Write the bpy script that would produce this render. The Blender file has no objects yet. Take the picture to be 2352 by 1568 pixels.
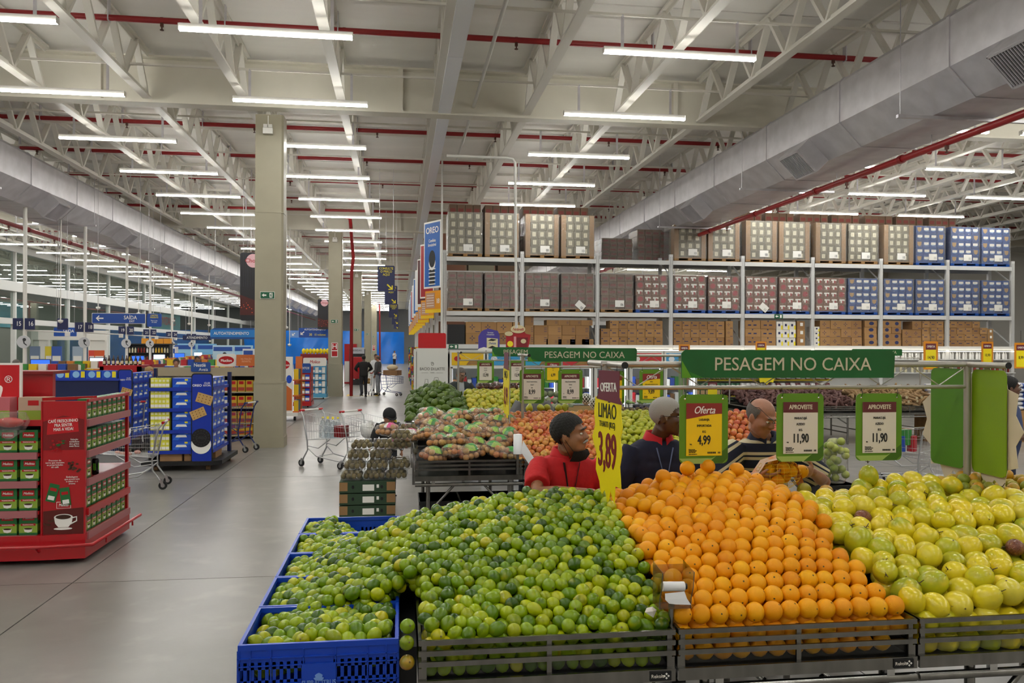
import bpy, math, random
import numpy as np
from mathutils import Matrix, Vector
# ---------------------------------------------------------------- camera, world, exposure
SC = bpy.context.scene
COL = SC.collection
rnd = random.Random(7)
YAW, ROLL = math.radians(7.8), math.radians(.22)
cd = bpy.data.cameras.new('camera')
cd.sensor_width = 36.0
cd.lens = 1884 / 2352 * 36
cd.shift_y = 13 / 2352
cd.clip_start, cd.clip_end = .05, 400
cam = bpy.data.objects.new('camera', cd)
COL.objects.link(cam)
_F = Vector((math.sin(YAW), math.cos(YAW), 0))
_R = Vector((math.cos(YAW), -math.sin(YAW), 0))
_Z = Vector((0, 0, 1))
_RR = _R * math.cos(ROLL) + _Z * math.sin(ROLL)
_UU = _Z * math.cos(ROLL) - _R * math.sin(ROLL)
cam.matrix_world = Matrix(((_RR.x, _UU.x, -_F.x, 0), (_RR.y, _UU.y, -_F.y, 0), (_RR.z, _UU.z, -_F.z, 2.15), (0, 0, 0, 1)))
SC.camera = cam
W = bpy.data.worlds.new('world')
SC.world = W
W.use_nodes = True
W.node_tree.nodes['Background'].inputs[0].default_value = (1, .98, .95, 1)
W.node_tree.nodes['Background'].inputs[1].default_value = .25
SC.view_settings.view_transform = 'Standard'
SC.view_settings.look = 'None'
SC.view_settings.gamma = 1
SC.view_settings.use_curve_mapping = False
SC.view_settings.exposure = 0.66
LAMP_STRENGTH = 38.0
PI = math.pi
# ---------------------------------------------------------------- materials
MATS = {}
def srgb(c):
    if isinstance(c, str):
        c = [int(c[i:i + 2], 16) / 255 for i in (0, 2, 4)]
    return tuple(((x + .055) / 1.055) ** 2.4 if x > .04045 else x / 12.92 for x in c) + (1,)
def mat(name, col='808080', r=.5, m=0., cols=None, by='obj', var=0., vs=8., bump=0., bs=60., emit=0., trans=0., alpha=1., coat=0., stretch=None, patch=None, spec=None, sss=0.):
    """principled material; cols: colour list picked by object / island random; var: noise darkening; patch: (colour, scale, lo, hi)"""
    if name in MATS:
        return MATS[name]
    M = bpy.data.materials.new(name)
    M.use_nodes = True
    N, L = M.node_tree.nodes, M.node_tree.links
    B = N['Principled BSDF']
    B.inputs['Roughness'].default_value = r
    B.inputs['Metallic'].default_value = m
    if spec is not None:
        B.inputs['Specular IOR Level'].default_value = spec
    if coat:
        B.inputs['Coat Weight'].default_value = coat
        B.inputs['Coat Roughness'].default_value = .15
    out = None
    tc = None
    def coords():
        nonlocal tc
        if tc is None:
            t = N.new('ShaderNodeTexCoord')
            mp = N.new('ShaderNodeMapping')
            L.new(t.outputs['Object'], mp.inputs[0])
            if stretch:
                mp.inputs['Scale'].default_value = stretch
            tc = mp.outputs[0]
        return tc
    if cols:
        rp = N.new('ShaderNodeValToRGB')
        e = rp.color_ramp.elements
        n = len(cols)
        for i, c in enumerate(cols):
            q = e[i] if i < 2 else e.new(1)
            q.color = srgb(c)
        for i, q in enumerate(list(e)):
            q.position = i / (n - 1)
        for i, c in enumerate(cols):
            e[i].color = srgb(c)
        if by == 'obj':
            o = N.new('ShaderNodeObjectInfo').outputs['Random']
        else:
            o = N.new('ShaderNodeNewGeometry').outputs['Random Per Island']
        L.new(o, rp.inputs[0])
        out = rp.outputs[0]
    def mixc(a, fac, bcol, blend='MIX'):
        x = N.new('ShaderNodeMix')
        x.data_type = 'RGBA'
        x.blend_type = blend
        if a is None:
            x.inputs[6].default_value = srgb(col)
        else:
            L.new(a, x.inputs[6])
        L.new(fac, x.inputs[0])
        if isinstance(bcol, (str, tuple, list)):
            x.inputs[7].default_value = srgb(bcol)
        else:
            L.new(bcol, x.inputs[7])
        return x.outputs[2]
    def noise(scale, det=3):
        n_ = N.new('ShaderNodeTexNoise')
        n_.inputs['Scale'].default_value = scale
        n_.inputs['Detail'].default_value = det
        L.new(coords(), n_.inputs['Vector'])
        if cols:
            n_.noise_dimensions = '4D'
            oi = N.new('ShaderNodeObjectInfo') if by == 'obj' else N.new('ShaderNodeNewGeometry')
            mu = N.new('ShaderNodeMath')
            mu.operation = 'MULTIPLY'
            mu.inputs[1].default_value = 97.
            L.new(oi.outputs['Random'] if by == 'obj' else oi.outputs['Random Per Island'], mu.inputs[0])
            L.new(mu.outputs[0], n_.inputs['W'])
        return n_.outputs['Fac']
    def rmap(o, lo, hi, a=0., b=1.):
        q = N.new('ShaderNodeMapRange')
        q.inputs[1].default_value, q.inputs[2].default_value = lo, hi
        q.inputs[3].default_value, q.inputs[4].default_value = a, b
        L.new(o, q.inputs[0])
        return q.outputs[0]
    if patch:
        for (pc, ps, lo, hi) in (patch if isinstance(patch[0], (tuple, list)) else [patch]):
            out = mixc(out, rmap(noise(ps), lo, hi), pc)
    if var:
        out = mixc(out, rmap(noise(vs, 5), .35, .7, 0, var), (0., 0., 0.), 'MIX')
    if out is not None:
        L.new(out, B.inputs['Base Color'])
    else:
        B.inputs['Base Color'].default_value = srgb(col)
    if bump:
        bn = N.new('ShaderNodeBump')
        bn.inputs['Strength'].default_value = bump
        bn.inputs['Distance'].default_value = .01
        L.new(noise(bs, 2), bn.inputs['Height'])
        L.new(bn.outputs[0], B.inputs['Normal'])
    if emit:
        B.inputs['Emission Strength'].default_value = emit
        B.inputs['Emission Color'].default_value = srgb(col)
    if trans:
        B.inputs['Transmission Weight'].default_value = trans
    if sss:
        B.inputs['Subsurface Weight'].default_value = sss
        B.inputs['Subsurface Radius'].default_value = (.02, .01, .005)
    if alpha < 1:
        B.inputs['Alpha'].default_value = alpha
    MATS[name] = M
    return M
def glassy(name, tint=(.9, .95, .95), gloss=.12, r=.02, white=0.):
    """thin clear sheet: mostly transparent with a reflective film (and a white haze for plastic film)"""
    if name in MATS:
        return MATS[name]
    M = bpy.data.materials.new(name)
    M.use_nodes = True
    N, L = M.node_tree.nodes, M.node_tree.links
    N.remove(N['Principled BSDF'])
    o = N['Material Output']
    t = N.new('ShaderNodeBsdfTransparent')
    t.inputs[0].default_value = tint + (1,)
    g = N.new('ShaderNodeBsdfGlossy')
    g.inputs['Roughness'].default_value = r
    fr = N.new('ShaderNodeLayerWeight')
    fr.inputs[0].default_value = .5
    pw = N.new('ShaderNodeMath')
    pw.operation = 'POWER'
    pw.inputs[1].default_value = 3.
    L.new(fr.outputs['Facing'], pw.inputs[0])
    ma = N.new('ShaderNodeMath')
    ma.operation = 'MULTIPLY_ADD'
    ma.use_clamp = True
    ma.inputs[1].default_value, ma.inputs[2].default_value = .2 + gloss, .02 + gloss * .15
    L.new(pw.outputs[0], ma.inputs[0])
    mx = N.new('ShaderNodeMixShader')
    L.new(ma.outputs[0], mx.inputs[0])
    L.new(t.outputs[0], mx.inputs[1])
    L.new(g.outputs[0], mx.inputs[2])
    last = mx.outputs[0]
    if white:
        d = N.new('ShaderNodeBsdfDiffuse')
        d.inputs[0].default_value = (.85, .85, .85, 1)
        m2 = N.new('ShaderNodeMixShader')
        tc = N.new('ShaderNodeTexCoord')
        nz = N.new('ShaderNodeTexNoise')
        nz.inputs['Scale'].default_value = 9
        nz.inputs['Distortion'].default_value = 2.5
        L.new(tc.outputs['Object'], nz.inputs['Vector'])
        mr = N.new('ShaderNodeMapRange')
        mr.inputs[1].default_value, mr.inputs[2].default_value = .4, .75
        mr.inputs[3].default_value, mr.inputs[4].default_value = white * .35, white * 1.6
        L.new(nz.outputs['Fac'], mr.inputs[0])
        L.new(mr.outputs[0], m2.inputs[0])
        L.new(last, m2.inputs[1])
        L.new(d.outputs[0], m2.inputs[2])
        bp = N.new('ShaderNodeBump')
        bp.inputs['Strength'].default_value = .6
        bp.inputs['Distance'].default_value = .03
        L.new(nz.outputs['Fac'], bp.inputs['Height'])
        L.new(bp.outputs[0], g.inputs['Normal'])
        last = m2.outputs[0]
    L.new(last, o.inputs[0])
    MATS[name] = M
    return M
# ---------------------------------------------------------------- mesh builder
class MB:
    def __init__(s):
        s.v, s.f, s.m, s.sm = [], [], [], []
    def add(s, vs, fs, mi=0, smooth=False):
        b = len(s.v)
        s.v.extend([tuple(p) for p in vs])
        for f in fs:
            s.f.append(tuple(b + i for i in f))
            s.m.append(mi)
            s.sm.append(smooth)
        return s
    def box(s, x0, y0, z0, x1, y1, z1, mi=0):
        return s.add([(x0, y0, z0), (x1, y0, z0), (x1, y1, z0), (x0, y1, z0), (x0, y0, z1), (x1, y0, z1), (x1, y1, z1), (x0, y1, z1)],
                     [(0, 3, 2, 1), (4, 5, 6, 7), (0, 1, 5, 4), (1, 2, 6, 5), (2, 3, 7, 6), (3, 0, 4, 7)], mi)
    def cbox(s, c, d, mi=0, M=None):
        x, y, z = d[0] / 2, d[1] / 2, d[2] / 2
        vs = [Vector((a, b, e)) for e in (-z, z) for a, b in ((-x, -y), (x, -y), (x, y), (-x, y))]
        vs = [(M @ p if M else p) + Vector(c) for p in vs]
        return s.add(vs, [(0, 3, 2, 1), (4, 5, 6, 7), (0, 1, 5, 4), (1, 2, 6, 5), (2, 3, 7, 6), (3, 0, 4, 7)], mi)
    def bar(s, p, q, w, h, mi=0, up=(0, 0, 1)):
        p, q = Vector(p), Vector(q)
        d = (q - p).normalized()
        u = Vector(up)
        if abs(d.dot(u)) > .99:
            u = Vector((0, 1, 0))
        a = d.cross(u).normalized() * (w / 2)
        b = a.cross(d).normalized() * (h / 2)
        vs = [p - a - b, p + a - b, p + a + b, p - a + b, q - a - b, q + a - b, q + a + b, q - a + b]
        return s.add(vs, [(0, 3, 2, 1), (4, 5, 6, 7), (0, 1, 5, 4), (1, 2, 6, 5), (2, 3, 7, 6), (3, 0, 4, 7)], mi)
    def tube(s, pts, r, n=8, mi=0, cap=True, closed=False):
        pts = [Vector(p) for p in pts]
        rs = r if isinstance(r, (list, tuple)) else [r] * len(pts)
        k = len(pts)
        vs = []
        prev = None
        for i, p in enumerate(pts):
            if closed:
                d = (pts[(i + 1) % k] - pts[i - 1]).normalized()
            else:
                d = (pts[min(i + 1, k - 1)] - pts[max(i - 1, 0)]).normalized()
            if prev is None:
                u = Vector((0, 0, 1)) if abs(d.z) < .9 else Vector((1, 0, 0))
                a = d.cross(u).normalized()
            else:
                a = (prev - d * prev.dot(d)).normalized()
            prev = a
            b = d.cross(a)
            for j in range(n):
                t = 2 * PI * j / n
                vs.append(p + (a * math.cos(t) + b * math.sin(t)) * rs[i])
        fs = []
        for i in range(k if closed else k - 1):
            for j in range(n):
                i2 = (i + 1) % k
                fs.append((i * n + j, i * n + (j + 1) % n, i2 * n + (j + 1) % n, i2 * n + j))
        s.add(vs, fs, mi, n > 5)
        if cap and not closed:
            s.add(vs[:n], [tuple(range(n - 1, -1, -1))], mi)
            s.add(vs[-n:], [tuple(range(n))], mi)
        return s
    def lathe(s, prof, n=16, c=(0, 0, 0), mi=0, smooth=True, M=None):
        vs = []
        for r, z in prof:
            for j in range(n):
                t = 2 * PI * j / n
                p = Vector((r * math.cos(t), r * math.sin(t), z))
                vs.append((M @ p if M else p) + Vector(c))
        fs = [(i * n + j, i * n + (j + 1) % n, (i + 1) * n + (j + 1) % n, (i + 1) * n + j) for i in range(len(prof) - 1) for j in range(n)]
        s.add(vs, fs, mi, smooth)
        if prof[0][0] > 1e-4:
            s.add(vs[:n], [tuple(range(n - 1, -1, -1))], mi)
        if prof[-1][0] > 1e-4:
            s.add(vs[-n:], [tuple(range(n))], mi)
        return s
    def ell(s, c, r, n=16, k=10, mi=0, M=None, smooth=True):
        prof = [(math.sin(PI * i / k), -math.cos(PI * i / k)) for i in range(k + 1)]
        vs = []
        for a, z in prof[1:-1]:
            for j in range(n):
                t = 2 * PI * j / n
                vs.append(Vector((a * math.cos(t) * r[0], a * math.sin(t) * r[1], z * r[2])))
        vs += [Vector((0, 0, -r[2])), Vector((0, 0, r[2]))]
        vs = [(M @ p if M else p) + Vector(c) for p in vs]
        R_ = k - 1
        fs = [(i * n + j, i * n + (j + 1) % n, (i + 1) * n + (j + 1) % n, (i + 1) * n + j) for i in range(R_ - 1) for j in range(n)]
        fs += [(len(vs) - 2, (j + 1) % n, j) for j in range(n)]
        fs += [(len(vs) - 1, (R_ - 1) * n + j, (R_ - 1) * n + (j + 1) % n) for j in range(n)]
        return s.add(vs, fs, mi, smooth)
    def prism(s, poly, d, mi=0, plane='xz', off=0.):
        """extrude a 2D polygon; plane xz: front face at y=off, back at off+d; xy: z; yz: x"""
        n = len(poly)
        def P(a, b, t):
            return (a, t, b) if plane == 'xz' else ((a, b, t) if plane == 'xy' else (t, a, b))
        vs = [P(a, b, off) for a, b in poly] + [P(a, b, off + d) for a, b in poly]
        fs = [tuple(range(n)), tuple(range(2 * n - 1, n - 1, -1))] + [(i, i + n, (i + 1) % n + n, (i + 1) % n) for i in range(n)]
        return s.add(vs, fs, mi)
    def loft(s, rings, mi=0, cap=True, smooth=True):
        n = len(rings[0])
        vs = [p for r in rings for p in r]
        fs = [(i * n + j, i * n + (j + 1) % n, (i + 1) * n + (j + 1) % n, (i + 1) * n + j) for i in range(len(rings) - 1) for j in range(n)]
        s.add(vs, fs, mi, smooth)
        if cap:
            s.add(rings[0], [tuple(range(n - 1, -1, -1))], mi)
            s.add(rings[-1], [tuple(range(n))], mi)
        return s
    def mesh(s, name, *mats):
        me = bpy.data.meshes.new(name)
        me.from_pydata(s.v, [], s.f)
        for m in mats:
            me.materials.append(m)
        if any(s.m):
            me.polygons.foreach_set('material_index', s.m)
        if any(s.sm):
            me.polygons.foreach_set('use_smooth', s.sm)
        me.update()
        return me
def rrect(w, h, r, n=4, cx=0., cz=0.):
    p = []
    for sx, sz, a0 in ((1, -1, -PI / 2), (1, 1, 0), (-1, 1, PI / 2), (-1, -1, PI)):
        for i in range(n + 1):
            t = a0 + PI / 2 * i / n
            p.append((cx + sx * (w / 2 - r) + r * math.cos(t), cz + sz * (h / 2 - r) + r * math.sin(t)))
    return p
def disc(r, n=16, cx=0., cz=0., rz=None):
    return [(cx + r * math.cos(2 * PI * i / n), cz + (rz or r) * math.sin(2 * PI * i / n)) for i in range(n)]
# ---------------------------------------------------------------- objects
def O(name, me, par=None, loc=(0, 0, 0), rot=(0, 0, 0), sc=None, **kw):
    o = bpy.data.objects.new(name, me)
    COL.objects.link(o)
    if par is not None:
        o.parent = par
    o.location = loc
    o.rotation_euler = rot
    if sc:
        o.scale = sc if isinstance(sc, (tuple, list)) else (sc, sc, sc)
    for k, v in kw.items():
        o[k] = v
    return o
def T(name, label, cat, loc=(0, 0, 0), rz=0., group=None, me=None, rot=None, sc=None):
    o = O(name, me, None, loc, rot or (0, 0, rz), sc)
    o['label'], o['category'] = label, cat
    if group:
        o['group'] = group
    return o
def S(name, me, loc=(0, 0, 0), rot=(0, 0, 0), par=None):
    o = O(name, me, par, loc, rot)
    if par is None:
        o['kind'] = 'structure'
    return o
def dup(root, loc, rz=None, label=None, group=None, rot=None):
    r = root.copy()
    COL.objects.link(r)
    r.location = loc
    if rz is not None:
        r.rotation_euler = (0, 0, rz)
    if rot is not None:
        r.rotation_euler = rot
    if label:
        r['label'] = label
    if group:
        r['group'] = group
    for ch in list(root.children):
        c = ch.copy()
        COL.objects.link(c)
        c.parent = r
        for g in list(ch.children):
            d = g.copy()
            COL.objects.link(d)
            d.parent = c
    return r
_txt = {}
def text(s, size, m, align='CENTER', sx=1., bold=0., shear=0., ext=.0015):
    """flat raised lettering as a mesh in local X/Z, facing -Y, baseline centred on z=0"""
    key = (s, size, m.name, align, sx, bold, shear)
    if key in _txt:
        return _txt[key]
    cu = bpy.data.curves.new('lettering', 'FONT')
    cu.body = s
    cu.size = size
    cu.align_x = align
    cu.align_y = 'CENTER'
    cu.shear = shear
    cu.extrude = ext
    cu.resolution_u = 3
    cu.space_line = .95
    o = bpy.data.objects.new('lettering', cu)
    me = bpy.data.meshes.new_from_object(o)
    bpy.data.objects.remove(o)
    bpy.data.curves.remove(cu)
    n = len(me.vertices)
    co = np.empty(n * 3)
    me.vertices.foreach_get('co', co)
    co = co.reshape(-1, 3)
    co = np.stack([co[:, 0] * sx, -co[:, 2], co[:, 1]], 1)
    me.vertices.foreach_set('co', co.ravel())
    if bold:
        q, t_ = MB(), bold * size * .7
        for dx, dz, dy in ((-t_, 0, 0), (t_, 0, .0004), (0, t_, .0008), (0, -t_, .0012)):
            q.add([(v.co.x + dx, v.co.y + dy, v.co.z + dz) for v in me.vertices], [tuple(p.vertices) for p in me.polygons])
        bpy.data.meshes.remove(me)
        me = q.mesh('lettering')
    me.materials.clear()
    me.materials.append(m)
    me.update()
    _txt[key] = me
    return me
def TXT(par, s, x, y, z, size, m, rot=(0, 0, 0), name='lettering', **k):
    return O(name, text(s, size, m, **k), par, (x, y, z), rot)
_ORD = 'first second third fourth fifth sixth seventh eighth ninth tenth eleventh twelfth thirteenth fourteenth fifteenth sixteenth seventeenth eighteenth nineteenth twentieth'.split()
def ordw(i):
    if i < 20:
        return _ORD[i]
    return ('twenty-' if i < 29 else 'thirty-') + _ORD[(i + 1) % 10 - 1] if (i + 1) % 10 else 'thirtieth'
def remesh(mb, vox, smooth=3, name='body', mats=(), fac=.5):
    """fuse overlapping shapes into one continuous skin"""
    me = mb.mesh(name)
    o = bpy.data.objects.new(name, me)
    COL.objects.link(o)
    r = o.modifiers.new('r', 'REMESH')
    r.mode = 'VOXEL'
    r.voxel_size = vox
    r.use_smooth_shade = True
    if smooth:
        q = o.modifiers.new('s', 'SMOOTH')
        q.iterations = smooth
        q.factor = fac
    dg = bpy.context.evaluated_depsgraph_get()
    out = bpy.data.meshes.new_from_object(o.evaluated_get(dg))
    bpy.data.objects.remove(o)
    bpy.data.meshes.remove(me)
    out.materials.clear()
    for m in mats:
        out.materials.append(m)
    out.polygons.foreach_set('use_smooth', [True] * len(out.polygons))
    return out
# common materials
m_white = mat('white_paint', 'e4e1da', .45)
m_steel = mat('stainless_steel', '9c9a96', .24, 1., var=.3, vs=14, stretch=(1, 1, .2))
m_chrome = mat('bright_chrome', 'd5d5d5', .18, 1.)
m_galv = mat('galvanised_sheet', 'cfccd0', .38, .45, var=.18, vs=3)
m_black = mat('black_plastic', '141416', .45)
m_dark = mat('dark_grey', '303032', .5)
m_rubber = mat('black_rubber', '1b1b1c', .7)
m_txtw = mat('print_white', 'f2f0ea', .5)
m_txtb = mat('print_black', '18181a', .5)
m_cream = mat('print_cream', 'd8cfb8', .5)
m_yel = mat('print_yellow', 'f0dc1e', .45)
m_red = mat('red_enamel', 'b5121b', .28)
m_pipe = mat('red_pipe_paint', '8e1418', .4)
m_card = mat('brown_cardboard', 'a07850', .85, cols=['93704c', 'a98058', 'b08a62', '9a7650'], var=.15, vs=6)
m_maroon = mat('maroon_print', '6d2a32', .5)
m_paper = mat('white_paper', 'ddd6cc', .6)
# ================================================================ structure: floor, walls, ceiling
m_floor = mat('polished_concrete', '86837e', .3, var=.20, vs=1.3, bump=.02, bs=30, patch=[('797670', .55, .45, .75), ('9a9790', 2.3, .55, .8)], spec=.6)
m_joint = mat('joint_filler', '3c3a38', .8)
m_deck = mat('roof_panel_white', 'efece5', .75, var=.10, vs=1.2, bump=.25, bs=7, stretch=(.25, 1, 1))
m_beam = mat('cream_steel_paint', 'd6d1c2', .5, var=.05, vs=2)
m_joist = mat('white_steel_paint', 'dcd8ce', .5)
m_col = mat('column_paint', 'a19a84', .45, var=.06, vs=3)
m_wall = mat('grey_wall_panel', '8f8f8d', .7)
XL, XR, YB, YF, ZR = -20., 34., 118., -8., 8.15
fl = S('floor', MB().box(XL - 14, YF, -.2, XR, YB, -.02).mesh('floor', m_joint))
fl['kind'] = 'structure'
sx = [-34., -20.9, -14.9, -8.92, -2.93, 3.05, 9.05, 15.05, 21., 27., 34.]
sy = [-8., 1.9, 7.9, 13.9, 19.9, 25.9, 31.9, 43.9, 55.9, 67.9, 79.9, 91.9, 118.]
g = .006
for i in range(len(sx) - 1):
    for j in range(len(sy) - 1):
        w, d = sx[i + 1] - sx[i] - 2 * g, sy[j + 1] - sy[j] - 2 * g
        O('floor_slab', MB().box(0, 0, -.02, w, d, 0).mesh('slab', m_floor), fl, (sx[i] + g, sy[j] + g, 0))
# yellow floor marking near the second column
mk = MB()
mk.box(-2.3, 36.2, .0005, -.9, 36.36, .003)
mk.box(-2.3, 36.36, .0005, -2.14, 37.6, .003)
mk.box(-1.06, 36.36, .0005, -.9, 37.6, .003)
T('floor_marking', 'yellow painted box marking on the floor beside the second column', 'floor marking', me=mk.mesh('mark', mat('floor_yellow', 'd9b51c', .5)))
S('wall_back', MB().box(XL - 14, YB, 0, XR, YB + .2, 9).mesh('w', m_wall))
S('wall_right', MB().box(XR, YF, 0, XR + .2, YB, 9).mesh('w', mat('light_wall', 'b9b6ae', .7)))
S('wall_front', MB().box(XL - 14, YF - .2, 0, XR, YF, 9).mesh('w', mat('light_wall', 'b9b6ae', .7)))
S('wall_left', MB().box(XL - 14.2, YF, 0, XL - 14, YB, 9).mesh('w', mat('lobby_wall', 'a4a89e', .7)))
# ceiling deck: long roof sheets running across the store
rf = S('roof_truss', None)
ce = S('ceiling', MB().box(XL - 14, YF, ZR + .06, XR, YB, ZR + .12).mesh('deck', m_dark))
yy = YF
k = 0
while yy < YB:
    d = 2.2 if yy < 60 else 9.
    dz = .012 * (k % 2)
    O('roof_sheet', MB().box(XL - 14, yy + .015, ZR + dz, XR, yy + d - .015, ZR + .05 + dz).mesh('sheet', m_deck), ce)
    yy += d
    k += 1
# main plate girders across the store
BEAMS = [-.5, 17.55, 35.6, 53.6, 71.7, 89.7, 107.8]
for i, y in enumerate(BEAMS):
    b = MB()
    b.box(XL - 14, y - .012, 7.1, XR, y + .012, 7.98)
    b.box(XL - 14, y - .17, 7.06, XR, y + .17, 7.1)
    b.box(XL - 14, y - .17, 7.98, XR, y + .17, 8.02)
    if i < 3:
        for x in range(-30, 34, 6):
            b.box(x - .05, y - .15, 7.1, x + .05, y + .15, 7.98)
    O('girder', b.mesh('girder', m_beam), rf)
# open web joists running into the depth
JX = [-1.19 + 1.93 * k for k in range(-16, 18)]
ZB, ZT = 7.16, 8.08
L18 = 18.05
bc = MB().box(-.085, .2, ZB - .04, .085, L18 - .2, ZB).box(-.012, .2, ZB, .012, L18 - .2, ZB + .09).mesh('chord', m_joist)
tcm = MB().box(-.075, .2, ZT - .04, .075, L18 - .2, ZT).box(-.012, .2, ZT - .12, .012, L18 - .2, ZT - .04).mesh('chord', m_joist)
nw = 13
pitch = (L18 - .6) / nw
dgm = []
for s in (1, -1):
    a = MB().bar((0, -s * pitch / 4, ZB), (0, s * pitch / 4, ZT - .04), .06, .12, up=(1, 0, 0)).mesh('web_bar', m_joist)
    dgm.append(a)
wb = MB()
for k in range(nw):
    for s, off in ((1, .25), (-1, .75)):
        c = .3 + (k + off) * pitch
        wb.bar((0, c - s * pitch / 4, ZB), (0, c + s * pitch / 4, ZT - .04), .06, .12, up=(1, 0, 0))
wbm = wb.mesh('web', m_joist)
for bi in range(len(BEAMS) - 1):
    y0 = BEAMS[bi]
    for x in JX:
        # only what the view can hold
        if bi == 0 and not (-9 < x < 13):
            continue
        if bi == 1 and not (-21 < x < 28):
            continue
        if bi > 1 and x > 30:
            continue
        j = O('roof_joist', None, rf, (x, y0, 0))
        O('bottom_chord', bc, j)
        O('top_chord', tcm, j)
        near = bi == 0 or (bi == 1 and -12 < x < 16)
        if near:
            for k in range(nw):
                for q, (s, off) in enumerate(((1, .25), (-1, .75))):
                    c = .3 + (k + off) * pitch
                    if bi == 0 and c + y0 < 5:
                        continue
                    O('web_bar', dgm[q], j, (0, c, 0))
        else:
            O('web_bars', wbm, j)['kind'] = 'stuff'
# thin purlins across (two per bay)
for y in (6.3, 12.1, 22.2, 26.8, 31., 40., 46., 58., 64.):
    O('purlin', MB().box(XL - 14, y - .04, 7.78, XR, y + .04, 7.86).mesh('p', m_joist), rf)
# columns
CY = [18.15, 36.2, 54.2, 72.2, 90.3]
for i, y in enumerate(CY):
    c = T('column', ['nearest square taupe column with exit sign beside the biscuit island', 'second taupe column with red hydrant sign and pipe', 'third taupe column down the aisle', 'fourth taupe column down the aisle', 'farthest taupe column before the blue tarpaulin'][i], 'column', (-2.75, y, 0))
    c['kind'] = 'structure'
    O('shaft', MB().prism([(-.29, -.22), (.25, -.22), (.29, -.18), (.29, .26), (-.29, .26)], 6.4, 0, 'xy', .66).mesh('shaft', m_col), c)
    O('base_jacket', MB().prism([(-.305, -.235), (.305, -.235), (.305, .275), (-.305, .275)], 1.36, 0, 'xy', 0.).box(-.32, -.25, 0, .32, .29, .22).mesh('jk', m_col), c)
    O('jacket_trim', MB().box(-.312, -.243, 1.36, .312, .283, 1.40).box(-.312, -.243, .22, .312, .283, .245).mesh('tr', m_col), c)
    O('seam_band', MB().box(-.295, -.226, 4.98, .295, .266, 5.0).mesh('sb', m_col), c)
    em = O('emergency_light', MB().box(-.1, -.06, -.09, .1, .04, .03).mesh('el', m_white), c, (-.02, -.28, 6.72))
    O('lamp_head', MB().cbox((-.05, -.03, .07), (.08, .07, .07)).cbox((.05, -.03, .07), (.08, .07, .07)).box(-.01, 0, .1, .01, .02, .3).mesh('lh', m_white), em)
    ex = O('exit_sign', MB().prism(rrect(.3, .15, .008), .012).mesh('ex', m_txtw), c, (-.03, -.235, 3.23))
    g_ = MB().prism(rrect(.285, .135, .006), .004, 0, 'xz', -.003)
    g_.prism([(-.115, 0), (-.07, .035), (-.07, .015), (-.02, .015), (-.02, -.015), (-.07, -.015), (-.07, -.035)], .002, 1, 'xz', -.006)
    g_.prism(rrect(.06, .1, .004, 1, .075, 0), .002, 1, 'xz', -.006)
    g_.prism(disc(.011, 8, .08, .03), .002, 0, 'xz', -.008)
    g_.prism([(.062, .018), (.09, .012), (.085, -.012), (.1, -.04), (.088, -.042), (.074, -.016), (.06, -.04), (.052, -.034), (.068, -.008), (.066, .006), (.056, -.002), (.052, .004)], .002, 0, 'xz', -.008)
    O('exit_pictogram', g_.mesh('pg', mat('exit_green', '0c5a3a', .5), m_txtw), ex)
    if i == 1 or i == 4:
        hs = O('hydrant_sign', MB().prism(rrect(.27, .62, .01), .012).mesh('hs', m_txtw), c, (-.02, -.24, 2.0))
        O('hydrant_print', MB().prism(rrect(.23, .3, .01, 2, 0, .14), .003, 0, 'xz', -.003).prism(rrect(.23, .22, .01, 2, 0, -.16), .003, 0, 'xz', -.003).mesh('hp', m_red), hs)
        TXT(hs, 'H', 0, -.005, .14, .3, m_txtw, bold=.02)
# red riser pipe and hydrant cabinet by the second column
p = MB()
p.tube([(-2.3, 34.4, 7.5), (-2.05, 34.4, 7.45), (-2.05, 35.0, 7.2), (-2.05, 36.0, 6.6), (-2.0, 36.1, 6.0), (-2.08, 36.3, 5.4), (-2.08, 36.3, 0)], .075, 10)
T('riser_pipe', 'red fire riser pipe running down beside the second column', 'pipe', me=p.mesh('riser', m_pipe))
p = MB().tube([(-2.2, 90.5, 7.3), (-2.1, 90.5, 0)], .09, 8)
T('riser_pipe', 'red fire riser pipe beside the farthest column', 'pipe', me=p.mesh('riser', m_pipe))
h = T('hydrant_cabinet', 'red fire hose cabinet fixed beside the second column', 'cabinet', (-1.99, 36.2, .75))
O('case', MB().box(0, 0, 0, .5, .25, .95).mesh('hc', m_red), h)
O('door', MB().box(.02, -.02, .03, .48, 0, .92).box(.2, -.025, .55, .3, -.02, .7, 1).mesh('hd', m_red, m_txtw), h)
# sprinkler pipes across the store
SP = [6.6, 10.6, 14.9, 21.7, 25.1, 28.6, 32.1, 34.6, 39.5, 43.4, 47.4, 51., 57., 61., 65., 69., 76., 83., 95.]
hm = MB().cbox((0, 0, 0), (.05, .05, .16)).cbox((0, 0, -.1), (.02, .02, .06)).lathe([(.035, -.14), (.035, -.13)], 8).mesh('sprinkler_head', mat('sprinkler_bronze', '5a3a30', .5, .5))
for i, y in enumerate(SP):
    t = T('sprinkler_pipe', 'red sprinkler pipe across the ceiling, %s line from the front' % ordw(i), 'pipe', (0, y, 7.78), group='red sprinkler pipes under the roof')
    O('pipe_run', MB().tube([(XL + .2, 0, 0), (XR - .2, 0, 0)], .055, 8).mesh('pr', m_pipe), t)
    if i < 7:
        for x in [-13.4 + 3.1 * k for k in range(12)]:
            O('sprinkler_head', hm, t, (x + .4 * (i % 2), 0, -.03))
        cl = MB()
        for x in [-12.7 + 1.93 * k for k in range(20)]:
            cl.box(x, -.06, -.06, x + .02, .06, .32)
        O('clamps', cl.mesh('cl', m_galv), t)['kind'] = 'stuff'
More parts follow.
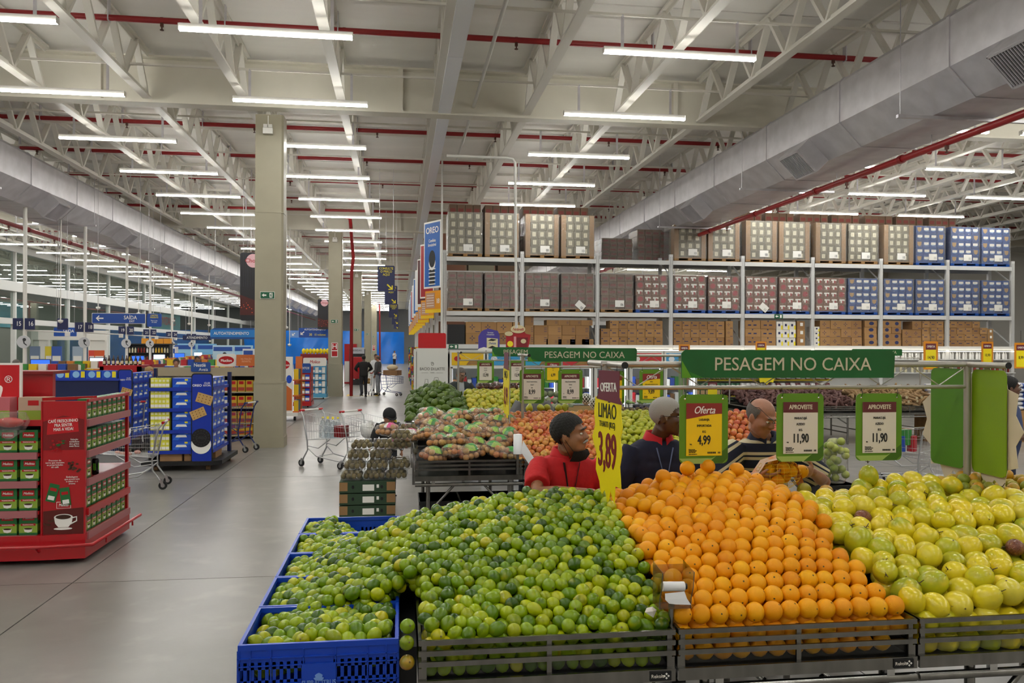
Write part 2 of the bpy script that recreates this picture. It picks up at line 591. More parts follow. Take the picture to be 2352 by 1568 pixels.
# ceiling lamps on rails
m_diff = mat('lamp_diffuser', 'fbfaf4', .4, emit=LAMP_STRENGTH)
LL = 2.5
lh = MB().prism([(-.042, .014), (.042, .014), (.035, .085), (-.035, .085)], LL, 0, 'yz', -LL / 2).box(-LL / 2 - .01, -.055, -.02, -LL / 2, .055, .075).box(LL / 2, -.055, -.02, LL / 2 + .01, .055, .075).mesh('housing', m_white)
ld = MB().prism([(-.048, .014), (-.048, -.012), (.048, -.012), (.048, .014)], LL, 0, 'yz', -LL / 2).mesh('diffuser', m_diff)
lhg = MB().box(-.025, -.004, .07, .025, .004, .58).box(-.012, -.03, .56, .012, .03, .6).mesh('hanger', m_galv)
LROWS = [12.6 + 3.5 * k for k in range(-5, 29)]
LCOLS = [(-29., 'added to brighten the lobby, far line'), (-24.3, 'added to brighten the lobby beyond the glass'), (-16.9, 'nearest the glass storefront'), (-12.65, 'behind the left air duct'), (-6.25, 'beside the left air duct'), (-2.0, 'along the column line'), (4.38, 'over the produce tables'), (11.2, 'behind the right air duct'), (14.6, 'first line right of the right duct'), (18.4, 'second line right of the right duct')]  # the two lobby columns are invented lamps, added to brighten the lobby
rail_m = MB().box(XL, -.02, 0, XR, .02, .04).mesh('rail', m_joist)
for i, y in enumerate(LROWS):
    if y > 110:
        break
    T('lamp_rail', 'thin white steel rail carrying lamps, %s row from the front' % ordw(i), 'rail', (0, y, 7.38), group='lamp rails under the joists', me=rail_m)
    for x, wd in LCOLS:
        if x < XL and (i % 2 or y < 12):
            continue
        dx = .12 * math.sin(i * 1.7 + x)
        lp = T('ceiling_light', 'lit white tube lamp, %s row from front, %s' % (ordw(i), wd), 'ceiling light', (x + dx, y, 6.8), group='linear ceiling lamps')
        O('diffuser', ld, lp)
        O('housing', lh, lp)
        if y < 60:
            O('hanger', lhg, lp, (-.95, 0, 0))
            O('hanger', lhg, lp, (.95, 0, 0))
# air ducts: octagonal galvanised, with grille boxes
def duct(name, label, xc, side, y0, y1):
    d = T(name, label, 'air duct', (xc, 0, 6.45))
    n = int((y1 - y0) / 3.0)
    W2, H2, c = .95, .62, .42
    prof = [(-W2 + c, -H2), (W2 - c, -H2), (W2, -H2 + c), (W2, H2 - .1), (W2 - .1, H2), (-W2 + .1, H2), (-W2, H2 - .1), (-W2, -H2 + c)]
    sec = MB()
    L_ = 2.97
    r0 = [Vector((a, 0, b)) for a, b in prof]
    r1 = [Vector((a, L_, b)) for a, b in prof]
    sec.loft([r0, r1], smooth=False)
    fl_ = [[Vector((a * 1.018, y, b * 1.018)) for a, b in prof] for y in (L_ - .03, L_ + .03)]
    sec.loft(fl_, smooth=False)
    me = sec.mesh('duct_section', m_galv)
    # grille box on the chamfer facing the aisle
    gb = MB()
    u = Vector((side * -1, 0, 0)) * .7071 + Vector((0, 0, -1)) * .7071
    t_ = Vector((side * -1, 0, 0)) * .7071 + Vector((0, 0, 1)) * .7071
    cen = Vector((-side * (W2 - c / 2), 0, -H2 + c / 2))
    R3 = Matrix((( u.x, 0, t_.x), (u.y, 1, t_.y), (u.z, 0, t_.z)))
    gb.cbox(cen + u * .14, (.36, .82, .58), 0, R3)
    gm = gb.mesh('grille_box', m_galv)
    gr = MB()
    gr.cbox(cen + u * .312, (.02, .74, .5), 0, R3)
    gr2 = gr.mesh('grille_back', m_dark)
    sl = MB()
    for k in range(15):
        q = -.35 + k * .05
        sl.cbox(cen + u * .33 + Vector((0, q, 0)), (.025, .014, .5), 0, R3)
    for s_ in (-1, 1):
        sl.cbox(cen + u * .33 + t_ * (s_ * .27), (.03, .8, .03), 0, R3)
        sl.cbox(cen + u * .33 + Vector((0, s_ * .39, 0)), (.03, .03, .56), 0, R3)
    sm_ = sl.mesh('grille_slats', m_galv)
    for k in range(n):
        y = y0 + k * 3.0
        s_ = O('duct_section', me, d, (0, y, 0))
        if k % 2 == 0:
            g1 = O('grille_box', gm, d, (0, y + 1.5, 0))
            O('grille_back', gr2, g1)
            O('slats', sm_, g1)
        # trapeze hanger under every second section
        if k % 2 == 1 and y < 75:
            h_ = O('trapeze_hanger', MB().box(-1.15, -.03, -H2 - .07, 1.15, .03, -H2 - .02).mesh('th', m_galv), d, (0, y + .9, 0))
            O('rod', MB().tube([(-1.1, 0, -H2 - .07), (-1.1, 0, 1.5)], .008, 5).tube([(1.1, 0, -H2 - .07), (1.1, 0, 1.5)], .008, 5).mesh('rod', m_galv), h_)
    return d
duct('air_duct', 'long octagonal galvanised air duct along the checkout side', -10.3, -1, 4.5, 112)
duct('air_duct', 'long octagonal galvanised air duct above the produce and racks', 8.85, 1, 2., 112)
for x, lab in ((-11.0, 'red sprinkler main hanging under the left air duct'), (9.05, 'red sprinkler main hanging under the right air duct')):
    t = T('sprinkler_main', lab, 'pipe', (x, 0, 5.60))
    O('pipe_run', MB().tube([(0, 4, 0), (0, 110, 0)], .06, 10).mesh('pm', mat('red_main_paint', 'a8161c', .35)), t)
    for k in range(14):
        y = 6.4 + k * 3.1
        O('sprinkler_head', hm, t, (0, y, -.04))
        O('coupling', MB().tube([(0, y + 1.2, 0), (0, y + 1.3, 0)], .078, 10).mesh('cp', m_pipe), t)
        O('rod', MB().tube([(0, y + .4, 0), (0, y + .4, .3)], .008, 5).mesh('rd', m_galv), t)
# bright cable tray along the aisle edge, conduits
t = T('cable_tray', 'bright galvanised cable tray running down the aisle under the roof', 'cable tray', (.92, 0, 7.1))
for k in range(18):
    O('tray_section', MB().box(-.13, 0, -.015, .13, 5.98, .0).box(-.13, 0, 0, -.12, 5.98, .09).box(.12, 0, 0, .13, 5.98, .09).mesh('ts', mat('tray_zinc', 'eef0f4', .35, .1)), t, (0, 2 + 6 * k, 0))
cdm = mat('white_conduit', 'd8d6d0', .5)
c = T('conduit', 'thin white conduit under the roof with an alarm box at its end', 'conduit', (0, 0, 0))
O('pipe_run', MB().tube([(1.55, 9.8, 7.3), (1.55, 22.6, 7.3)], .035, 8).mesh('c', cdm), c)
O('alarm_box', MB().box(1.42, 9.5, 7.2, 1.68, 9.8, 7.36).box(1.5, 9.49, 7.25, 1.58, 9.5, 7.3, 1).mesh('ab', m_white, m_red), c)
c = T('conduit', 'white conduit dropping from the roof to the red ice cream sign', 'conduit', (0, 0, 0), me=MB().tube([(.95, 17.0, 6.1), (2.2, 17.0, 6.1), (2.33, 17.0, 6.08), (2.38, 17.0, 6.0), (2.42, 17.0, 2.55)], .03, 8).mesh('c', cdm))
c = T('conduit', 'thin white conduit rising from the corner of the pallet rack', 'conduit', me=MB().tube([(1.17, 23.2, 2.4), (1.17, 23.2, 7.6)], .03, 6).mesh('c', cdm))
# storefront glazing on the left
fr = mat('white_mullion', 'dfdfdb', .4)
sf = S('trim_1', None, (XL, 0, 0))
for z0, z1, w in ((3.25, 3.55, .14), (4.95, 5.45, .2), (7.0, 7.35, .2), (0, .12, .1)):
    O('transom', MB().box(-w, YF, z0, w, YB, z1).mesh('tr', fr), sf)
MY = [26, 33, 39.5, 46, 53, 60, 68, 76, 84, 92, 100, 108]
for y in [12, 19] + MY:
    O('mullion', MB().box(-.1, y - .09, 0, .12, y + .09, 7.0).mesh('mu', fr), sf)
gl = glassy('storefront_glass', (.8, .86, .84), .3, .01)
for i, (ya, yb) in enumerate(zip([12, 19] + MY[:-1], [19] + MY)):
    w = S('window_%d' % (i + 1), None, (XL, ya, 0))
    for z0, z1 in ((.12, 3.25), (3.55, 4.95), (5.45, 7.0)):
        if z0 == .12 and (i in (4,)):
            continue
        O('pane', MB().box(-.01, .09, z0, .01, yb - ya - .09, z1).mesh('pane', gl), w)
# lobby behind the glass: lit posters on the far wall
for i, (y, z, w, h, c) in enumerate(((34, 1.4, 3., 2.0, 'b9d6ea'), (42, 1.2, 2.4, 2.2, 'e8e6dc'), (50, 3.6, 3.4, 1.6, '7fc0d8'), (63, 3.4, 2.5, 2.2, 'b6cf3a'), (72, 3.7, 8., 2.2, '7cc7d8'))):
    T('lobby_poster', 'pale printed panel on the lobby wall, %s from the entrance' % ordw(i), 'poster', (XL - 13.9, y, z), me=MB().box(0, 0, 0, .05, w, h).mesh('lp', mat('poster_%d' % i, c, .5)))
_sp = T('lobby_sign_panel', 'pale turquoise panel with red lettering above the storefront', 'sign', (XL - .08, 70., 3.56))
O('panel', MB().box(0, 0, 0, .05, 9., 1.5).mesh('sp', mat('turquoise_panel', '8fc7d2', .5)), _sp)
TXT(_sp, 'NOVIDADES', .07, 4.5, .7, 1.0, mat('faded_red', 'b8484a', .5), rot=(0, 0, PI / 2))
# far blue tarpaulin
tp = mat('blue_tarpaulin', '1e7be0', .3, var=.2, vs=.6, bump=.5, bs=1.2)
def tarp(x0, x1, y, zt, lab):
    b = MB()
    nx, nz = int((x1 - x0) / .5), 10
    vs, fs = [], []
    r_ = random.Random(int(x1 * 7))
    ph = [r_.random() * 6 for _ in range(6)]
    for i in range(nx + 1):
        for j in range(nz + 1):
            x = x0 + (x1 - x0) * i / nx
            z = zt * j / nz
            a = .25 * math.sin(x * 1.3 + z * .6 + ph[0]) + .14 * math.sin(x * 2.9 - z * 1.4 + ph[1]) + .08 * math.sin(x * 5.1 + z * 2.7 + ph[2])
            vs.append((x, y + a, z))
    for i in range(nx):
        for j in range(nz):
            q = i * (nz + 1) + j
            fs.append((q, q + nz + 1, q + nz + 2, q + 1))
    b.add(vs, fs, 0, True)
    T('tarpaulin', lab, 'tarpaulin', me=b.mesh('tarp', tp))
tarp(-3.0, .55, 104.5, 4.0, 'crumpled bright blue tarpaulin closing the far end of the aisle')
tarp(-18., -3.3, 99., 4.0, 'wide blue tarpaulin hung behind the far checkouts')
# ================================================================ produce: fruit meshes and piles
def fruit_mesh(name, prof, mats, n=16, scar=None, wob=0., seed=1):
    """lathe profile around z, slightly irregular; scar = radius of the stem scar at the top"""
    b = MB()
    b.lathe(prof, n)
    if scar:
        r0, z0 = scar
        b.lathe([(r0, z0), (r0 * .4, z0 + .0012), (0, z0 - .0008)], 7, mi=1)
    if wob:
        r_ = random.Random(seed)
        ph = [r_.random() * 6 for _ in range(4)]
        b.v = [tuple(c * (1 + wob * (math.sin(x * 70 + ph[0]) + math.sin(y * 60 + ph[1]) + math.sin(z * 80 + ph[2])) / 3) for c in (x, y, z)) for x, y, z in b.v]
    return b.mesh(name, *mats)
def round_prof(r, h, k=9, nip=0., dent=0.):
    p = []
    for i in range(k + 1):
        t = PI * i / k
        q, z = r * math.sin(t), -h * math.cos(t)
        if nip and i == k:
            z += nip
        if nip and i == 0:
            z -= nip * .6
        if dent and i == k:
            z -= dent
        if dent and i == 0:
            z += dent * .7
        p.append((max(q, 0) if 0 < i < k else 0., z))
    return p
m_scar = mat('stem_scar', '5b4a22', .8)
LIME = ['2c4a04', '446404', '648604', '829c06', '96aa08', 'aeb40c', '527204', '8ca206', '709004', 'bab00e']
m_lime = mat('lime_skin', cols=LIME, r=.2, bump=.1, bs=420, patch=[('b0a80c', 16., .58, .85), ('2a4c04', 22., .55, .8)], spec=.4)
m_limes = mat('lime_skin_heap', cols=LIME, by='island', r=.2, bump=.12, bs=420, patch=[('b0ac1c', 16., .62, .9)], spec=.5)
ORNG = ['e69000', 'ee9e00', 'f2a800', 'ea9600', 'f3b000', 'e28a00', 'f0a200']
m_orange = mat('orange_peel', cols=ORNG, r=.42, bump=.3, bs=520, patch=[('f6b010', 20., .55, .85)], spec=.3)
m_oranges = mat('orange_peel_heap', cols=ORNG, by='island', r=.42, bump=.3, bs=520)
PASS = ['e2c814', 'd2c218', 'e0ca20', 'a8b018', 'e8d22c', 'dcc822', 'c4bc22', '94a022', 'e4ce20', 'd8ca40', 'e6ca18']
m_pass = mat('passion_fruit_skin', cols=PASS, r=.24, coat=.12, bump=.08, bs=60, patch=[('d9c22a', 14., .5, .75), ('8fa436', 9., .58, .8), ('8a7a30', 60., .68, .8)])
m_wrink = mat('wrinkled_skin', '7a3e22', .35, bump=1., bs=140, coat=.4, patch=('a06a34', 30., .5, .8))
m_mand = mat('mandarin_peel', cols=['c98a14', 'b79a1e', '93982a', 'd8921a', 'a9a22c', '7f8e24', 'c8a624'], r=.35, bump=.25, bs=400, patch=[('7d8a24', 16., .55, .75)])
lime_me = [fruit_mesh('lime', round_prof(.0292, .031 + .002 * i, 10, .0025), (m_lime, m_scar), 16, (.004, .0323 + .002 * i), .02, i) for i in range(4)]
orange_me = [fruit_mesh('orange', round_prof(.042, .042 + .0014 * i, 11, 0, .001), (m_orange, m_scar), 20, (.0042, .041 + .0014 * i), .012, i) for i in range(3)]
pass_me = [fruit_mesh('passion_fruit', round_prof(.056, .061 + .003 * i, 11, .002), (m_pass, m_scar), 20, (.004, .0628 + .003 * i), .03, i + 3) for i in range(4)]
pass_stem = MB().tube([(0, 0, .06), (.002, 0, .075), (.008, .003, .09)], [.0035, .0022, .0018], 6).tube([(0, 0, .066), (-.012, .004, .07)], [.002, .001], 5).tube([(0, 0, .066), (.006, -.012, .069)], [.002, .001], 5).mesh('stem', mat('dry_stem', '4a3c22', .8))
mand_me = [fruit_mesh('mandarin', round_prof(.036, .032, 9, 0, .003), (m_mand, m_scar), 16, (.003, .0293), .02, i) for i in range(2)]
def relax(P, s, it=12, k=.5):
    P = np.array(P)
    for _ in range(it):
        d = P[:, None, :] - P[None, :, :]
        q = np.sqrt((d ** 2).sum(2)) + np.eye(len(P)) * 9
        w = np.clip(s - q, 0, None) / q * .5 * k
        P[:, :2] += (d * w[:, :, None]).sum(1)[:, :2]
    return P
def hexpts(x0, x1, y0, y1, s, jit, rs):
    out = []
    y, r = y0, 0
    while y <= y1:
        x = x0 + (s / 2 if r % 2 else 0)
        while x <= x1:
            out.append((x + rs.uniform(-jit, jit) * s, y + rs.uniform(-jit, jit) * s, 0))
            x += s
        y += s * .866
        r += 1
    return out
def heap(x0, x1, y0, y1, s, zf, rs, layers=3, jit=.3, zj=.22, keep=lambda x, y: True):
    """list of layers of fruit centres over a height field"""
    res = []
    for L_ in range(layers):
        p = hexpts(x0 + (s * .33 if L_ % 2 else 0), x1, y0 + (s * .5 if L_ % 2 else 0), y1, s * (1 if L_ == 0 else .97), jit, rs)
        p = [q for q in p if keep(q[0], q[1])]
        if L_ == 0 and len(p) < 2500:
            p = relax(p, s * .96).tolist()
            p = [(min(max(q[0], x0), x1), min(max(q[1], y0), y1), 0) for q in p]
        res.append([(x, y, zf(x, y) - L_ * s * .72 + rs.uniform(-zj, zj) * s) for x, y, _ in p])
    return res
def rows(pts, pitch):
    """row from the front and place from the left of every fruit of a heap"""
    y0 = min(p[1] for p in pts)
    r = [int((p[1] - y0) / pitch) for p in pts]
    out = [None] * len(pts)
    for k in set(r):
        for c, i in enumerate(sorted((i for i in range(len(pts)) if r[i] == k), key=lambda i: pts[i][0])):
            out[i] = '%s row, %s from left' % (ordw(k), ordw(c))
    return out
def rrot(rs, tilt=None):
    if tilt is None:
        return (rs.uniform(0, 6.28), rs.uniform(0, 6.28), rs.uniform(0, 6.28))
    return (PI / 2 + rs.uniform(-tilt, tilt), rs.uniform(-tilt, tilt), rs.uniform(-.6, .6))
def stuff_heap(name, label, cat, pts, r, h, m, rs, n=9, k=6):
    """all the smaller or hidden fruit of a pile as one object"""
    pr = round_prof(r, h, k)
    base = MB().lathe(pr, n)
    V = np.array(base.v)
    vs, fs = [], []
    nv = len(V)
    F = base.f
    from mathutils import Euler
    mats_ = [np.array(Euler(rrot(rs)).to_matrix()) for _ in range(24)]
    for i, p in enumerate(pts):
        vs.append(V @ mats_[i % 24].T * rs.uniform(.93, 1.07) + np.array(p))
        fs.extend([tuple(a + i * nv for a in f) for f in F])
    me = bpy.data.meshes.new(name)
    me.from_pydata(np.concatenate(vs).tolist(), [], fs)
    me.materials.append(m)
    me.polygons.foreach_set('use_smooth', [True] * len(me.polygons))
    me.update()
    o = T(name, label, cat, me=me)
    o['kind'] = 'stuff'
    return o
# ---- stand geometry
YS = 3.24            # front face of the stainless stand
YT = 4.5            # ridge of the pile
LT = ([-.62, -.4, -.04, .2, .45, .7, 1.13, 1.2], [1.12, 1.14, 1.20, 1.26, 1.30, 1.34, 1.34, 1.33])
OT = ([1.13, 1.27, 1.45, 1.8, 2.1, 2.2], [1.30, 1.33, 1.39, 1.425, 1.365, 1.32])
PT = ([2.12, 2.45, 2.6, 2.94, 3.2, 3.57, 3.85, 4.1, 4.6], [1.27, 1.28, 1.29, 1.35, 1.36, 1.38, 1.32, 1.28, 1.22])
def zfun(tab, z0, pw=1.5):
    def f(x, y):
        t = float(np.interp(x, tab[0], tab[1]))
        s = (y - YS - .05) / (YT - YS - .05)
        if s <= 1:
            s = max(s, 0)
            return z0 + (t - z0) * (1 - (1 - s) ** pw)
        return t - (y - YT) * .5
    return f
def _lime_z(x, y):
    a = zfun(LT, 1.0, 1.45)(x, min(y, YT))
    b = .945 + .02 * (y - 3.3) / 2.3 + .06 * max(0, min(1, (x + .56) / .35))
    if x < 0:
        w = max(0., 1 + x / .5)
        a = b + (a - b) * w * (.35 + .65 * min(1, (y - 3.3) / 1.0) if y > 3.3 else .35)
    if y > YT:
        a -= (y - YT) * (.2 + .35 * max(0, min(1, (x + .3) / .5))) * max(0, min(1, (x + .45) / .2))
    if y < 3.72 and x < .03:
        a = min(a, .975 + .03 * (x + .6))
    return a
rs = random.Random(11)
# limes: the 300 that show largest are objects of their own
Ls = heap(-.565, 1.115, 3.29, 5.0, .0565, _lime_z, rs, 3, .3, .25, lambda x, y: not (-.045 < x < .115 and y < 3.76) and not (x < 0 and y < 3.31))
xs = heap(-.575, -.02, 5.02, 5.6, .0565, _lime_z, rs, 2, .3, .25)
for i, e in enumerate(xs):
    Ls[i] += e
top = sorted(Ls[0], key=lambda p: p[1])
rc = {}
for sel in ([p for p in top[:285] if p[0] < -.02], [p for p in top[:285] if p[0] >= -.02]):
    rc.update({tuple(p): q for p, q in zip(sel, rows(sel, .049))})
for i, p in enumerate(top[:285]):
    x = p[0]
    if x < -.02:
        lab, grp = 'glossy green lime loose in the front blue crate', 'limes in the front blue crate'
    elif p[1] < 3.36:
        lab, grp = 'glossy green lime just behind the steel front rail', 'limes along the front rail'
    else:
        lab, grp = 'glossy green lime heaped above the steel lime bin', 'limes heaped in the steel bin'
    T('lime', lab + ', ' + rc[tuple(p)], 'lime', p, group=grp, me=lime_me[i % 4], rot=rrot(rs), sc=rs.uniform(.9, 1.1))
stuff_heap('limes', 'big heap of green limes filling the rest of the bin and crates', 'limes', top[285:], .0292, .032, m_limes, rs, 12, 8)
stuff_heap('limes', 'lower layers of green limes under the heap', 'limes', Ls[1] + Ls[2] + [(.125 + .058 * i + .03 * (j % 2), 3.288, .965 - .05 * j) for i in range(17) for j in range(3)], .0292, .032, m_limes, rs, 9, 6)
# two limes and a yellowing one squeezed between crate and stand
for p, lab, m_ in (((.035, 3.27, 1.045), 'bright green lime squeezed between blue crate and steel stand, upper one', m_lime), ((.032, 3.255, .985), 'large green lime squeezed between blue crate and steel stand, middle one', m_lime), ((.034, 3.25, .91), 'yellowing lime squeezed between blue crate and steel stand, lowest one', mat('yellowing_skin', '8a7c1c', .3, patch=('c98a1a', 14., .4, .7), coat=.2))):
    T('lime', lab, 'lime', p, me=fruit_mesh('lime', round_prof(.03, .033, 10, .002), (m_, m_scar), 16, (.004, .0345), .02, 5), rot=(1.2, .3, .2), sc=1.0)
# oranges: neat rows at the front, looser behind
oz = zfun(OT, 1.03, 1.7)
used = []
nrow = 9
for r_ in range(nrow):
    y = YS + .06 + r_ * .077
    n = 13 - (1 if r_ % 2 else 0)
    x0 = 1.175 + (.039 if r_ % 2 else 0)
    for c in range(n):
        x = x0 + c * .0795
        if r_ > 4:
            x += rs.uniform(-.012, .012)
        if x > 2.145 - .012 * r_:
            continue
        z = oz(x, y) + rs.uniform(-.004, .004) + (.012 if r_ % 2 == 0 else 0) * 0
        T('orange', 'orange in the %s neat row behind the rail, %s from the bag holder' % (ordw(r_), ordw(c)), 'orange', (x, y, z), group='oranges in neat rows', me=orange_me[c % 3], rot=rrot(rs, 1.0), sc=rs.uniform(.96, 1.04))
y1 = YS + .06 + (nrow - .5) * .077
Lo = heap(1.16, 2.16, y1, 4.98, .083, oz, rs, 2, .22, .2, lambda x, y: True)
for p, q in zip(Lo[0], rows(Lo[0], .072)):
    T('orange', 'bright orange in the loose heap behind the neat rows, ' + q, 'orange', p, group='oranges heaped loosely', me=orange_me[rs.randrange(3)], rot=rrot(rs), sc=rs.uniform(.94, 1.05))
for k, (x, y, z) in enumerate(((1.60, 4.42, 1.475), (1.73, 4.45, 1.48), (1.44, 4.36, 1.44), (1.88, 4.4, 1.465))):
    T('orange', 'single orange topping the loose orange heap, ' + ('just left of the 4,99 card', 'under the 4,99 card', 'leftmost of the four', 'rightmost of the four')[k], 'orange', (x, y, z), group='oranges on the crest of the heap', me=orange_me[1], rot=rrot(rs))
und = hexpts(1.17, 2.16, YS + .09, y1, .08, .02, rs)
stuff_heap('oranges', 'lower layer of oranges under the rows and heap', 'oranges', Lo[1] + [(x, y, oz(x, y) - .066) for x, y, _ in und] + [(1.18 + .08 * i, YS + .06, .955) for i in range(13)] + [(1.19 + .08 * i, YS + .06, .885) for i in range(12)], .0405, .0415, m_oranges, rs, 10, 7)
# passion fruit, with wrinkled brown ones, and mandarins on the far right
pz = zfun(PT, 1.03, 1.5)
mand_zone = lambda x, y: (x > 2.86 + .62 * (5.0 - y) * .55 + .1 and y > 4.15 and x > 3.1)
Lp = heap(2.235, 4.25, YS + .085, 4.95, .114, pz, rs, 2, .28, .25)
rq = rows(Lp[0], .0987)
for i, p in enumerate(Lp[0]):
    if mand_zone(p[0], p[1]):
        continue
    if p[0] < 2.3 + .0 and p[1] > 4.4:
        continue
    w = i % 43 == 17
    o = T('passion_fruit', 'shrivelled brown passion fruit among the yellow ones' if w else 'waxy yellow green passion fruit in the right hand bin, ' + rq[i], 'passion fruit', p, group='shrivelled passion fruit' if w else 'yellow passion fruit', me=pass_me[i % 4], rot=rrot(rs, 1.6), sc=rs.uniform(.72, .8) if w else rs.uniform(.88, 1.12))
    if w:
        me = pass_me[i % 4].copy()
        me.materials[0] = m_wrink
        o.data = me
    elif i % 3 == 0:
        O('stem', pass_stem, o)
stuff_heap('passion_fruit_under', 'lower layer of passion fruit beneath the pile', 'passion fruit', [p for p in Lp[1]] + [(2.28 + .1 * i, YS + .07, .95) for i in range(12)] + [(2.28 + .1 * i, YS + .07, .87) for i in range(12)], .056, .061, mat('passion_heap', cols=PASS, by='island', r=.25, coat=.2), rs, 10, 7)
Lm = heap(2.9, 4.4, 4.1, 4.98, .07, lambda x, y: pz(x, y) + .012, rs, 1, .25, .25, mand_zone)
for i, (p, q) in enumerate(zip(Lm[0], rows(Lm[0], .0606))):
    T('mandarin', 'small green and orange mandarin behind the passion fruit, ' + q, 'mandarin', p, group='mandarins behind the passion fruit', me=mand_me[i % 2], rot=rrot(rs), sc=rs.uniform(.9, 1.12))
for x, y, z, s in ((2.50, 4.55, 1.30, 1.25), (2.56, 4.44, 1.265, 1.3), (2.44, 4.7, 1.29, 1.2)):
    T('mandarin', 'large rough mandarin between oranges and passion fruit, ' + ('behind the others' if y > 4.6 else 'nearest' if y < 4.5 else 'in the middle'), 'mandarin', (x, y, z), group='rough mandarins by the oranges', me=mand_me[0], rot=rrot(rs), sc=s)
o = T('passion_fruit', 'upright green passion fruit with a tall stem on the crest', 'passion fruit', (2.74, 4.5, 1.40), me=pass_me[1], rot=(.1, -.15, 0), sc=1.0)
O('stem', pass_stem, o, sc=(1, 1, 1.3))
T('tissue_scrap', 'crumpled white paper scrap lying on the limes by the rail', 'paper scrap', (1.01, 3.29, 1.055), me=MB().add([(0, 0, 0), (.035, -.006, -.022), (.052, .004, .006), (.036, .012, .018), (.012, .016, .012), (.03, -.012, .006)], [(0, 1, 5), (1, 2, 5), (2, 3, 5), (3, 4, 5), (4, 0, 5)]).mesh('scrap', m_paper))
# ---- stainless stands
def stand(x0, x1, label, y=YS, depth=1.78, ztop=1.0, plate=True, legs=True, legx=None):
    w = x1 - x0
    d = T('produce_stand', label, 'produce stand', (x0, y, 0))
    zb = ztop - .165
    for z in (ztop - .022, ztop - .064, ztop - .106):
        O('front_bar', MB().box(0, -.012, z, w, .0, z + .02).mesh('fb', m_steel), d)
    st = MB()
    for x in (.012, w / 2 - .01, w - .032):
        st.box(x, 0, zb, x + .02, .012, ztop - .004)
    O('stiles', st.mesh('st', m_steel), d)
    for sx_ in (0, w - .012):
        O('side_bar', MB().box(sx_, 0, ztop - .022, sx_ + .012, depth, ztop).box(sx_, 0, zb, sx_ + .012, depth, zb + .05).mesh('sb', m_steel), d)
    O('front_panel', MB().box(0, -.014, zb - .045, w, .0, zb + .005).mesh('fp', m_steel), d)
    O('tray', MB().box(0, 0, zb - .02, w, depth, zb).mesh('tray', m_black), d)
    O('acrylic_pane', MB().box(.015, .016, zb, w - .015, .018, ztop - .01).mesh('ap', glassy('clear_acrylic', (.93, .95, .93), .1)), d)
    O('back_bar', MB().box(0, depth - .012, zb, w, depth, ztop + .02).mesh('bb', m_steel), d)
    O('front_tube', MB().tube([(-.0, -.0, zb - .085), (w, 0, zb - .085)], .019, 12).mesh('ft', m_steel), d)
    bk = MB()
    for x in (w * .15, w * .87):
        bk.box(x, -.012, zb - .075, x + .035, .012, zb - .04)
    O('brackets', bk.mesh('br', m_chrome), d)
    if plate:
        p = O('name_plate', MB().box(-.045, -.004, -.019, .045, 0, .019).mesh('np', m_black), d, (w - .065, -.015, zb - .02))
        lg = MB()
        for a, b in ((.0, .0085), (.0085, 0), (0, -.0085), (-.0085, 0)):
            lg.prism([(.024 + a - .005, b), (.024 + a, b - .005), (.024 + a + .005, b), (.024 + a, b + .005)], .001, 0, 'xz', -.005)
        O('logo', lg.mesh('lg', m_txtw), p)
        TXT(p, 'Rekolt', -.014, -.0045, 0, .02, m_paper)
    if legs:
        for lx, ly in ((.12 * w, .03), (.88 * w, .03), (.12 * w, depth - .05), (.88 * w, depth - .05)):
            O('leg', MB().tube([(lx, ly, 0), (lx, ly, zb - .02)], .022, 8).mesh('lg', m_steel), d)
        for lx in (.12 * w, .88 * w):
            O('brace', MB().tube([(lx, .04, .45), (lx + (.28 if lx < w / 2 else -.28), .04, zb - .08)], .014, 6).mesh('bc', m_steel), d)
            O('brace', MB().tube([(lx, .04, .25), (lx, depth - .06, .25)], .014, 6).mesh('bc', m_steel), d)
    return d
stand(.078, 1.122, 'stainless slatted stand holding the limes')
stand(1.134, 2.190, 'stainless slatted stand holding the imported oranges')
stand(2.202, 4.40, 'stainless slatted stand holding the yellow passion fruit', plate=False)
# risers under the piles
def riser(x0, x1, y0, y1, f, drop, lab):
    b = MB()
    nx, ny = 8, 12
    vs, fs = [], []
    for i in range(nx + 1):
        for j in range(ny + 1):
            x, y = x0 + (x1 - x0) * i / nx, y0 + (y1 - y0) * j / ny
            vs.append((x, y, max(f(x, y) - drop, .84)))
    for i in range(nx):
        for j in range(ny):
            q = i * (ny + 1) + j
            fs.append((q, q + ny + 1, q + ny + 2, q + 1))
    b.add(vs, fs)
    b.box(x0, y0 + .3, .836, x1, y1, .845)
    T('display_riser', lab, 'display riser', me=b.mesh('ri', m_black))
riser(.1, 1.1, 3.3, 4.98, _lime_z, .13, 'black sloping riser board under the limes')
riser(1.16, 2.17, 3.3, 4.98, oz, .14, 'black sloping riser board under the oranges')
riser(2.23, 4.38, 3.3, 4.98, pz, .15, 'black sloping riser board under the passion fruit')
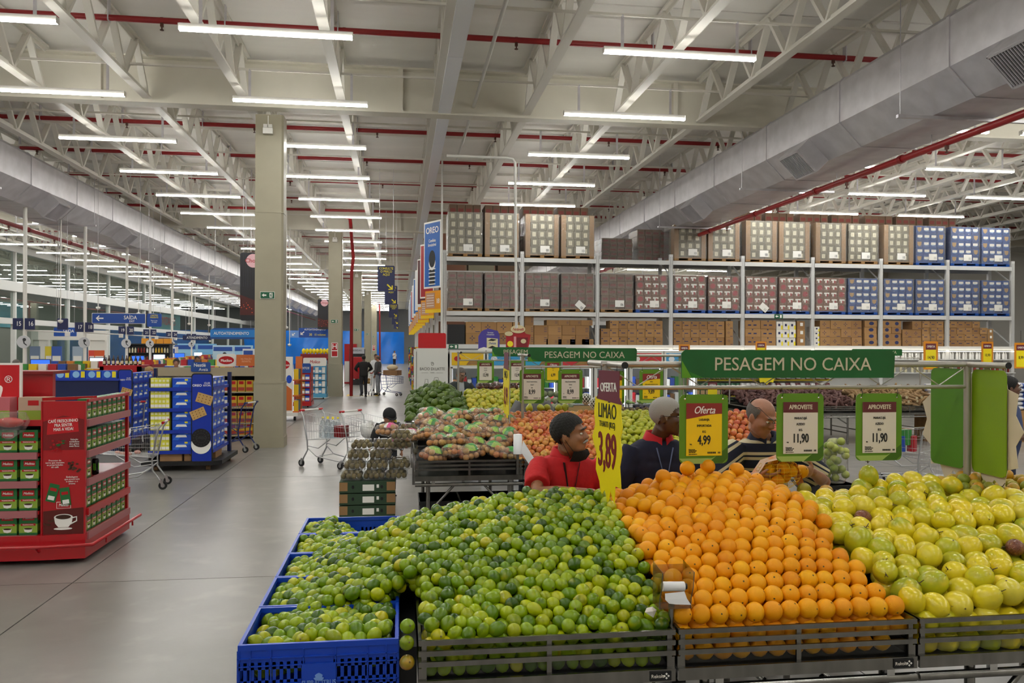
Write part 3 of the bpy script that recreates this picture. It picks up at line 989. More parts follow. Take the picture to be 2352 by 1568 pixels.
# ---- blue fruit crates stacked along the left side
m_crate = mat('blue_crate_plastic', '0b3fb4', .38)
m_crate2 = mat('crate_lettering', '6f95d8', .5)
def crate_parts(par, w, d, h):
    # local: x 0..w, y 0..d, z 0..h
    t = .012
    b = MB()
    b.box(0, 0, h - .022, w, .014, h).box(0, d - .014, h - .022, w, d, h).box(0, .014, h - .022, .014, d - .014, h).box(w - .014, .014, h - .022, w, d - .014, h)
    O('rim', b.mesh('rim', m_crate), par)
    O('crate_bottom', MB().box(.01, .01, 0, w - .01, d - .01, .012).mesh('cb', m_crate), par)
    def wall(L_):
        # grid wall in x/z, slots between ribs, thickness along y
        q = MB()
        q.box(0, .004, h - .07, L_, .008, h - .022)
        q.box(0, .004, .0, L_, .008, .03)
        mid = (.40 * L_, .60 * L_)
        q.box(mid[0], .004, .03, mid[1], .008, h - .1)
        ns = 3
        for zz0, zz1 in ((.03 + i * (h - .1) / ns, .03 + (i + 1) * (h - .1) / ns) for i in range(ns)):
            q.box(0, .004, zz1 - .028, L_, .008, zz1)
            for c0, c1 in ((0, mid[0]), (mid[1], L_)):
                n_ = 9
                for k in range(n_ + 1):
                    xx = c0 + (c1 - c0) * k / n_
                    q.box(max(xx - .0065, 0), .004, zz0, min(xx + .0065, L_), .008, zz1)
        for z in (h - .055, h - .085, h * .5, .02):
            q.box(0, -.003, z, L_, .004, z + .004)
        for x in (0, .045, .2 * L_, .4 * L_, .6 * L_, .8 * L_, L_ - .05, L_ - .005):
            q.box(x, -.003, 0, x + .004, .004, h - .022)
        return q
    fw = O('front_wall', wall(w).mesh('w', m_crate), par)
    O('back_wall', wall(w).mesh('w', m_crate), par, (w, d, 0), (0, 0, PI))
    O('side_wall', wall(d).mesh('w', m_crate), par, (0, d, 0), (0, 0, -PI / 2))
    O('side_wall', wall(d).mesh('w', m_crate), par, (w, 0, 0), (0, 0, PI / 2))
    O('logo_plate', MB().box(w * .395, -.005, h * .40, w * .605, .004, h * .74).mesh('lp', m_crate), fw)
    TXT(fw, 'SUPRACITRUS', w * .5, -.0065, h * .5, .026, m_crate2, bold=.02, sx=.8)
    lg = MB().prism([(-.02, 0), (-.012, -.01), (.012, -.01), (.02, 0), (.012, .003), (.015, .011), (.007, .017), (0, .02), (-.007, .017), (-.015, .011), (-.012, .003)], .003, 0, 'xz', 0)
    O('logo', lg.mesh('lg', m_crate2), fw, (w * .5, -.008, h * .56))
for i, y in enumerate((3.262, 3.74, 4.215, 4.69, 5.17)):
    for j, z in enumerate((.69, .37, .05)):
        if j and i:
            continue
        c = T('fruit_crate', 'blue plastic fruit crate, %s from the front along the lime bin' % ordw(i) if not j else 'blue plastic fruit crate under the front one, %s level down' % ordw(j - 1), 'crate', (-.612, y, z))
        crate_parts(c, .612, .468, .31)
T('crate_base_and_gap_shade', 'low black platform carrying the row of blue crates, with black filler as gap shade', 'platform', me=MB().box(-.6, 3.27, 0, -.01, 5.62, .05).box(-.58, 3.76, .05, -.03, 5.6, .685).box(.004, 3.36, 0, .074, 5.0, .93).mesh('cbs', m_black))  # last box: black filler painting the shade between crates and stand
# ================================================================ price cards, signs and tube frames
m_frame = mat('grey_tube_paint', 'aeaaa2', .35, .6)
m_cgreen = mat('card_board_green', '5d8a16', .4)
m_cdark = mat('card_board_dark_green', '41690f', .4)
m_clight = mat('card_board_pale_green', '9cb45c', .4)
m_yelp = mat('price_sheet_yellow', 'f2c90a', .4)
m_band = mat('price_sheet_red', '8c2a24', .45)
m_bandm = mat('price_sheet_maroon', '63272a', .45)
m_sheet = mat('price_sheet_cream', 'd9d0c4', .5)
_board = MB().prism(rrect(.285, .39, .03, 5), .006).mesh('board', m_cgreen)
_trim = MB().prism([(-.1425, -.165), (.05, -.165), (.1425, -.12), (.1425, -.165), (.112, -.195), (-.112, -.195), (-.1425, -.168)], .001, 0, 'xz', -.001).mesh('wedge', m_clight)
_trim2 = MB().prism([(.02, -.194), (.11, -.194), (.1415, -.165), (.1415, -.1)], .001, 0, 'xz', -.0018).mesh('wedge', m_cdark)
def _sheet(body, head, wave):
    b = MB().prism([(-.105, -.148), (.105, -.148), (.105, .148), (-.105, .148)], .001, 0, 'xz', -.004)
    if wave:
        pts = [(-.105, .148), (.105, .148)] + [(.105 - .21 * i / 10, .148 - .072 - .016 * math.cos(PI * (.1 + i / 10 * 1.1))) for i in range(11)][::1]
        pts = [(-.105, .148)] + [(-.105 + .21 * i / 10, .072 + .016 * math.sin(-.9 + 2.6 * i / 10)) for i in range(11)] + [(.105, .148)]
    else:
        pts = [(-.105, .088), (.105, .088), (.105, .148), (-.105, .148)]
    b.prism(pts, .001, 1, 'xz', -.0052)
    return b.mesh('sheet', body, head)
_sh_of = _sheet(m_yelp, m_band, True)
_sh_ap = _sheet(m_sheet, m_bandm, False)
_hook = MB().tube([(-.11, -.002, .178), (-.11, -.012, .2), (-.112, 0, .225), (-.108, .012, .212)], .0018, 5).tube([(.11, -.002, .178), (.11, -.012, .2), (.112, 0, .225), (.108, .012, .212)], .0018, 5).mesh('hook', m_dark)
_pin = MB().lathe([(.006, 0), (.003, .002), (0, .002)], 8, M=Matrix.Rotation(PI / 2, 3, 'X')).mesh('eyelet', m_chrome)
def card(loc, label, kind, lines, price, rz=0., s=1., fine=True):
    c = T('price_card', label, 'price card', loc, rz, sc=s)
    O('board', _board, c)
    O('pale_wedge', _trim, c)
    O('dark_wedge', _trim2, c)
    O('hooks', _hook, c)
    for sx_ in (-1, 1):
        O('eyelet', _pin, c, (sx_ * .112, -.001, .17))
    sh = O('sheet', _sh_of if kind == 'Oferta' else _sh_ap, c, (0, 0, -.002))
    if kind == 'Oferta':
        TXT(sh, 'Oferta', 0, -.006, .108, .058, m_txtw, shear=.35, sx=.8, bold=.012)
    else:
        TXT(sh, 'APROVEITE', 0, -.006, .118, .036, m_cream, bold=.03, sx=.78)
    for i, l in enumerate(lines):
        TXT(sh, l, 0, -.005, .055 - .034 * i, .019, m_txtb, sx=.8)
    TXT(sh, price, 0, -.005, -.062, .072, m_txtb, sx=.62, bold=.025)
    if fine:
        TXT(sh, 'R$', -.078, -.005, -.083, .01, m_txtb)
        TXT(sh, 'Preço por kg\nUnidade R$ %s\nValor R$ %s' % (price, price), -.09, -.005, -.12, .0085, m_txtb, align='LEFT', sx=.8)
        TXT(sh, 'LJ 04  SECTOR FLV', -.09, -.005, -.139, .006, m_txtb, align='LEFT')
        bc_ = MB()
        for k in range(14):
            bc_.box(.02 + k * .0036, -.0055, -.136, .02 + k * .0036 + (.002 if k % 3 else .003), -.005, -.126)
        for k in range(3):
            bc_.box(.082 + k * .005, -.0055, -.136, .085 + k * .005, -.005, -.126)
        O('barcode', bc_.mesh('bc', m_txtb), sh)
    return c
def frame(x0, x1, y, label, z0=.85, lx=.0, ends=True, zz=10):
    f = T('tube_stand', label, 'sign frame', (0, y, 0))
    w = x1 - x0
    O('post', MB().tube([(x1, 0, z0), (x1, 0, 2.05)], .021, 10).mesh('po', m_frame), f)
    O('post', MB().tube([(x0, 0, z0), (x0, 0, 2.05)], .017, 10).mesh('po', m_frame), f)
    O('top_bar', MB().tube([(x0 - .02, 0, 2.058), (x1 + .02, 0, 2.058)], .017, 10).mesh('tb', m_frame), f)
    O('lower_bar', MB().tube([(x0, 0, 1.926), (x1, 0, 1.926)], .012, 10).mesh('lb', m_frame), f)
    n = max(2, int(w / .36))
    z_ = MB()
    for k in range(n):
        a, b = x0 + w * k / n, x0 + w * (k + 1) / n
        z_.tube([(a, 0, 2.05), ((a + b) / 2, 0, 1.935), (b, 0, 2.05)], .004, 5)
    O('zigzag_rod', z_.mesh('zz', m_frame), f)
    if ends:
        for x in (x0 + .02, x1):
            e = O('end_bar', MB().tube([(x, -.33, 2.058), (x, .45, 2.058)], .018, 10).mesh('eb', m_frame), f)
            for y_ in (-.335, .45):
                O('end_cap', MB().tube([(x, y_, 2.058), (x, y_ + .006, 2.058)], .0185, 10).mesh('ec', m_rubber), e)
    return f
m_sgreen = mat('sign_green', '17602a', .4, patch=('1c5420', 2.2, .45, .7))
m_sl = mat('sign_light_green', '5f9a1c', .4)
m_sl2 = mat('sign_mid_green', '2f7a20', .4)
m_signtxt = mat('sign_letter', 'c9bea4', .5)
def caixa_sign(loc, label, w=1.285, rz=0.):
    s = T('hanging_sign', label, 'sign', loc, rz)
    h = .158
    O('panel', MB().prism([(-w / 2 + .0, -h / 2), (w / 2 - .006, -h / 2), (w / 2, h / 2 - .02), (w / 2 - .02, h / 2), (-w / 2 + .02, h / 2), (-w / 2, h / 2 - .02)], .01).mesh('pn', m_sgreen), s)
    O('corner_shape', MB().prism([(-w / 2 + .002, -h / 2 + .001), (-w / 2 + .06, -h / 2 + .001), (-w / 2 + .002, h / 2 - .06)], .001, 0, 'xz', -.001).prism([(-w / 2 + .06, -h / 2 + .001), (-w / 2 + .13, -h / 2 + .001), (-w / 2 + .045, -h / 2 + .035)], .001, 1, 'xz', -.001).mesh('cs', m_sl, m_sl2), s)
    TXT(s, 'PESAGEM NO CAIXA', .02, -.0015, -.004, .105, m_signtxt, sx=.97 * w / 1.285, bold=.004)
    O('clips', MB().box(-w * .35, .01, -.02, -w * .35 + .03, .03, .06).box(w * .35, .01, -.02, w * .35 + .03, .03, .06).mesh('cl', m_frame), s)
    return s
frame(1.133, 3.334, 4.45, 'grey tube frame with zigzag rods standing in the citrus stands')
caixa_sign((2.203, 4.41, 2.06), 'largest green PESAGEM NO CAIXA sign over the oranges')
card((1.703, 4.44, 1.692), 'yellow Oferta card for LARANJA IMPORTADA at 4,99', 'Oferta', ['LARANJA', 'IMPORTADA', 'KG'], '4,99')
card((2.28, 4.44, 1.696), 'cream APROVEITE card MARACUJÁ 11,90 in front of the striped man', 'A', ['MARACUJÁ', 'AZEDO', 'KG'], '11,90')
card((2.766, 4.44, 1.694), 'cream APROVEITE card MARACUJÁ 11,90 hanging farther right', 'A', ['MARACUJÁ', 'AZEDO', 'KG'], '11,90')
# lime offer card hanging from the left end bar, facing left
def burst(w, h, n, seed, jag):
    r_ = random.Random(seed)
    p = []
    m_ = 7
    for i in range(m_):
        z = h / 2 - h * i / m_
        p.append((w / 2 - (jag if i % 2 else 0), z))
    for i in range(n):
        x = w / 2 - w * (i + .5) / n * .92
        p.append((x + .02, -h / 2 + (0 if i % 2 else -.09)))
    for i in range(m_, 0, -1):
        z = h / 2 - h * (i - 1) / m_
        p.append((-w / 2 + (jag if i % 2 else 0), z))
    return p
lc = T('offer_card', 'yellow burst LIMÃO THAITI offer card at 3,89 hanging over the limes', 'price card', (1.105, 4.29, 1.705), rz=-PI / 2 + .2, sc=(.95, 1, .87))
yb = [(-.16, .2), (.17, .2), (.165, .12), (.185, .03), (.16, -.03), (.18, -.12), (.155, -.2), (.17, -.33), (.10, -.325), (.09, -.44), (.04, -.36), (.01, -.46), (-.03, -.37), (-.08, -.42), (-.1, -.33), (-.15, -.26), (-.14, -.16), (-.2, -.06), (-.16, .02), (-.175, .1)]
O('yellow_burst', MB().prism(yb, .004).mesh('yb', mat('burst_yellow', 'f0dc08', .4)), lc)
O('header', MB().prism([(-.14, .19), (.19, .17), (.15, .215), (.155, .37), (-.11, .37), (-.11, .23)], .004, 0, 'xz', -.003).mesh('hd', mat('header_maroon', '6c2c3a', .45)), lc)
TXT(lc, 'OFERTA', .02, -.004, .265, .078, m_txtw, sx=.72, bold=.015, rot=(0, -.04, 0))
TXT(lc, 'LIMÃO', .0, -.001, .115, .13, m_txtb, sx=.6, bold=.004)
TXT(lc, 'THAITI (KG)', .0, -.001, .035, .05, m_txtb, sx=.75)
TXT(lc, '3,89', .0, -.001, -.135, .30, mat('burst_digit', '7a1420', .45), sx=.46, bold=.022)
O('hooks', MB().tube([(-.08, 0, .36), (-.08, 0, .4)], .002, 5).tube([(.12, 0, .36), (.12, 0, .4)], .002, 5).mesh('hk', m_dark), lc)
# blank backs of cards on the right end bar
star = [(0.21 * (1.15 if i % 2 else .92) * math.cos(2 * PI * i / 22), .27 * (1.15 if i % 2 else .92) * math.sin(2 * PI * i / 22)) for i in range(22)]
m_star = mat('burst_back', 'cdbfa8', .6)
m_back = mat('card_back_green', '7a9a12', .35)
for i, (dy, lab, tl) in enumerate(((-.16, 'blank green back of a price card hanging nearer on the right end bar', -.06), (.2, 'blank green back of a price card hanging farther on the right end bar', .02))):
    c = T('price_card', lab, 'price card', (3.355, 4.45 + dy, 1.73), rz=PI / 2 + tl)
    O('board', MB().prism(rrect(.30, .60, .04, 5), .006, 0, 'xz', .002).mesh('bd', m_back if i == 0 else mat('card_back_dark', '4f8218', .35)), c)
    O('burst', MB().prism([(a * 1.12, b * 1.2 - .03) for a, b in star], .003, 0, 'xz', -.01 - .006 * i).mesh('br', m_star), c)
    O('hooks', _hook, c, (0, 0, .105))
# plastic bag dispenser at the front
ac = glassy('smoked_acrylic', (.8, .76, .68), .3, .03)
bd = T('bag_dispenser', 'clear acrylic bag dispenser on a post between limes and oranges', 'bag dispenser', (1.128, 3.30, 1.0))
O('post', MB().tube([(0, 0, -.12), (0, 0, .06)], .010, 10).tube([(0, 0, .03), (0, 0, .085)], .013, 10).mesh('po', m_steel), bd)
O('back_sheet', MB().box(-.066, .045, .07, .066, .048, .235).mesh('bs', ac), bd)
O('base_sheet', MB().box(-.066, -.045, .075, .066, .048, .078).mesh('bs', ac), bd)
O('front_lip', MB().box(-.066, -.047, .075, .066, -.044, .105).mesh('fl', ac), bd)
for sx_ in (-1, 1):
    O('side_sheet', MB().prism([(-.047, .075), (.048, .075), (.048, .25), (-.085, .235), (-.075, .17), (-.05, .12)], .003, 0, 'yz', sx_ * .066).mesh('ss', ac), bd)
    O('side_edge', MB().tube([(sx_ * .067, -.047, .078), (sx_ * .067, -.05, .12), (sx_ * .067, -.075, .17), (sx_ * .067, -.085, .235)], .0018, 5).mesh('se', mat('acrylic_edge', '55504a', .3)), bd)
rl = O('bag_roll', MB().tube([(-.05, -.03, .165), (.043, -.03, .162)], .02, 16).mesh('br', mat('bag_white', 'e9eaec', .5)), bd)
O('roll_core', MB().tube([(.043, -.03, .162), (.054, -.03, .162)], .013, 12).mesh('rc', m_dark), rl)
q = MB()
pv = [(-.045, -.05, .142), (.038, -.05, .147), (-.046, -.056, .118), (.046, -.058, .12), (-.03, -.058, .102), (.062, -.062, .095), (0, -.06, .098)]
q.add(pv, [(0, 1, 3, 2), (2, 3, 5, 6), (2, 6, 4)])
O('bag_end', q.mesh('be', mat('bag_white', 'e9eaec', .5)), rl)
# ================================================================ people
def rotM(p=0, y=0, r=0):
    return Matrix.Rotation(y, 3, 'Z') @ Matrix.Rotation(p, 3, 'X') @ Matrix.Rotation(r, 3, 'Y')
def m_skin(name, c):
    return mat('skin_' + name, c, .45, bump=.06, bs=180, var=.12, vs=30, sss=.08)
m_eye = mat('eye_white', 'd8d2c8', .2)
m_iris = mat('eye_dark', '20140c', .15)
def head_shapes(b, c, R, fat=1.):
    """head fused from overlapping shapes; local face looks along -Y, c = head centre"""
    c = Vector(c)
    def e(p, r, rr=None):
        b.ell(c + R @ Vector(p), r, 14, 10, M=R @ rr if rr else R)
    e((0, .014, .032), (.077, .096, .088))
    e((0, -.02, -.03), (.067 * fat, .072, .082))
    e((0, -.046, -.075), (.05 * fat, .045, .04))
    e((0, -.072, -.1), (.025, .022, .02))
    e((0, -.077, .03), (.05, .018, .011))
    for s in (-1, 1):
        e((s * .036, -.066, -.022), (.023 * fat, .022, .022))
        e((s * .079, .014, -.012), (.009, .02, .033), Matrix.Rotation(s * -.25, 3, 'Z'))
        e((s * .082, .02, .0), (.008, .012, .018))
        e((s * .012, -.1, -.022), (.009, .011, .009))
    b.tube([c + R @ Vector(p) for p in ((0, -.083, .022), (0, -.096, 0), (0, -.109, -.02), (0, -.1, -.03))], [.008, .0105, .0135, .009], 8)
    e((0, -.088, -.052), (.024, .012, .007))
    e((0, -.086, -.064), (.021, .012, .0075))
def hand_shapes(b, w, d, n, side, curl=.6, sc=1.):
    """palm and five fingers: w wrist, d finger direction, n palm normal, side: +1 thumb on d x n"""
    w, d, n = Vector(w), Vector(d).normalized(), Vector(n).normalized()
    n = (n - d * n.dot(d)).normalized()
    t = d.cross(n) * side
    R = Matrix((t, d, n)).transposed()
    b.ell(w + d * .05 * sc, (.04 * sc, .052 * sc, .017 * sc), 12, 8, M=R)
    for i, (o, L_) in enumerate(((.029, .07), (.010, .078), (-.01, .073), (-.028, .056))):
        p0 = w + d * .078 * sc + t * o * sc
        a = .35 * curl
        pts = [p0]
        q = p0
        for k, f in enumerate((.45, .32, .23)):
            ang = a + k * .75 * curl
            q = q + (d * math.cos(ang) + n * math.sin(ang)) * (L_ * f * sc)
            pts.append(q)
        b.tube(pts, [.0095 * sc, .009 * sc, .008 * sc, .0065 * sc], 8)
        b.ell(q, (.0066 * sc,) * 3, 8, 6)
    p0 = w + d * .025 * sc + t * .03 * sc
    p1 = p0 + (t * .75 + d * .55 + n * .25).normalized() * .035 * sc
    p2 = p1 + (d * .8 + t * .15 + n * .5).normalized() * .03 * sc
    b.tube([p0, p1, p2], [.014 * sc, .011 * sc, .008 * sc], 8)
def hair_cap(c, R, m, front=.07, side=.0, back=-.055, thick=.009, amp=.003, bald=None, seed=0, par=None, temple=.03):
    """hair shell over the cranium with a hairline; bald = half-angle of a bare crown"""
    b = MB()
    n, k = 80, 44
    r_ = random.Random(seed)
    ph = [r_.random() * 6 for _ in range(5)]
    vs, keep = [], []
    for i in range(k + 1):
        t = PI * i / k
        for j in range(n):
            a = 2 * PI * j / n
            d = Vector((math.sin(t) * math.cos(a), math.sin(t) * math.sin(a), math.cos(t)))
            w = amp * (math.sin(a * 17 + t * 9 + ph[0]) + math.sin(a * 29 - t * 21 + ph[1]) + math.sin(t * 33 + a * 7 + ph[2])) / 2
            p = Vector((d.x * (.077 + thick + w), .014 + d.y * (.096 + thick + w), .032 + d.z * (.088 + thick + w)))
            fr = -d.y
            # hairline height by azimuth
            az = math.atan2(d.x, -d.y)
            f = abs(az)
            if f < .75:
                hl = front - temple * (f / .75) ** 2 * .2
            elif f < 1.25:
                hl = front + (side - front) * (f - .75) / .5
            elif f < 1.75:
                hl = side - .02
            else:
                hl = side - .02 + (back - side + .02) * min(1, (f - 1.75) / .7)
            ok = p.z > hl
            if bald and d.z > bald and d.y < .75:
                ok = False
            vs.append(Vector(c) + R @ p)
            keep.append(ok)
    fs = []
    for i in range(k):
        for j in range(n):
            q = (i * n + j, i * n + (j + 1) % n, (i + 1) * n + (j + 1) % n, (i + 1) * n + j)
            if sum(keep[x] for x in q) >= 3:
                fs.append((q[0], q[3], q[2], q[1]))
    b.add(vs, fs, 0, True)
    return O('hair', b.mesh('hair', m), par)
def person(label, loc, rz=0., H=1.74, skin='a8755a', shirt=None, trousers=None, shoes=None, hair=None, lean=(0, 0), belly=1., headp=None, headr=(0, 0, 0), armL=None, armR=None, sleeve=.5, legs=None, vox=.011, fat=1., hairkw=None, lower=True, group=None, handL=None, handR=None, tail=.86, name='person', eyes=True, sleeve_r=1.):
    """standing figure facing -Y. arms: (elbow, wrist); L is image-left when facing us (-X)"""
    P = T(name, label, 'person', loc, rz, group)
    k = H / 1.74
    mk = m_skin(skin, skin)
    def V(x, y, z):
        f = max(0, (z - .95) / .5)
        return Vector(((x + lean[0] * f) * k, (y + lean[1] * f) * k, z * k))
    shL, shR = V(-.185, 0, 1.42), V(.185, 0, 1.42)
    hd = V(0, -.03, 1.625) + Vector(headp or (0, 0, 0))
    R = rotM(*headr)
    arms = []
    for s, sh, a in ((-1, shL, armL), (1, shR, armR)):
        if a is None:
            a = ((s * .25, .02, 1.13), (s * .26, -.06, .87))
        el, wr = [V(*q) if len(q) == 3 else Vector(q[:3]) for q in a]
        arms.append((s, sh, el, wr))
    def torso(b, g=0., z0=.9, z1=1.5):
        rings = []
        for z, w, d, yo in ((.86, .165, .118, .01), (.93, .17, .125, .01), (1.02, .162 * (1 + (belly - 1) * .6), .118 * belly, .0), (1.12, .16 * (1 + (belly - 1) * .5), .118 * belly, -.012 * belly), (1.22, .172, .124, -.005), (1.32, .188, .125, 0), (1.39, .192, .112, .005), (1.44, .165, .092, .01), (1.475, .105, .075, .012), (1.505, .068, .066, .008)):
            if z < z0 - .001 or z > z1:
                continue
            ring = []
            for j in range(24):
                t = 2 * PI * j / 24
                cx_, sy_ = math.cos(t), math.sin(t)
                q = .8
                x = math.copysign(abs(cx_) ** q, cx_) * (w + g)
                y = math.copysign(abs(sy_) ** q, sy_) * (d + g) + yo
                ring.append(V(x, y, z))
            rings.append(ring)
        b.loft(rings)
    # body: one continuous skin
    b = MB()
    torso(b, -.015)
    nk = V(0, .005, 1.49)
    b.tube([V(0, .01, 1.44), nk, hd + R @ Vector((0, .015, -.06))], [.062, .056, .056], 12)
    head_shapes(b, hd, R, fat)
    for (s, sh, el, wr), hb in zip(arms, (handL, handR)):
        b.tube([sh, sh.lerp(el, .5), el, el.lerp(wr, .35), wr], [.05 * k, .047 * k, .04 * k, .041 * k, .027 * k], 12)
        b.ell(el, (.04 * k,) * 3, 10, 8)
        if hb:
            hand_shapes(b, wr, hb[0], hb[1], hb[2], hb[3] if len(hb) > 3 else .6, k)
        else:
            d = (wr - el).normalized()
            hand_shapes(b, wr, d, (-s, -.3, 0), s, .5, k)
    lg = legs or (((-.1, -.01, .5), (-.1, .02, .09)), ((.1, -.01, .5), (.1, .02, .09)))
    lg = [[Vector(q) * k for q in l] for l in lg]
    if lower:
        for s, l in zip((-1, 1), lg):
            hp = V(s * .09, 0, .9)
            b.tube([hp, l[0], l[1]], [.075 * k, .048 * k, .034 * k], 10)
    O('body', remesh(b, vox, 3, 'body', (mk,)), P)
    if eyes:
        for s in (-1, 1):
            e = O('eye', MB().ell((0, 0, 0), (.012, .01, .0065), 10, 8).mesh('eye', m_eye), P, hd + R @ Vector((s * .032, -.0775, .006)))
            e.rotation_euler = R.to_euler()
            O('iris', MB().ell((0, -.0075, 0), (.0055, .004, .0052), 8, 6).mesh('iris', m_iris), e)
            O('eyebrow', MB().tube([hd + R @ Vector((s * q[0], q[1], q[2])) for q in ((.014, -.096, .031), (.032, -.094, .037), (.05, -.08, .031))], [.004, .005, .003], 6).mesh('eb', hair or m_dark), P)
    # shirt
    if shirt:
        b = MB()
        torso(b, .012, tail, 1.476)
        for s, sh, el, wr in arms:
            if sleeve <= .6:
                end = sh.lerp(el, sleeve * 2 * .85)
                st = sh + Vector((-s * .03 * k, 0, .0))
                b.tube([st, sh.lerp(end, .5), end], [.072 * k * sleeve_r, .074 * k * sleeve_r, .076 * k * sleeve_r], 12)
            else:
                b.tube([sh + Vector((-s * .03 * k, 0, 0)), sh.lerp(el, .5), el, el.lerp(wr, .5), wr.lerp(el, .06)], [.07 * k * sleeve_r, .066 * k * sleeve_r, .058 * k * sleeve_r, .052 * k * sleeve_r, .04 * k], 12)
                b.ell(el, (.058 * k * sleeve_r,) * 3, 10, 8)
        O('shirt', remesh(b, max(vox, .011), 4, 'shirt', (shirt,)), P)
    if lower and trousers:
        b = MB()
        torso(b, .006, .86, 1.0)
        for s, l in zip((-1, 1), lg):
            hp = V(s * .085, .005, .9)
            b.tube([hp, hp.lerp(l[0], .5), l[0], l[0].lerp(l[1], .5), l[1]], [.1 * k, .088 * k, .07 * k, .064 * k, .06 * k], 12)
        O('trousers', remesh(b, max(vox, .013), 3, 'trousers', (trousers,)), P)
        for s, l in zip((-1, 1), lg):
            a = l[1]
            q = MB().ell((a.x, a.y - .06 * k, a.z - .04 * k), (.043 * k, .125 * k, .048 * k), 12, 8).box(a.x - .045 * k, a.y - .17 * k, a.z - .09 * k, a.x + .045 * k, a.y + .06 * k, a.z - .065 * k)
            O('shoe', q.mesh('shoe', shoes or m_black), P)
    if hair:
        hair_cap(hd, R, hair, par=P, **(hairkw or {}))
    P_ = P
    P_info[P.name] = (hd, R, V, arms, k)
    return P
P_info = {}
def collar(P, V, m, open_=.05, h=.05, name='collar'):
    """turned polo collar: a band round the neck with two points in front"""
    b = MB()
    rows = []
    for z, r, dz in ((1.475, .072, 0), (1.525, .068, 0), (1.53, .074, 0), (1.48, .092, -.01)):
        ring = []
        for j in range(25):
            t = -PI / 2 + (.12 + open_) + (2 * PI - 2 * (.12 + open_)) * j / 24
            fr = max(0, -math.sin(t)) ** 2
            ring.append(V(math.cos(t) * r * 1.05, math.sin(t) * r * 1.05 + .01 - fr * .012, z - fr * (.035 if dz == 0 else .075)))
        rows.append(ring)
    vs = [p for r in rows for p in r]
    fs = [(i * 25 + j, i * 25 + j + 1, (i + 1) * 25 + j + 1, (i + 1) * 25 + j) for i in range(3) for j in range(24)]
    b.add(vs, fs, 0, True)
    return O(name, b.mesh('collar', m), P)
m_jean = mat('dark_trousers', '22252c', .8, bump=.3, bs=60)
m_hair_b = mat('black_hair', '161412', .5, bump=.8, bs=250, stretch=(1, 3, 1))
m_hair_g = mat('white_hair', 'b9b4ae', .6, bump=.9, bs=400)
m_hair_s = mat('grey_hair', '6d6761', .6, bump=.8, bs=300)
m_redshirt = mat('red_polo_cloth', 'c4141c', .8, bump=.5, bs=22, patch=('a80e16', 7., .5, .8))
m_navy = mat('navy_sweatshirt', '171b33', .9, bump=.5, bs=18, patch=('1d2342', 6., .5, .8))
def stripes():
    M = mat('striped_polo_cloth', '161a30', .85, bump=.35, bs=20)
    N, L = M.node_tree.nodes, M.node_tree.links
    t = N.new('ShaderNodeTexCoord')
    s_ = N.new('ShaderNodeSeparateXYZ')
    L.new(t.outputs['Object'], s_.inputs[0])
    def mth(op, a, b_):
        q = N.new('ShaderNodeMath')
        q.operation = op
        for i, v in enumerate((a, b_)):
            if v is None:
                continue
            if isinstance(v, (int, float)):
                q.inputs[i].default_value = v
            else:
                L.new(v, q.inputs[i])
        return q.outputs[0]
    # arm cloth drops with |x| so the bands bend round the shoulders
    ax = mth('ABSOLUTE', s_.outputs[0], None)
    over = mth('MAXIMUM', mth('SUBTRACT', ax, .19), 0.)
    z = mth('ADD', s_.outputs[2], mth('MULTIPLY', over, .55))
    f = mth('FRACT', mth('DIVIDE', z, .108), None)
    a = mth('MULTIPLY', mth('GREATER_THAN', f, .12), mth('LESS_THAN', f, .30))
    b_ = mth('MULTIPLY', mth('GREATER_THAN', f, .42), mth('LESS_THAN', f, .60))
    k = mth('ADD', a, b_)
    x = N.new('ShaderNodeMix')
    x.data_type = 'RGBA'
    x.inputs[6].default_value = srgb('141a30')
    x.inputs[7].default_value = srgb('c9bd9c')
    L.new(k, x.inputs[0])
    L.new(x.outputs[2], N['Principled BSDF'].inputs['Base Color'])
    return M
def glasses(P, hd, R, up=0., tilt=0., m=None):
    b = MB()
    R2 = R @ Matrix.Rotation(tilt, 3, 'X')
    def pt(x, y, z):
        return hd + R2 @ Vector((x, y, z + up))
    for s in (-1, 1):
        b.tube([pt(s * .033 + .026 * math.cos(2 * PI * i / 14), -.112, .004 + .018 * math.sin(2 * PI * i / 14)) for i in range(14)], .0016, 5, closed=True)
        b.tube([pt(s * .059, -.11, .008), pt(s * .082, -.06, .01), pt(s * .086, .01, .008), pt(s * .086, .035, -.012)], .0017, 5)
    b.tube([pt(-.008, -.113, .006), pt(.008, -.113, .006)], .0016, 5)
    g = O('glasses', b.mesh('glasses', m or m_black), P)
    q = MB()
    for s in (-1, 1):
        q.add([pt(s * .033 + .025 * math.cos(2 * PI * i / 12), -.1125, .004 + .017 * math.sin(2 * PI * i / 12)) for i in range(12)], [tuple(range(12))])
    O('lenses', q.mesh('lens', glassy('spectacle_lens', (.9, .92, .92), .2, .02)), g)
    return g
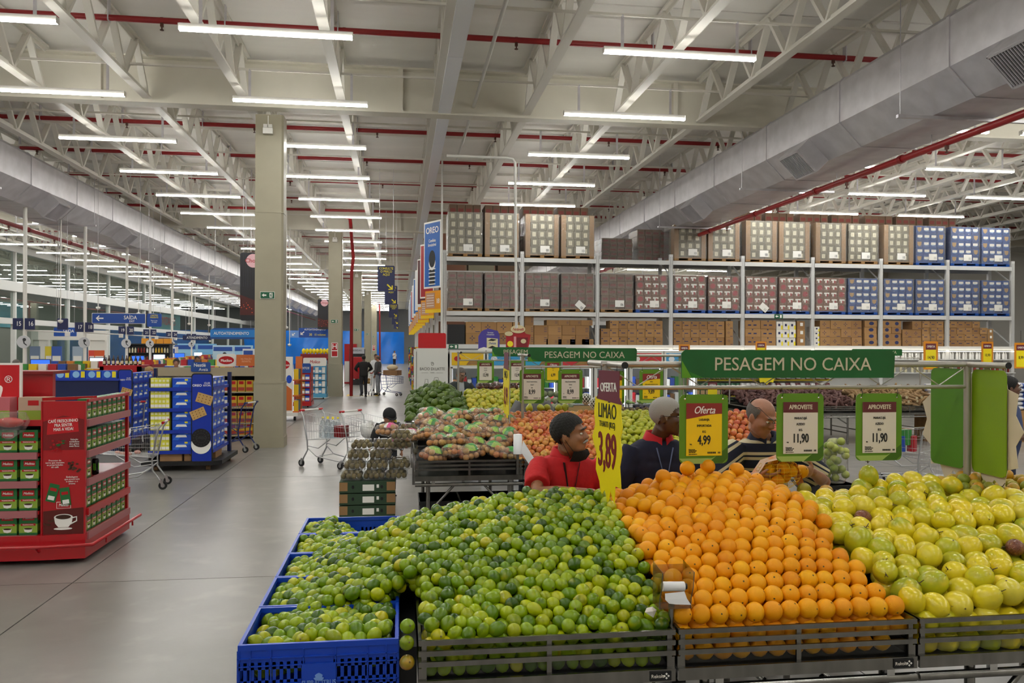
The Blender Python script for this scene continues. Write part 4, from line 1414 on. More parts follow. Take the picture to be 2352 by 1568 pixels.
# --- man in the red polo, leaning on the limes and smiling towards his right
rp = person('man in a red polo with a black mask under his chin, leaning over the limes', (1.0, 5.06, 0), rz=.15, H=1.76, skin='9a6a4c', shirt=m_redshirt, hair=m_hair_b, lean=(-.02, -.16), belly=1.15,
            headp=(-.01, -.02, -.01), headr=(-.05, 1.02, -.06), armL=((-.25, -.25, 1.30), (.05, -.37, 1.30)), armR=((.29, -.16, 1.2), (.26, -.4, 1.27)), sleeve=.45, lower=True, trousers=m_jean, vox=.0075, hairkw=dict(front=.066, side=.012, back=-.065, amp=.0028, seed=3), sleeve_r=1.0, fat=1.08)
hd, R, V, arms, k = P_info[rp.name]
collar(rp, V, m_redshirt)
b = MB()
mk = [[(-.062, -.03, -.085), (-.058, -.055, -.088), (0, -.1, -.085), (.058, -.055, -.088), (.062, -.03, -.085)], [(-.06, -.02, -.115), (-.045, -.07, -.122), (0, -.108, -.112), (.045, -.07, -.122), (.06, -.02, -.115)], [(-.045, -.0, -.145), (-.03, -.05, -.15), (0, -.085, -.142), (.03, -.05, -.15), (.045, 0, -.145)]]
b.add([hd + R @ Vector(p) * 1.07 for r in mk for p in r], [(i * 5 + j, i * 5 + j + 1, (i + 1) * 5 + j + 1, (i + 1) * 5 + j) for i in range(2) for j in range(4)], 0, True)
for s in (-1, 1):
    b.tube([hd + R @ Vector(p) for p in ((s * .066, -.03, -.09), (s * .083, .0, -.04), (s * .088, .028, .012), (s * .084, .03, -.03), (s * .06, -.01, -.13))], .0018, 5)
O('face_mask', b.mesh('mask', mat('black_mask_cloth', '161313', .9, bump=.4, bs=90)), rp)
O('moustache', MB().tube([hd + R @ Vector(p) for p in ((-.03, -.085, -.05), (-.012, -.103, -.04), (0, -.106, -.039), (.012, -.103, -.04), (.03, -.085, -.05))], [.004, .008, .007, .008, .004], 8).mesh('mo', m_hair_g), rp)
O('lanyard', MB().bar(V(-.05, -.105, 1.45), V(-.015, -.165, 1.2), .016, .003).bar(V(.05, -.105, 1.45), V(.0, -.165, 1.2), .016, .003).mesh('ly', m_black), rp)
# --- man in the navy sweatshirt
nv = person('white haired man in navy sweatshirt with red collar, looking to his side', (1.665, 5.22, 0), rz=.1, H=1.83, skin='5a3c2c', shirt=m_navy, hair=m_hair_g, lean=(.0, -.06), belly=1.1, headp=(.02, -.03, .0), headr=(.05, 1.0, 0), sleeve=1, armL=((-.3, -.08, 1.12), (-.16, -.3, 1.08)), armR=((.3, -.06, 1.12), (.2, -.3, 1.1)), trousers=m_jean, vox=.0075, hairkw=dict(front=.062, side=.0, back=-.06, thick=.007, amp=.0012, seed=5), sleeve_r=1.12)
hd, R, V, arms, k = P_info[nv.name]
collar(nv, V, mat('red_collar_cloth', 'bd1220', .8))
glasses(nv, hd, R)
O('goatee', MB().ell(hd + R @ Vector((0, -.088, -.098)), (.024, .018, .026), 10, 8).mesh('gt', m_hair_g), nv)
O('lanyard', MB().tube([V(-.06, -.11, 1.44), V(-.01, -.165, 1.22), V(.045, -.115, 1.44)], .005, 5).mesh('ly', mat('blue_lanyard', '5b6c96', .6)), nv)
em = O('chest_emblem', MB().prism([(-.04, 0), (.04, 0), (.025, .022), (.0, .035), (-.02, .02)], .002, 0, 'xz', 0).box(-.035, 0, -.008, .038, .002, -.001, 1).mesh('em', mat('emblem_red', 'c8201c', .5), mat('emblem_yellow', 'e8b81c', .5)), nv, V(.1, -.155, 1.235), (-.15, 0, 0))
TXT(em, 'ASSAÍ', 0, -.001, -.028, .032, m_txtw, bold=.03)
TXT(em, 'ATACADISTA', 0, -.001, -.045, .01, m_txtw)
# --- balding man in the striped polo, bowed over a net bag of oranges
sp = person('balding man in striped navy polo holding a net bag of oranges', (2.42, 5.4, 0), rz=0., H=1.82, skin='ad7a62', shirt=stripes(), hair=m_hair_s, lean=(-.02, -.2), belly=1.3, headp=(-.06, -.02, -.0), headr=(.42, .5, .05), sleeve=.52, armL=((-.39, -.2, 1.2), (-.24, -.48, 1.31)), armR=((.40, -.12, 1.2), (.17, -.36, 1.31)), handL=((.9, -.4, .05), (.3, .3, .9), 1, .6), handR=((-.75, -.6, .1), (-.5, .5, .2), -1, .9), trousers=m_jean, vox=.0075, hairkw=dict(front=.2, side=.01, back=-.055, thick=.006, amp=.0015, bald=.35, seed=8), fat=1.12, sleeve_r=1.15)
hd, R, V, arms, k = P_info[sp.name]
collar(sp, V, mat('navy_collar_cloth', '182038', .8))
glasses(sp, hd, R, .07, .3)
# net bag
nb = T('net_bag', 'orange net bag of oranges held by the striped man', 'net bag', (2.29, 4.74, 1.385))
m_net = mat('bagged_orange', 'ee9a12', .4, bump=1., bs=150, patch=('f2b828', 40., .45, .6))
for p in ((-.06, 0, .02), (.025, -.02, .035), (.05, .02, -.02), (-.02, -.03, -.04), (.08, -.01, .02), (-.09, 0, -.05), (0, .04, .05)):
    O('orange_inside', orange_me[0], nb, p, (p[0] * 40, p[1] * 30, 1))
b = MB()
for i in range(10):
    a = PI * i / 10
    b.tube([(math.cos(t) * .145 * math.cos(a) * 1, math.cos(t) * .09 * math.sin(a) * 1, math.sin(t) * .1) for t in [2 * PI * q / 20 for q in range(21)]], .0009, 4)
for j in range(-4, 5):
    z = j * .021
    r = math.sqrt(max(.01, 1 - (z / .1) ** 2))
    b.tube([(math.cos(2 * PI * q / 20) * .145 * r, math.sin(2 * PI * q / 20) * .09 * r, z) for q in range(20)], .0009, 4, closed=True)
O('netting', b.mesh('net', mat('net_yellow', 'e8c21c', .5)), nb)
O('paper_band', MB().add([(-.16, -.04, -.02), (-.1, -.05, .075), (0, -.06, .1), (.1, -.05, .06), (.165, -.02, -.07), (.14, .03, -.08), (.09, .03, .05), (0, .03, .11), (-.1, .03, .08), (-.17, .02, -.01)], [(0, 1, 8, 9), (1, 2, 7, 8), (2, 3, 6, 7), (3, 4, 5, 6)], 0, True).mesh('pb', mat('net_band', 'd9b79a', .6, patch=[('e2711c', 9., .45, .6)])), nb)
T('orange', 'orange held in the striped man\'s hand', 'orange', (2.475, 4.80, 1.385), me=orange_me[1], rot=(1, .4, .2))
# --- customers further in
m_grey = mat('grey_sweater', '6d6e70', .9, bump=.5, bs=25)
person('man in grey sweater behind the apples, face hidden by a price card', (1.73, 10.75, 0), H=1.74, skin='a8755a', shirt=m_grey, trousers=m_jean, hair=m_hair_s, lean=(0, -.1), sleeve=1, armL=((-.3, -.1, 1.12), (-.24, -.32, 1.1)), armR=((.3, -.1, 1.12), (.24, -.32, 1.1)), sleeve_r=1.15)
cg = person('man in dark cardigan and pale shirt reaching over the mangoes', (1.07, 14.95, 0), rz=.1, H=1.8, skin='a17a62', shirt=mat('dark_cardigan', '3a3f40', .9), trousers=m_jean, hair=m_hair_s, lean=(.0, -.1), headr=(.35, .3, 0), headp=(0, -.05, -.03), sleeve=1, armR=((.33, -.12, 1.15), (.48, -.36, 1.25)), vox=.011)
hd, R, V, arms, k = P_info[cg.name]
glasses(cg, hd, R)
O('shirt_front', MB().add([V(-.05, -.13, 1.47), V(.05, -.13, 1.47), V(.07, -.15, 1.25), V(.06, -.15, 1.0), V(-.06, -.15, 1.0), V(-.07, -.15, 1.25)], [(0, 5, 2, 1), (5, 4, 3, 2)]).mesh('sf', mat('pale_shirt', 'c9ccd2', .8)), cg)
m_polo = mat('blue_grey_polo', '3e4b70', .85, bump=.4, bs=20)
person('man in slate blue polo and navy trousers at the right edge', (6.69, 8.35, 0), rz=1.25, H=1.84, skin='6d4a38', shirt=m_polo, trousers=mat('navy_trousers', '242a40', .8), hair=m_hair_b, lean=(0, -.03), sleeve=.5, armL=((-.26, -.02, 1.12), (-.16, -.28, 1.14)), armR=((.26, .0, 1.12), (.2, -.26, 1.1)), vox=.009, belly=1.15)
# walkers in the main aisle
walk = (((-.1, -.16, .52), (-.1, -.04, .1)), ((.1, .0, .5), (.1, .3, .16)))
m_blk = mat('black_jacket', '1d1c1c', .85, bump=.4, bs=20)
person('man in black jacket walking away beside the third column pushing a trolley', (-1.52, 35.6, 0), rz=PI + .15, H=1.78, skin='5a3c2c', shirt=m_blk, trousers=mat('black_trousers', '26262a', .85), hair=m_hair_b, sleeve=1, legs=walk, armL=((-.33, -.06, 1.18), (-.25, -.32, 1.08)), armR=((.33, -.06, 1.18), (.25, -.32, 1.08)), vox=.016, tail=.80, eyes=False, sleeve_r=1.15)
person('balding man in grey jacket and pale jeans beside a blue trolley in the aisle', (-.95, 36.9, 0), rz=-1.9, H=1.76, skin='a9775c', shirt=mat('grey_jacket', '4e5053', .9, bump=.4, bs=20), trousers=mat('pale_jeans', '9aa1ab', .8, patch=('c4c9d0', 5., .5, .7)), hair=m_hair_s, hairkw=dict(bald=.4, front=.2), sleeve=1, armL=((-.26, -.08, 1.15), (-.2, -.3, 1.0)), vox=.016, eyes=False, sleeve_r=1.15)
person('man in long white coat facing forward in the aisle', (-1.15, 40.5, 0), H=1.78, skin='8a6048', shirt=mat('white_coat', 'd9dade', .8), trousers=mat('white_trousers', 'cfd2d6', .8), hair=m_hair_b, sleeve=1, vox=.018, tail=.7, eyes=False)
person('woman in white top and dark jeans standing by the tarpaulin with a phone', (-.55, 88., 0), rz=.8, H=1.72, skin='a8755a', shirt=mat('white_top', 'd8d8d8', .8), trousers=mat('black_trousers', '26262a', .85), hair=m_hair_b, sleeve=.5, armL=((-.3, -.1, 1.15), (-.2, -.32, 1.3)), vox=.02, eyes=False)
# shopper with a black cap bent over a trolley behind the kiwi boxes
ch = person('shopper in black jacket and cap bent over behind the trolleys', (-.16, 12.0, 0), rz=.2, H=1.27, skin='a8755a', shirt=m_blk, trousers=m_jean, hair=None, lean=(-.02, -.12), sleeve=1, headr=(.5, .2, 0), headp=(0, -.06, -.04), armL=((-.33, -.12, 1.08), (-.42, -.38, 1.0)), vox=.012, sleeve_r=1.3)
hd, R, V, arms, k = P_info[ch.name]
hair_cap(hd, R, mat('black_cap_cloth', '17171a', .85, bump=.3, bs=60), front=.03, side=.01, back=-.03, thick=.016, amp=.001, par=ch).name = 'cap'
O('cap_brim', MB().loft([[hd + R @ Vector((.075 * math.cos(t) * q, -.02 - .1 * math.sin(t) * q - .02, .045 + z)) for t in [PI * i / 10 for i in range(11)]] for q, z in ((.75, .006), (1.05, .0), (1.05, -.006), (.75, -.002))], cap=False).mesh('brim', mat('black_cap_cloth', '17171a', .85)), ch)
# checkout staff and shoppers, far left
far = [('man with dark hair and beard in white T-shirt at the checkout behind the shelves', 405, 24.5, 1.78, 'a8755a', 'e4e2df', .3, m_hair_b),
       ('blond woman in burgundy top by the red bottle cooler', 342, 19.6, 1.66, 'c08e72', '4a1a22', 1.2, mat('blond_hair', '9a7a4e', .6, bump=.6, bs=120)),
       ('woman in red shirt with dark hair near the checkout monitors', 235, 25.5, 1.66, '8a6048', 'a81c20', -1.2, m_hair_b),
       ('grey haired customer in light blue shirt by the first checkout', 36, 27.0, 1.7, 'b58a70', '9db4d6', 2.2, m_hair_s),
       ('woman with dark bun at the second checkout', 150, 25.2, 1.6, '9a6a4c', '7a3030', .4, m_hair_b),
       ('man with dark hair standing under the self service sign', 516, 39., 1.86, '5a3c2c', '3a6aa8', .2, m_hair_b),
       ('woman with dark hair in black top waiting at the far checkouts', 452, 36., 1.72, '9a6a4c', '1c1c20', .5, m_hair_b),
       ('person in orange top beside the far checkouts', 446, 33., 1.6, '8a6048', 'c8402a', .4, m_hair_b),
       ('person with dark hair near the column at the far checkouts', 575, 37., 1.7, '6d4a38', '2a3a6a', .4, m_hair_b)]
def ux(u, y):
    a = math.atan((u - 1176) / 1884) + YAW
    return math.tan(a) * y
for lab, u, y, H_, sk, sc_, rz_, hr in far:
    person(lab, (ux(u, y), y, 0), rz=rz_, H=H_, skin=sk, shirt=mat('cloth_' + sc_, sc_, .85), trousers=m_jean, hair=hr, sleeve=.5, vox=.018, eyes=(y < 26), hairkw=dict(front=.06, back=-.1 if 'woman' in lab else -.06, thick=.014 if 'woman' in lab else .009))
# ================================================================ pallet racks
m_rack = mat('rack_white', 'd6d6d4', .4)
m_wood = mat('pallet_wood', 'a97f4c', .8, var=.3, vs=9)
m_bpal = mat('blue_pallet_plastic', '1450a8', .5)
m_film = glassy('stretch_film', (.93, .92, .9), .25, .14, .13)
m_cw = mat('pale_carton', cols=['7c7664', '88826e', '726c5a'], r=.8)
m_clab = mat('carton_label', 'd9d3b8', .6)
m_cb = mat('dark_brown_carton', cols=['6e5644', '7a604c', '644f3e', '735a46'], r=.85)
m_cr = mat('printed_carton', cols=['7c5846', '865f4c', '745040'], r=.85)
m_redp = mat('carton_red_print', 'a3282c', .7)
m_blu = mat('blue_carton', cols=['2c4c8c', '345698', '28457e'], r=.7)
m_corner = mat('corner_board', '9c7a52', .85)
m_tan = mat('carton_tan_print', 'b59468', .8)
RY = 24.0
BAYS = [1.30 + 2.285 * k for k in range(9)]
rk = T('pallet_rack', 'long white pallet rack facing the produce area, four levels high', 'pallet rack', (0, RY, 0))
up = MB().box(-.055, 0, 0, .055, .09, 4.98).box(-.055, 1.05, 0, .055, 1.14, 4.98)
hol = MB()
for i in range(62):
    z = 2.25 + i * .043
    for s in (-1, 1):
        hol.box(s * .028 - .008, -.0015, z, s * .028 + .008, 0, z + .022)
upm = up.mesh('upright', m_rack)
hom = hol.mesh('holes', m_dark)
brm = MB().bar((0, .09, .3), (0, 1.05, .9), .04, .03).mesh('br', m_rack)
for x in BAYS:
    u_ = O('upright', upm, rk, (x, 0, 0))
    O('holes', hom, u_)['kind'] = 'stuff'
    for k in range(5):
        O('brace', brm, u_, (0, 0, k))
for i in range(8):
    for z in (2.23, 3.20, 4.79):
        O('beam', MB().box(0, -.02, z - .125, 2.175, .03, z).box(0, 1.1, z - .125, 2.175, 1.14, z).mesh('bm', m_rack), rk, (BAYS[i] + .055, 0, 0))
    for z in (2.23, 3.20, 4.79):
        O('deck_mesh', MB().box(0, .03, z - .03, 2.175, 1.1, z - .012).mesh('dk', mat('deck_grey', '77777a', .6)), rk, (BAYS[i] + .055, 0, 0))
def carton_mesh(kind, w, d, h):
    g_ = .006
    b = MB().box(g_, 0, g_ * .5, w - g_, d, h - g_ * .5)
    y = -.003
    if kind == 'pale':
        b.box(w * .28, y, h * .25, w * .72, 0, h * .8, 1).box(w * .48, y - .001, h * .35, w * .5, y, h * .7, 0)
        return b.mesh('carton', m_cw, m_clab)
    if kind == 'brown':
        b.box(w * .15, y, h * .3, w * .8, 0, h * .62, 1)
        return b.mesh('carton', m_cb, mat('carton_dull_red', '7c3a34', .8))
    if kind == 'red':
        b.box(w * .15, y, h * .55, w * .85, 0, h * .78, 1).box(w * .3, y, h * .25, w * .55, 0, h * .55, 1).box(w * .5, y - .001, h * .2, w * .7, y, h * .6, 2)
        return b.mesh('carton', m_cr, m_txtw, m_redp)
    if kind == 'redlogo':
        b.prism(disc(h * .4, 12, w / 2, h / 2), .003, 1, 'xz', y)
        return b.mesh('carton', m_cr, m_redp)
    if kind == 'blue':
        b.box(w * .18, y, h * .4, w * .84, 0, h * .74, 1).box(w * .3, y, h * .3, w * .7, 0, h * .4, 2)
        return b.mesh('carton', m_blu, m_txtw, mat('pale_blue_print', '8fb0dc', .6))
    if kind == 'bluelogo':
        b.prism([(w * .2, h * .8), (w * .8, h * .8), (w * .75, h * .35), (w * .5, h * .15), (w * .25, h * .35)], .003, 1, 'xz', y)
        return b.mesh('carton', m_blu, m_tan)
_cm = {}
def cmesh(*a):
    if a not in _cm:
        _cm[a] = carton_mesh(*a)
    return _cm[a]
def pallet(par, w, d, m):
    b = MB()
    for k in range(3):
        x = k * (w - .12) / 2
        b.box(x, 0, 0, x + .12, d, .085)
    b.box(0, 0, .085, w, d, .11).box(0, 0, -.0, w, .05, .02)
    O('pallet', b.mesh('pallet', m), par)
DESC = {'pale': 'pale cartons with cream labels', 'palec': 'pale cartons between brown corner boards', 'brown': 'brown cartons with dull red print', 'red': 'red and white printed cartons', 'blue': 'blue cartons with white labels'}
def load(x, z, kind, h, num, lab, w=.98, d=.95, y=RY + .02, film=True, tilt=0., bigrow=False):
    L_ = T('pallet_load', lab, 'pallet load', (x, y, z))
    pallet(L_, w, d, m_bpal if kind in ('red', 'blue') else m_wood)
    nr = 5
    nc = 4
    k0 = 'pale' if kind == 'palec' else kind
    xo, wi = (.13, w - .26) if kind == 'palec' else (.0, w)
    if kind == 'palec':
        nc = 3
    cw, chh = wi / nc, h / nr
    for r in range(nr):
        for c in range(nc):
            kk = k0
            if k0 == 'red' and c == (3 if r % 2 == 0 else 0):
                kk = 'redlogo'
            if k0 == 'blue' and c == (0 if r % 2 == 0 else 3):
                kk = 'bluelogo'
            O('carton', cmesh(kk, cw, d, chh), L_, (xo + c * cw + (.012 if r % 2 else -.006), .01 * ((r * 3 + c) % 3), .11 + r * chh))
    if kind == 'palec':
        for sx_ in (0, w - .13):
            O('corner_board', MB().box(sx_, -.012, .03, sx_ + .13, .05, .11 + h).mesh('cb', m_corner), L_)
        O('side_board', MB().box(-.014, -.012, .03, 0, .3, .11 + h).mesh('cb', m_corner), L_)
    if film:
        O('stretch_film', MB().box(-.022, -.024, .08, w + .022, d + .02, .115 + h).mesh('film', m_film), L_)
    if num:
        t = O('tag_sheet', MB().prism([(-.14, -.1), (.14, -.1), (.14, .1), (-.14, .1)], .003).mesh('tag', m_txtw), L_, (w * .58, -.03, .27 if not tilt else .2), (0, tilt, 0))
        TXT(t, num, .07, -.002, -.035, .11, m_dark, sx=.8)
    return L_
def bayof(i, s):
    return '%s bay, %s half' % (ordw(i), 'left' if s == 0 else 'right')
tops = [('pale', '10'), ('palec', '08'), ('palec', '08'), ('palec', '10'), None, None, ('palec', '10'), ('palec', '10'), ('palec', '08'), ('palec', '08'), ('palec', '10'), ('pale', '10'), ('palec', '10'), ('blue', '11'), ('blue', '11'), ('blue', '11')]
mids = [('brown', '08'), ('brown', ''), ('brown', '08'), ('brown', '08'), ('brown', '06'), ('red', '11'), ('red', '11'), ('red', '11'), ('red', '11'), ('red', '11'), ('red', '11'), ('blue', '11'), ('blue', '11'), ('blue', '11'), ('blue', '11'), ('blue', '11')]
for i in range(16):
    bx = BAYS[i // 2] + .11 + (i % 2) * 1.08
    if tops[i]:
        load(bx, 4.79, tops[i][0], 1.2 - .004 * i, tops[i][1], 'wrapped %s, top tier, %s' % (DESC[tops[i][0]], bayof(i // 2, i % 2)), film=True)
    load(bx, 3.20, mids[i][0], 1.04, mids[i][1], 'wrapped %s, middle tier, %s' % (DESC[mids[i][0]], bayof(i // 2, i % 2)), tilt=.7 if i in (3, 8) else 0.)
    # deeper row behind, taller brown loads
    if i not in (4, 5, 15):
        load(BAYS[i // 2] + .2 + (i % 2) * 1.1, 4.79, 'brown', 1.64, '', 'tall brown cartons in the row behind, %s' % bayof(i // 2, i % 2), y=RY + 1.25, film=False)
    if i % 2 == 0 and i < 14:
        load(BAYS[i // 2] + .3, 3.20, 'brown', 1.16, '07', 'dim brown cartons behind the middle tier, %s bay' % ordw(i // 2), y=RY + 1.3, film=False)
for i in (4, 5):
    load(BAYS[2] + .45 + (i % 2) * 1.15, 4.79, 'brown', (.7, 1.0)[i % 2], '', 'low set back brown cartons, top tier, %s' % bayof(2, i % 2), y=RY + 1.25)
# loose cartons on the bottom tier
m_bx = mat('shipping_carton', cols=['a07a4e', 'ac8456', '967048', 'a57e52'], r=.85)
m_ink = mat('navy_carton_ink', '2e3560', .8)
m_wh = mat('white_yellow_carton', 'e6e2da', .7)
def boxm(kind, w, h, d=.5):
    b = MB().box(.004, 0, 0, w - .004, d, h - .004)
    y = -.002
    if kind == 'star':
        for a in range(4):
            t = a * PI / 2
            b.prism([(w * .42 + .07 * w * math.cos(t + .5), h * .55 + .07 * w * math.sin(t + .5)), (w * .42 + .22 * w * math.cos(t), h * .55 + .22 * w * math.sin(t)), (w * .42 + .07 * w * math.cos(t - .5), h * .55 + .07 * w * math.sin(t - .5))][::-1], .002, 1, 'xz', y)
        b.box(w * .62, y, h * .1, w * .92, 0, h * .16, 1)
    elif kind == 'bar':
        b.box(w * .3, y, h * .42, w * .72, 0, h * .52, 1).box(w * .08, y, h * .7, w * .2, 0, h * .85, 1)
    elif kind == 'oval':
        b.prism(disc(w * .2, 12, w * .55, h * .55, h * .28), .002, 1, 'xz', y)
    elif kind == 'lines':
        b.box(w * .72, y, h * .68, w * .92, 0, h * .72, 1).box(w * .72, y, h * .5, w * .92, 0, h * .54, 1).box(w * .72, y, h * .32, w * .92, 0, h * .36, 1)
    elif kind == 'flap':
        b.box(w * .2, y, h * .35, w * .4, 0, h * .5, 1).box(w * .55, y, h * .35, w * .75, 0, h * .5, 1).box(w * .45, y, h * .8, w * .52, 0, h * .97, 1)
    elif kind == 'white':
        b.box(w * .75, y, 0, w, 0, h * .5, 2).box(w * .3, y, h * .4, w * .6, 0, h * .7, 1)
        return b.mesh('carton', m_wh, m_ink, m_yel)
    elif kind == 'lab':
        b.box(w * .4, y, h * .4, w * .75, 0, h * .8, 2)
        return b.mesh('carton', m_bx, m_ink, m_txtw)
    return b.mesh('carton', m_bx, m_ink)
def boxes(bay, x0, kind, w, h, cols, rows, skip=(), desc='brown carton'):
    me = boxm(kind, w, h)
    for r in range(rows):
        for c in range(cols):
            if (r, c) in skip:
                continue
            T('carton', '%s in %s rack bay, %s row up, %s across' % (desc, ordw(bay), ordw(r), ordw(c)), 'box', (BAYS[bay] + x0 + c * w, RY + .05 + .01 * ((r + c) % 3), 2.23 + r * h), group='cartons on the lowest rack tier', me=me)
boxes(0, .62, 'star', .46, .33, 3, 2, desc='brown carton with blue star')
boxes(0, 2.02, 'lines', .2, .33, 1, 2, desc='narrow brown carton')
T('dark_crate', 'nearly black plastic crate on the lowest rack tier, first bay', 'crate', (BAYS[0] + .09, RY + .05, 2.23), me=MB().box(0, 0, 0, .5, .5, .58).box(.02, -.01, .5, .48, 0, .56).mesh('dc', m_black))
boxes(1, .08, 'lines', .28, .29, 1, 3, desc='brown slatted carton')
boxes(1, .37, 'lines', .42, .29, 4, 2, desc='brown carton with ruled lines')
boxes(1, .74, 'lines', .36, .17, 4, 1, desc='lidded brown carton')
for c in range(4):
    T('carton', 'flat brown carton topping the ruled stack, %s across' % ordw(c), 'box', (BAYS[1] + .75 + c * .35, RY + .06, 2.81), group='cartons on the lowest rack tier', me=boxm('lines', .35, .16))
boxes(2, .12, 'bar', .275, .245, 7, 3, ((2, 0),), desc='brown carton with blue bar print')
boxes(3, .1, 'bar', .27, .245, 6, 3, desc='brown carton with dark bar print')
boxes(3, 1.76, 'star', .24, .25, 1, 3, desc='small star printed carton')
boxes(4, .1, 'flap', .5, .26, 2, 3, desc='brown carton with flap marks')
boxes(4, 1.12, 'white', .21, .25, 3, 3, desc='white and yellow carton')
boxes(4, 1.8, 'lab', .26, .255, 1, 3, desc='brown carton with white label')
boxes(5, .08, 'white', .17, .15, 1, 4, desc='small white and yellow carton')
boxes(5, .27, 'star', .35, .265, 4, 3, desc='carton with navy star')
boxes(5, 1.76, 'oval', .42, .2, 1, 4, desc='wide carton with blue oval')
boxes(6, .06, 'oval', .33, .2, 2, 4, desc='carton with blue oval logo')
boxes(6, .76, 'star', .33, .265, 2, 3, ((2, 0),), desc='star printed carton')
boxes(6, 1.44, 'bar', .25, .2, 3, 4, desc='small carton with dark bar')
boxes(7, .08, 'bar', .27, .2, 5, 4, ((3, 4),), desc='small carton with dark bar')
boxes(7, 1.44, 'lab', .2, .19, 1, 3, desc='narrow carton')
# exit signs on the beams
for x, z in ((BAYS[0] + .16, 2.16), (BAYS[4] + 1.05, 3.13)):
    e = T('exit_sign', 'small green exit sign on the rack beam, bay %s' % ('one' if z < 3 else 'five'), 'sign', (x + .1, RY - .03, z))
    O('plate', MB().prism(rrect(.28, .13, .006), .006).mesh('pl', mat('exit_green', '0c5a3a', .5)), e)
    O('arrow', MB().prism([(-.11, 0), (-.06, .04), (-.06, .015), (-.01, .015), (-.01, -.015), (-.06, -.015), (-.06, -.04)], .002, 0, 'xz', -.002).box(.04, -.002, -.045, .1, 0, .045).mesh('ar', m_txtw), e)
# racks behind along the aisle: end frames, banners and orange number boards
bcol = [('1b62b8', 'blue'), ('a81420', 'red'), ('5a1018', 'dark red'), ('e6e6e4', 'white'), ('1f66b4', 'blue'), ('dfe3e8', 'pale'), ('b81a24', 'red'), ('2a6ab0', 'blue'), ('e0e0de', 'white')]
m_oran = mat('orange_board', 'e79a1c', .45)
m_tanp = mat('tan_print', 'c09478', .6)
for k in range(10):
    y = 23.6 + 4.9 * k
    if k:
        r = T('rack_end', 'white end frame of the %s rack down the aisle' % ordw(k), 'pallet rack', (1.3, y + .4, 0))
        O('upright', MB().box(-.05, 0, 0, .05, .1, 4.9).box(-.05, 1.0, 0, .05, 1.1, 4.9).mesh('ru', m_rack), r)
        O('beam', MB().box(-.04, .1, 4.7, 8, .16, 4.85).box(-.04, .1, 3.1, 8, .16, 3.25).box(-.04, .1, 2.1, 8, .16, 2.2).mesh('rb', m_rack), r)
        for z, h in ((2.2, .85), (3.25, 1.3), (4.85, 1.3)):
            for q in range(3):
                O('carton_block', MB().box(.06, .12, z, .98, 1.0, z + h).mesh('cb', (m_cb, m_cr, m_cw)[(k + q) % 3]), r, (q * 1.05, 0, 0))
    b = T('aisle_banner', '%s banner on the end of the %s rack' % (bcol[k % 9][1] if k else 'large blue biscuit', ordw(k)), 'banner', (1.17, y, 3.86), rz=PI - 1.05 + 0)
    # local x runs away from the aisle end; seen from its +Y back, so build the print on that side
    W_, H_ = (.92, 1.95) if k == 0 else (.9, 1.9)
    O('frame', MB().box(0, -.012, 0, W_, .012, H_).mesh('fr', m_txtw), b)
    O('print', MB().box(.05, .012, .05, W_ - .05, .016, H_ - .05).mesh('pr', mat('banner_' + bcol[k % 9][0], bcol[k % 9][0], .45)), b)
    if k == 0:
        TXT(b, 'OREO', .46, .018, 1.68, .25, m_txtw, rot=(0, 0, PI), bold=.03, sx=1.0)
        TXT(b, 'Combina\nIrresistível', .46, .018, 1.32, .13, m_txtw, rot=(0, 0, PI), bold=.02, sx=.8)
        cc = MB().prism(disc(.17, 20, .46, .85, .25), .004, 0, 'xz', .016).prism(disc(.18, 20, .46, .72, .2), .003, 1, 'xz', .0155)
        for q in range(5):
            cc.box(.28, .016, .1 + q * .11, .64, .02, .13 + q * .11, 1)
        cc.box(.32, .016, .08, .60, .018, .6, 0)
        O('cookie_print', cc.mesh('ck', m_black, m_txtw), b)
    n = T('aisle_board', 'orange aisle number board on the end of the %s rack' % ordw(k), 'sign', (1.17, y, 3.14), rz=PI - 1.0)
    O('board', MB().box(0, -.01, 0, .78, .01, .64).mesh('bd', m_oran), n)
    O('yellow_strip', MB().box(0, .01, 0, .78, .012, .1).mesh('ys', mat('strip_yellow', 'f2c818', .45)), n)
    O('list_print', MB().box(.3, .01, .14, .74, .013, .58).mesh('lp', m_tanp), n)
    ll = MB()
    for q in range(5):
        ll.box(.34, .013, .2 + q * .075, .70, .015, .215 + q * .075)
    O('list_lines', ll.mesh('ll', m_txtw), n)
    TXT(n, '%d' % (18 + k), .14, .012, .33, .2, m_txtw, rot=(0, 0, PI), bold=.02, sx=.8)
# goods at the rack ends along the aisle
pr = [mat('goods_red', 'b0202a', .5), mat('goods_yellow', 'e2bc1c', .5), mat('goods_orange', 'd9822a', .5), mat('goods_blue', '1f48a8', .5), mat('goods_white', 'e0dcd4', .5), mat('goods_green', '3a8a3c', .5), mat('goods_brown', '7a5636', .6)]
for k in range(8):
    y = 19.6 + 4.9 * k
    g = T('end_display', 'aisle end display of mixed groceries, %s from the freezer' % ordw(k), 'shelf', (.62, y, 0))
    O('body', MB().box(0, .5, 0, .55, .6, 2.05).box(0, 0, 0, .55, .6, .12).mesh('bd', mat('end_display_blue', '1c3c96', .5) if k < 1 else m_red), g)
    for z in (.12, .55, .98, 1.4, 1.8):
        O('shelf_board', MB().box(-.02, 0, z - .03, .57, .5, z).mesh('sb', m_dark), g)
        for q in range(4):
            O('goods_box', MB().box(.01, .02, z, .13, .4, z + .2 + .07 * ((k + q) % 3)).mesh('gb', pr[(k * 3 + q + int(z * 5)) % 7]), g, (q * .135, 0, 0))
        for q in range(3):
            O('goods_box', MB().box(-.03, 0, z, .05, .13, z + .2 + .06 * ((k + q) % 3)).mesh('gb', pr[(k * 2 + q + int(z * 7)) % 7]), g, (-.02, .03 + q * .15, 0))
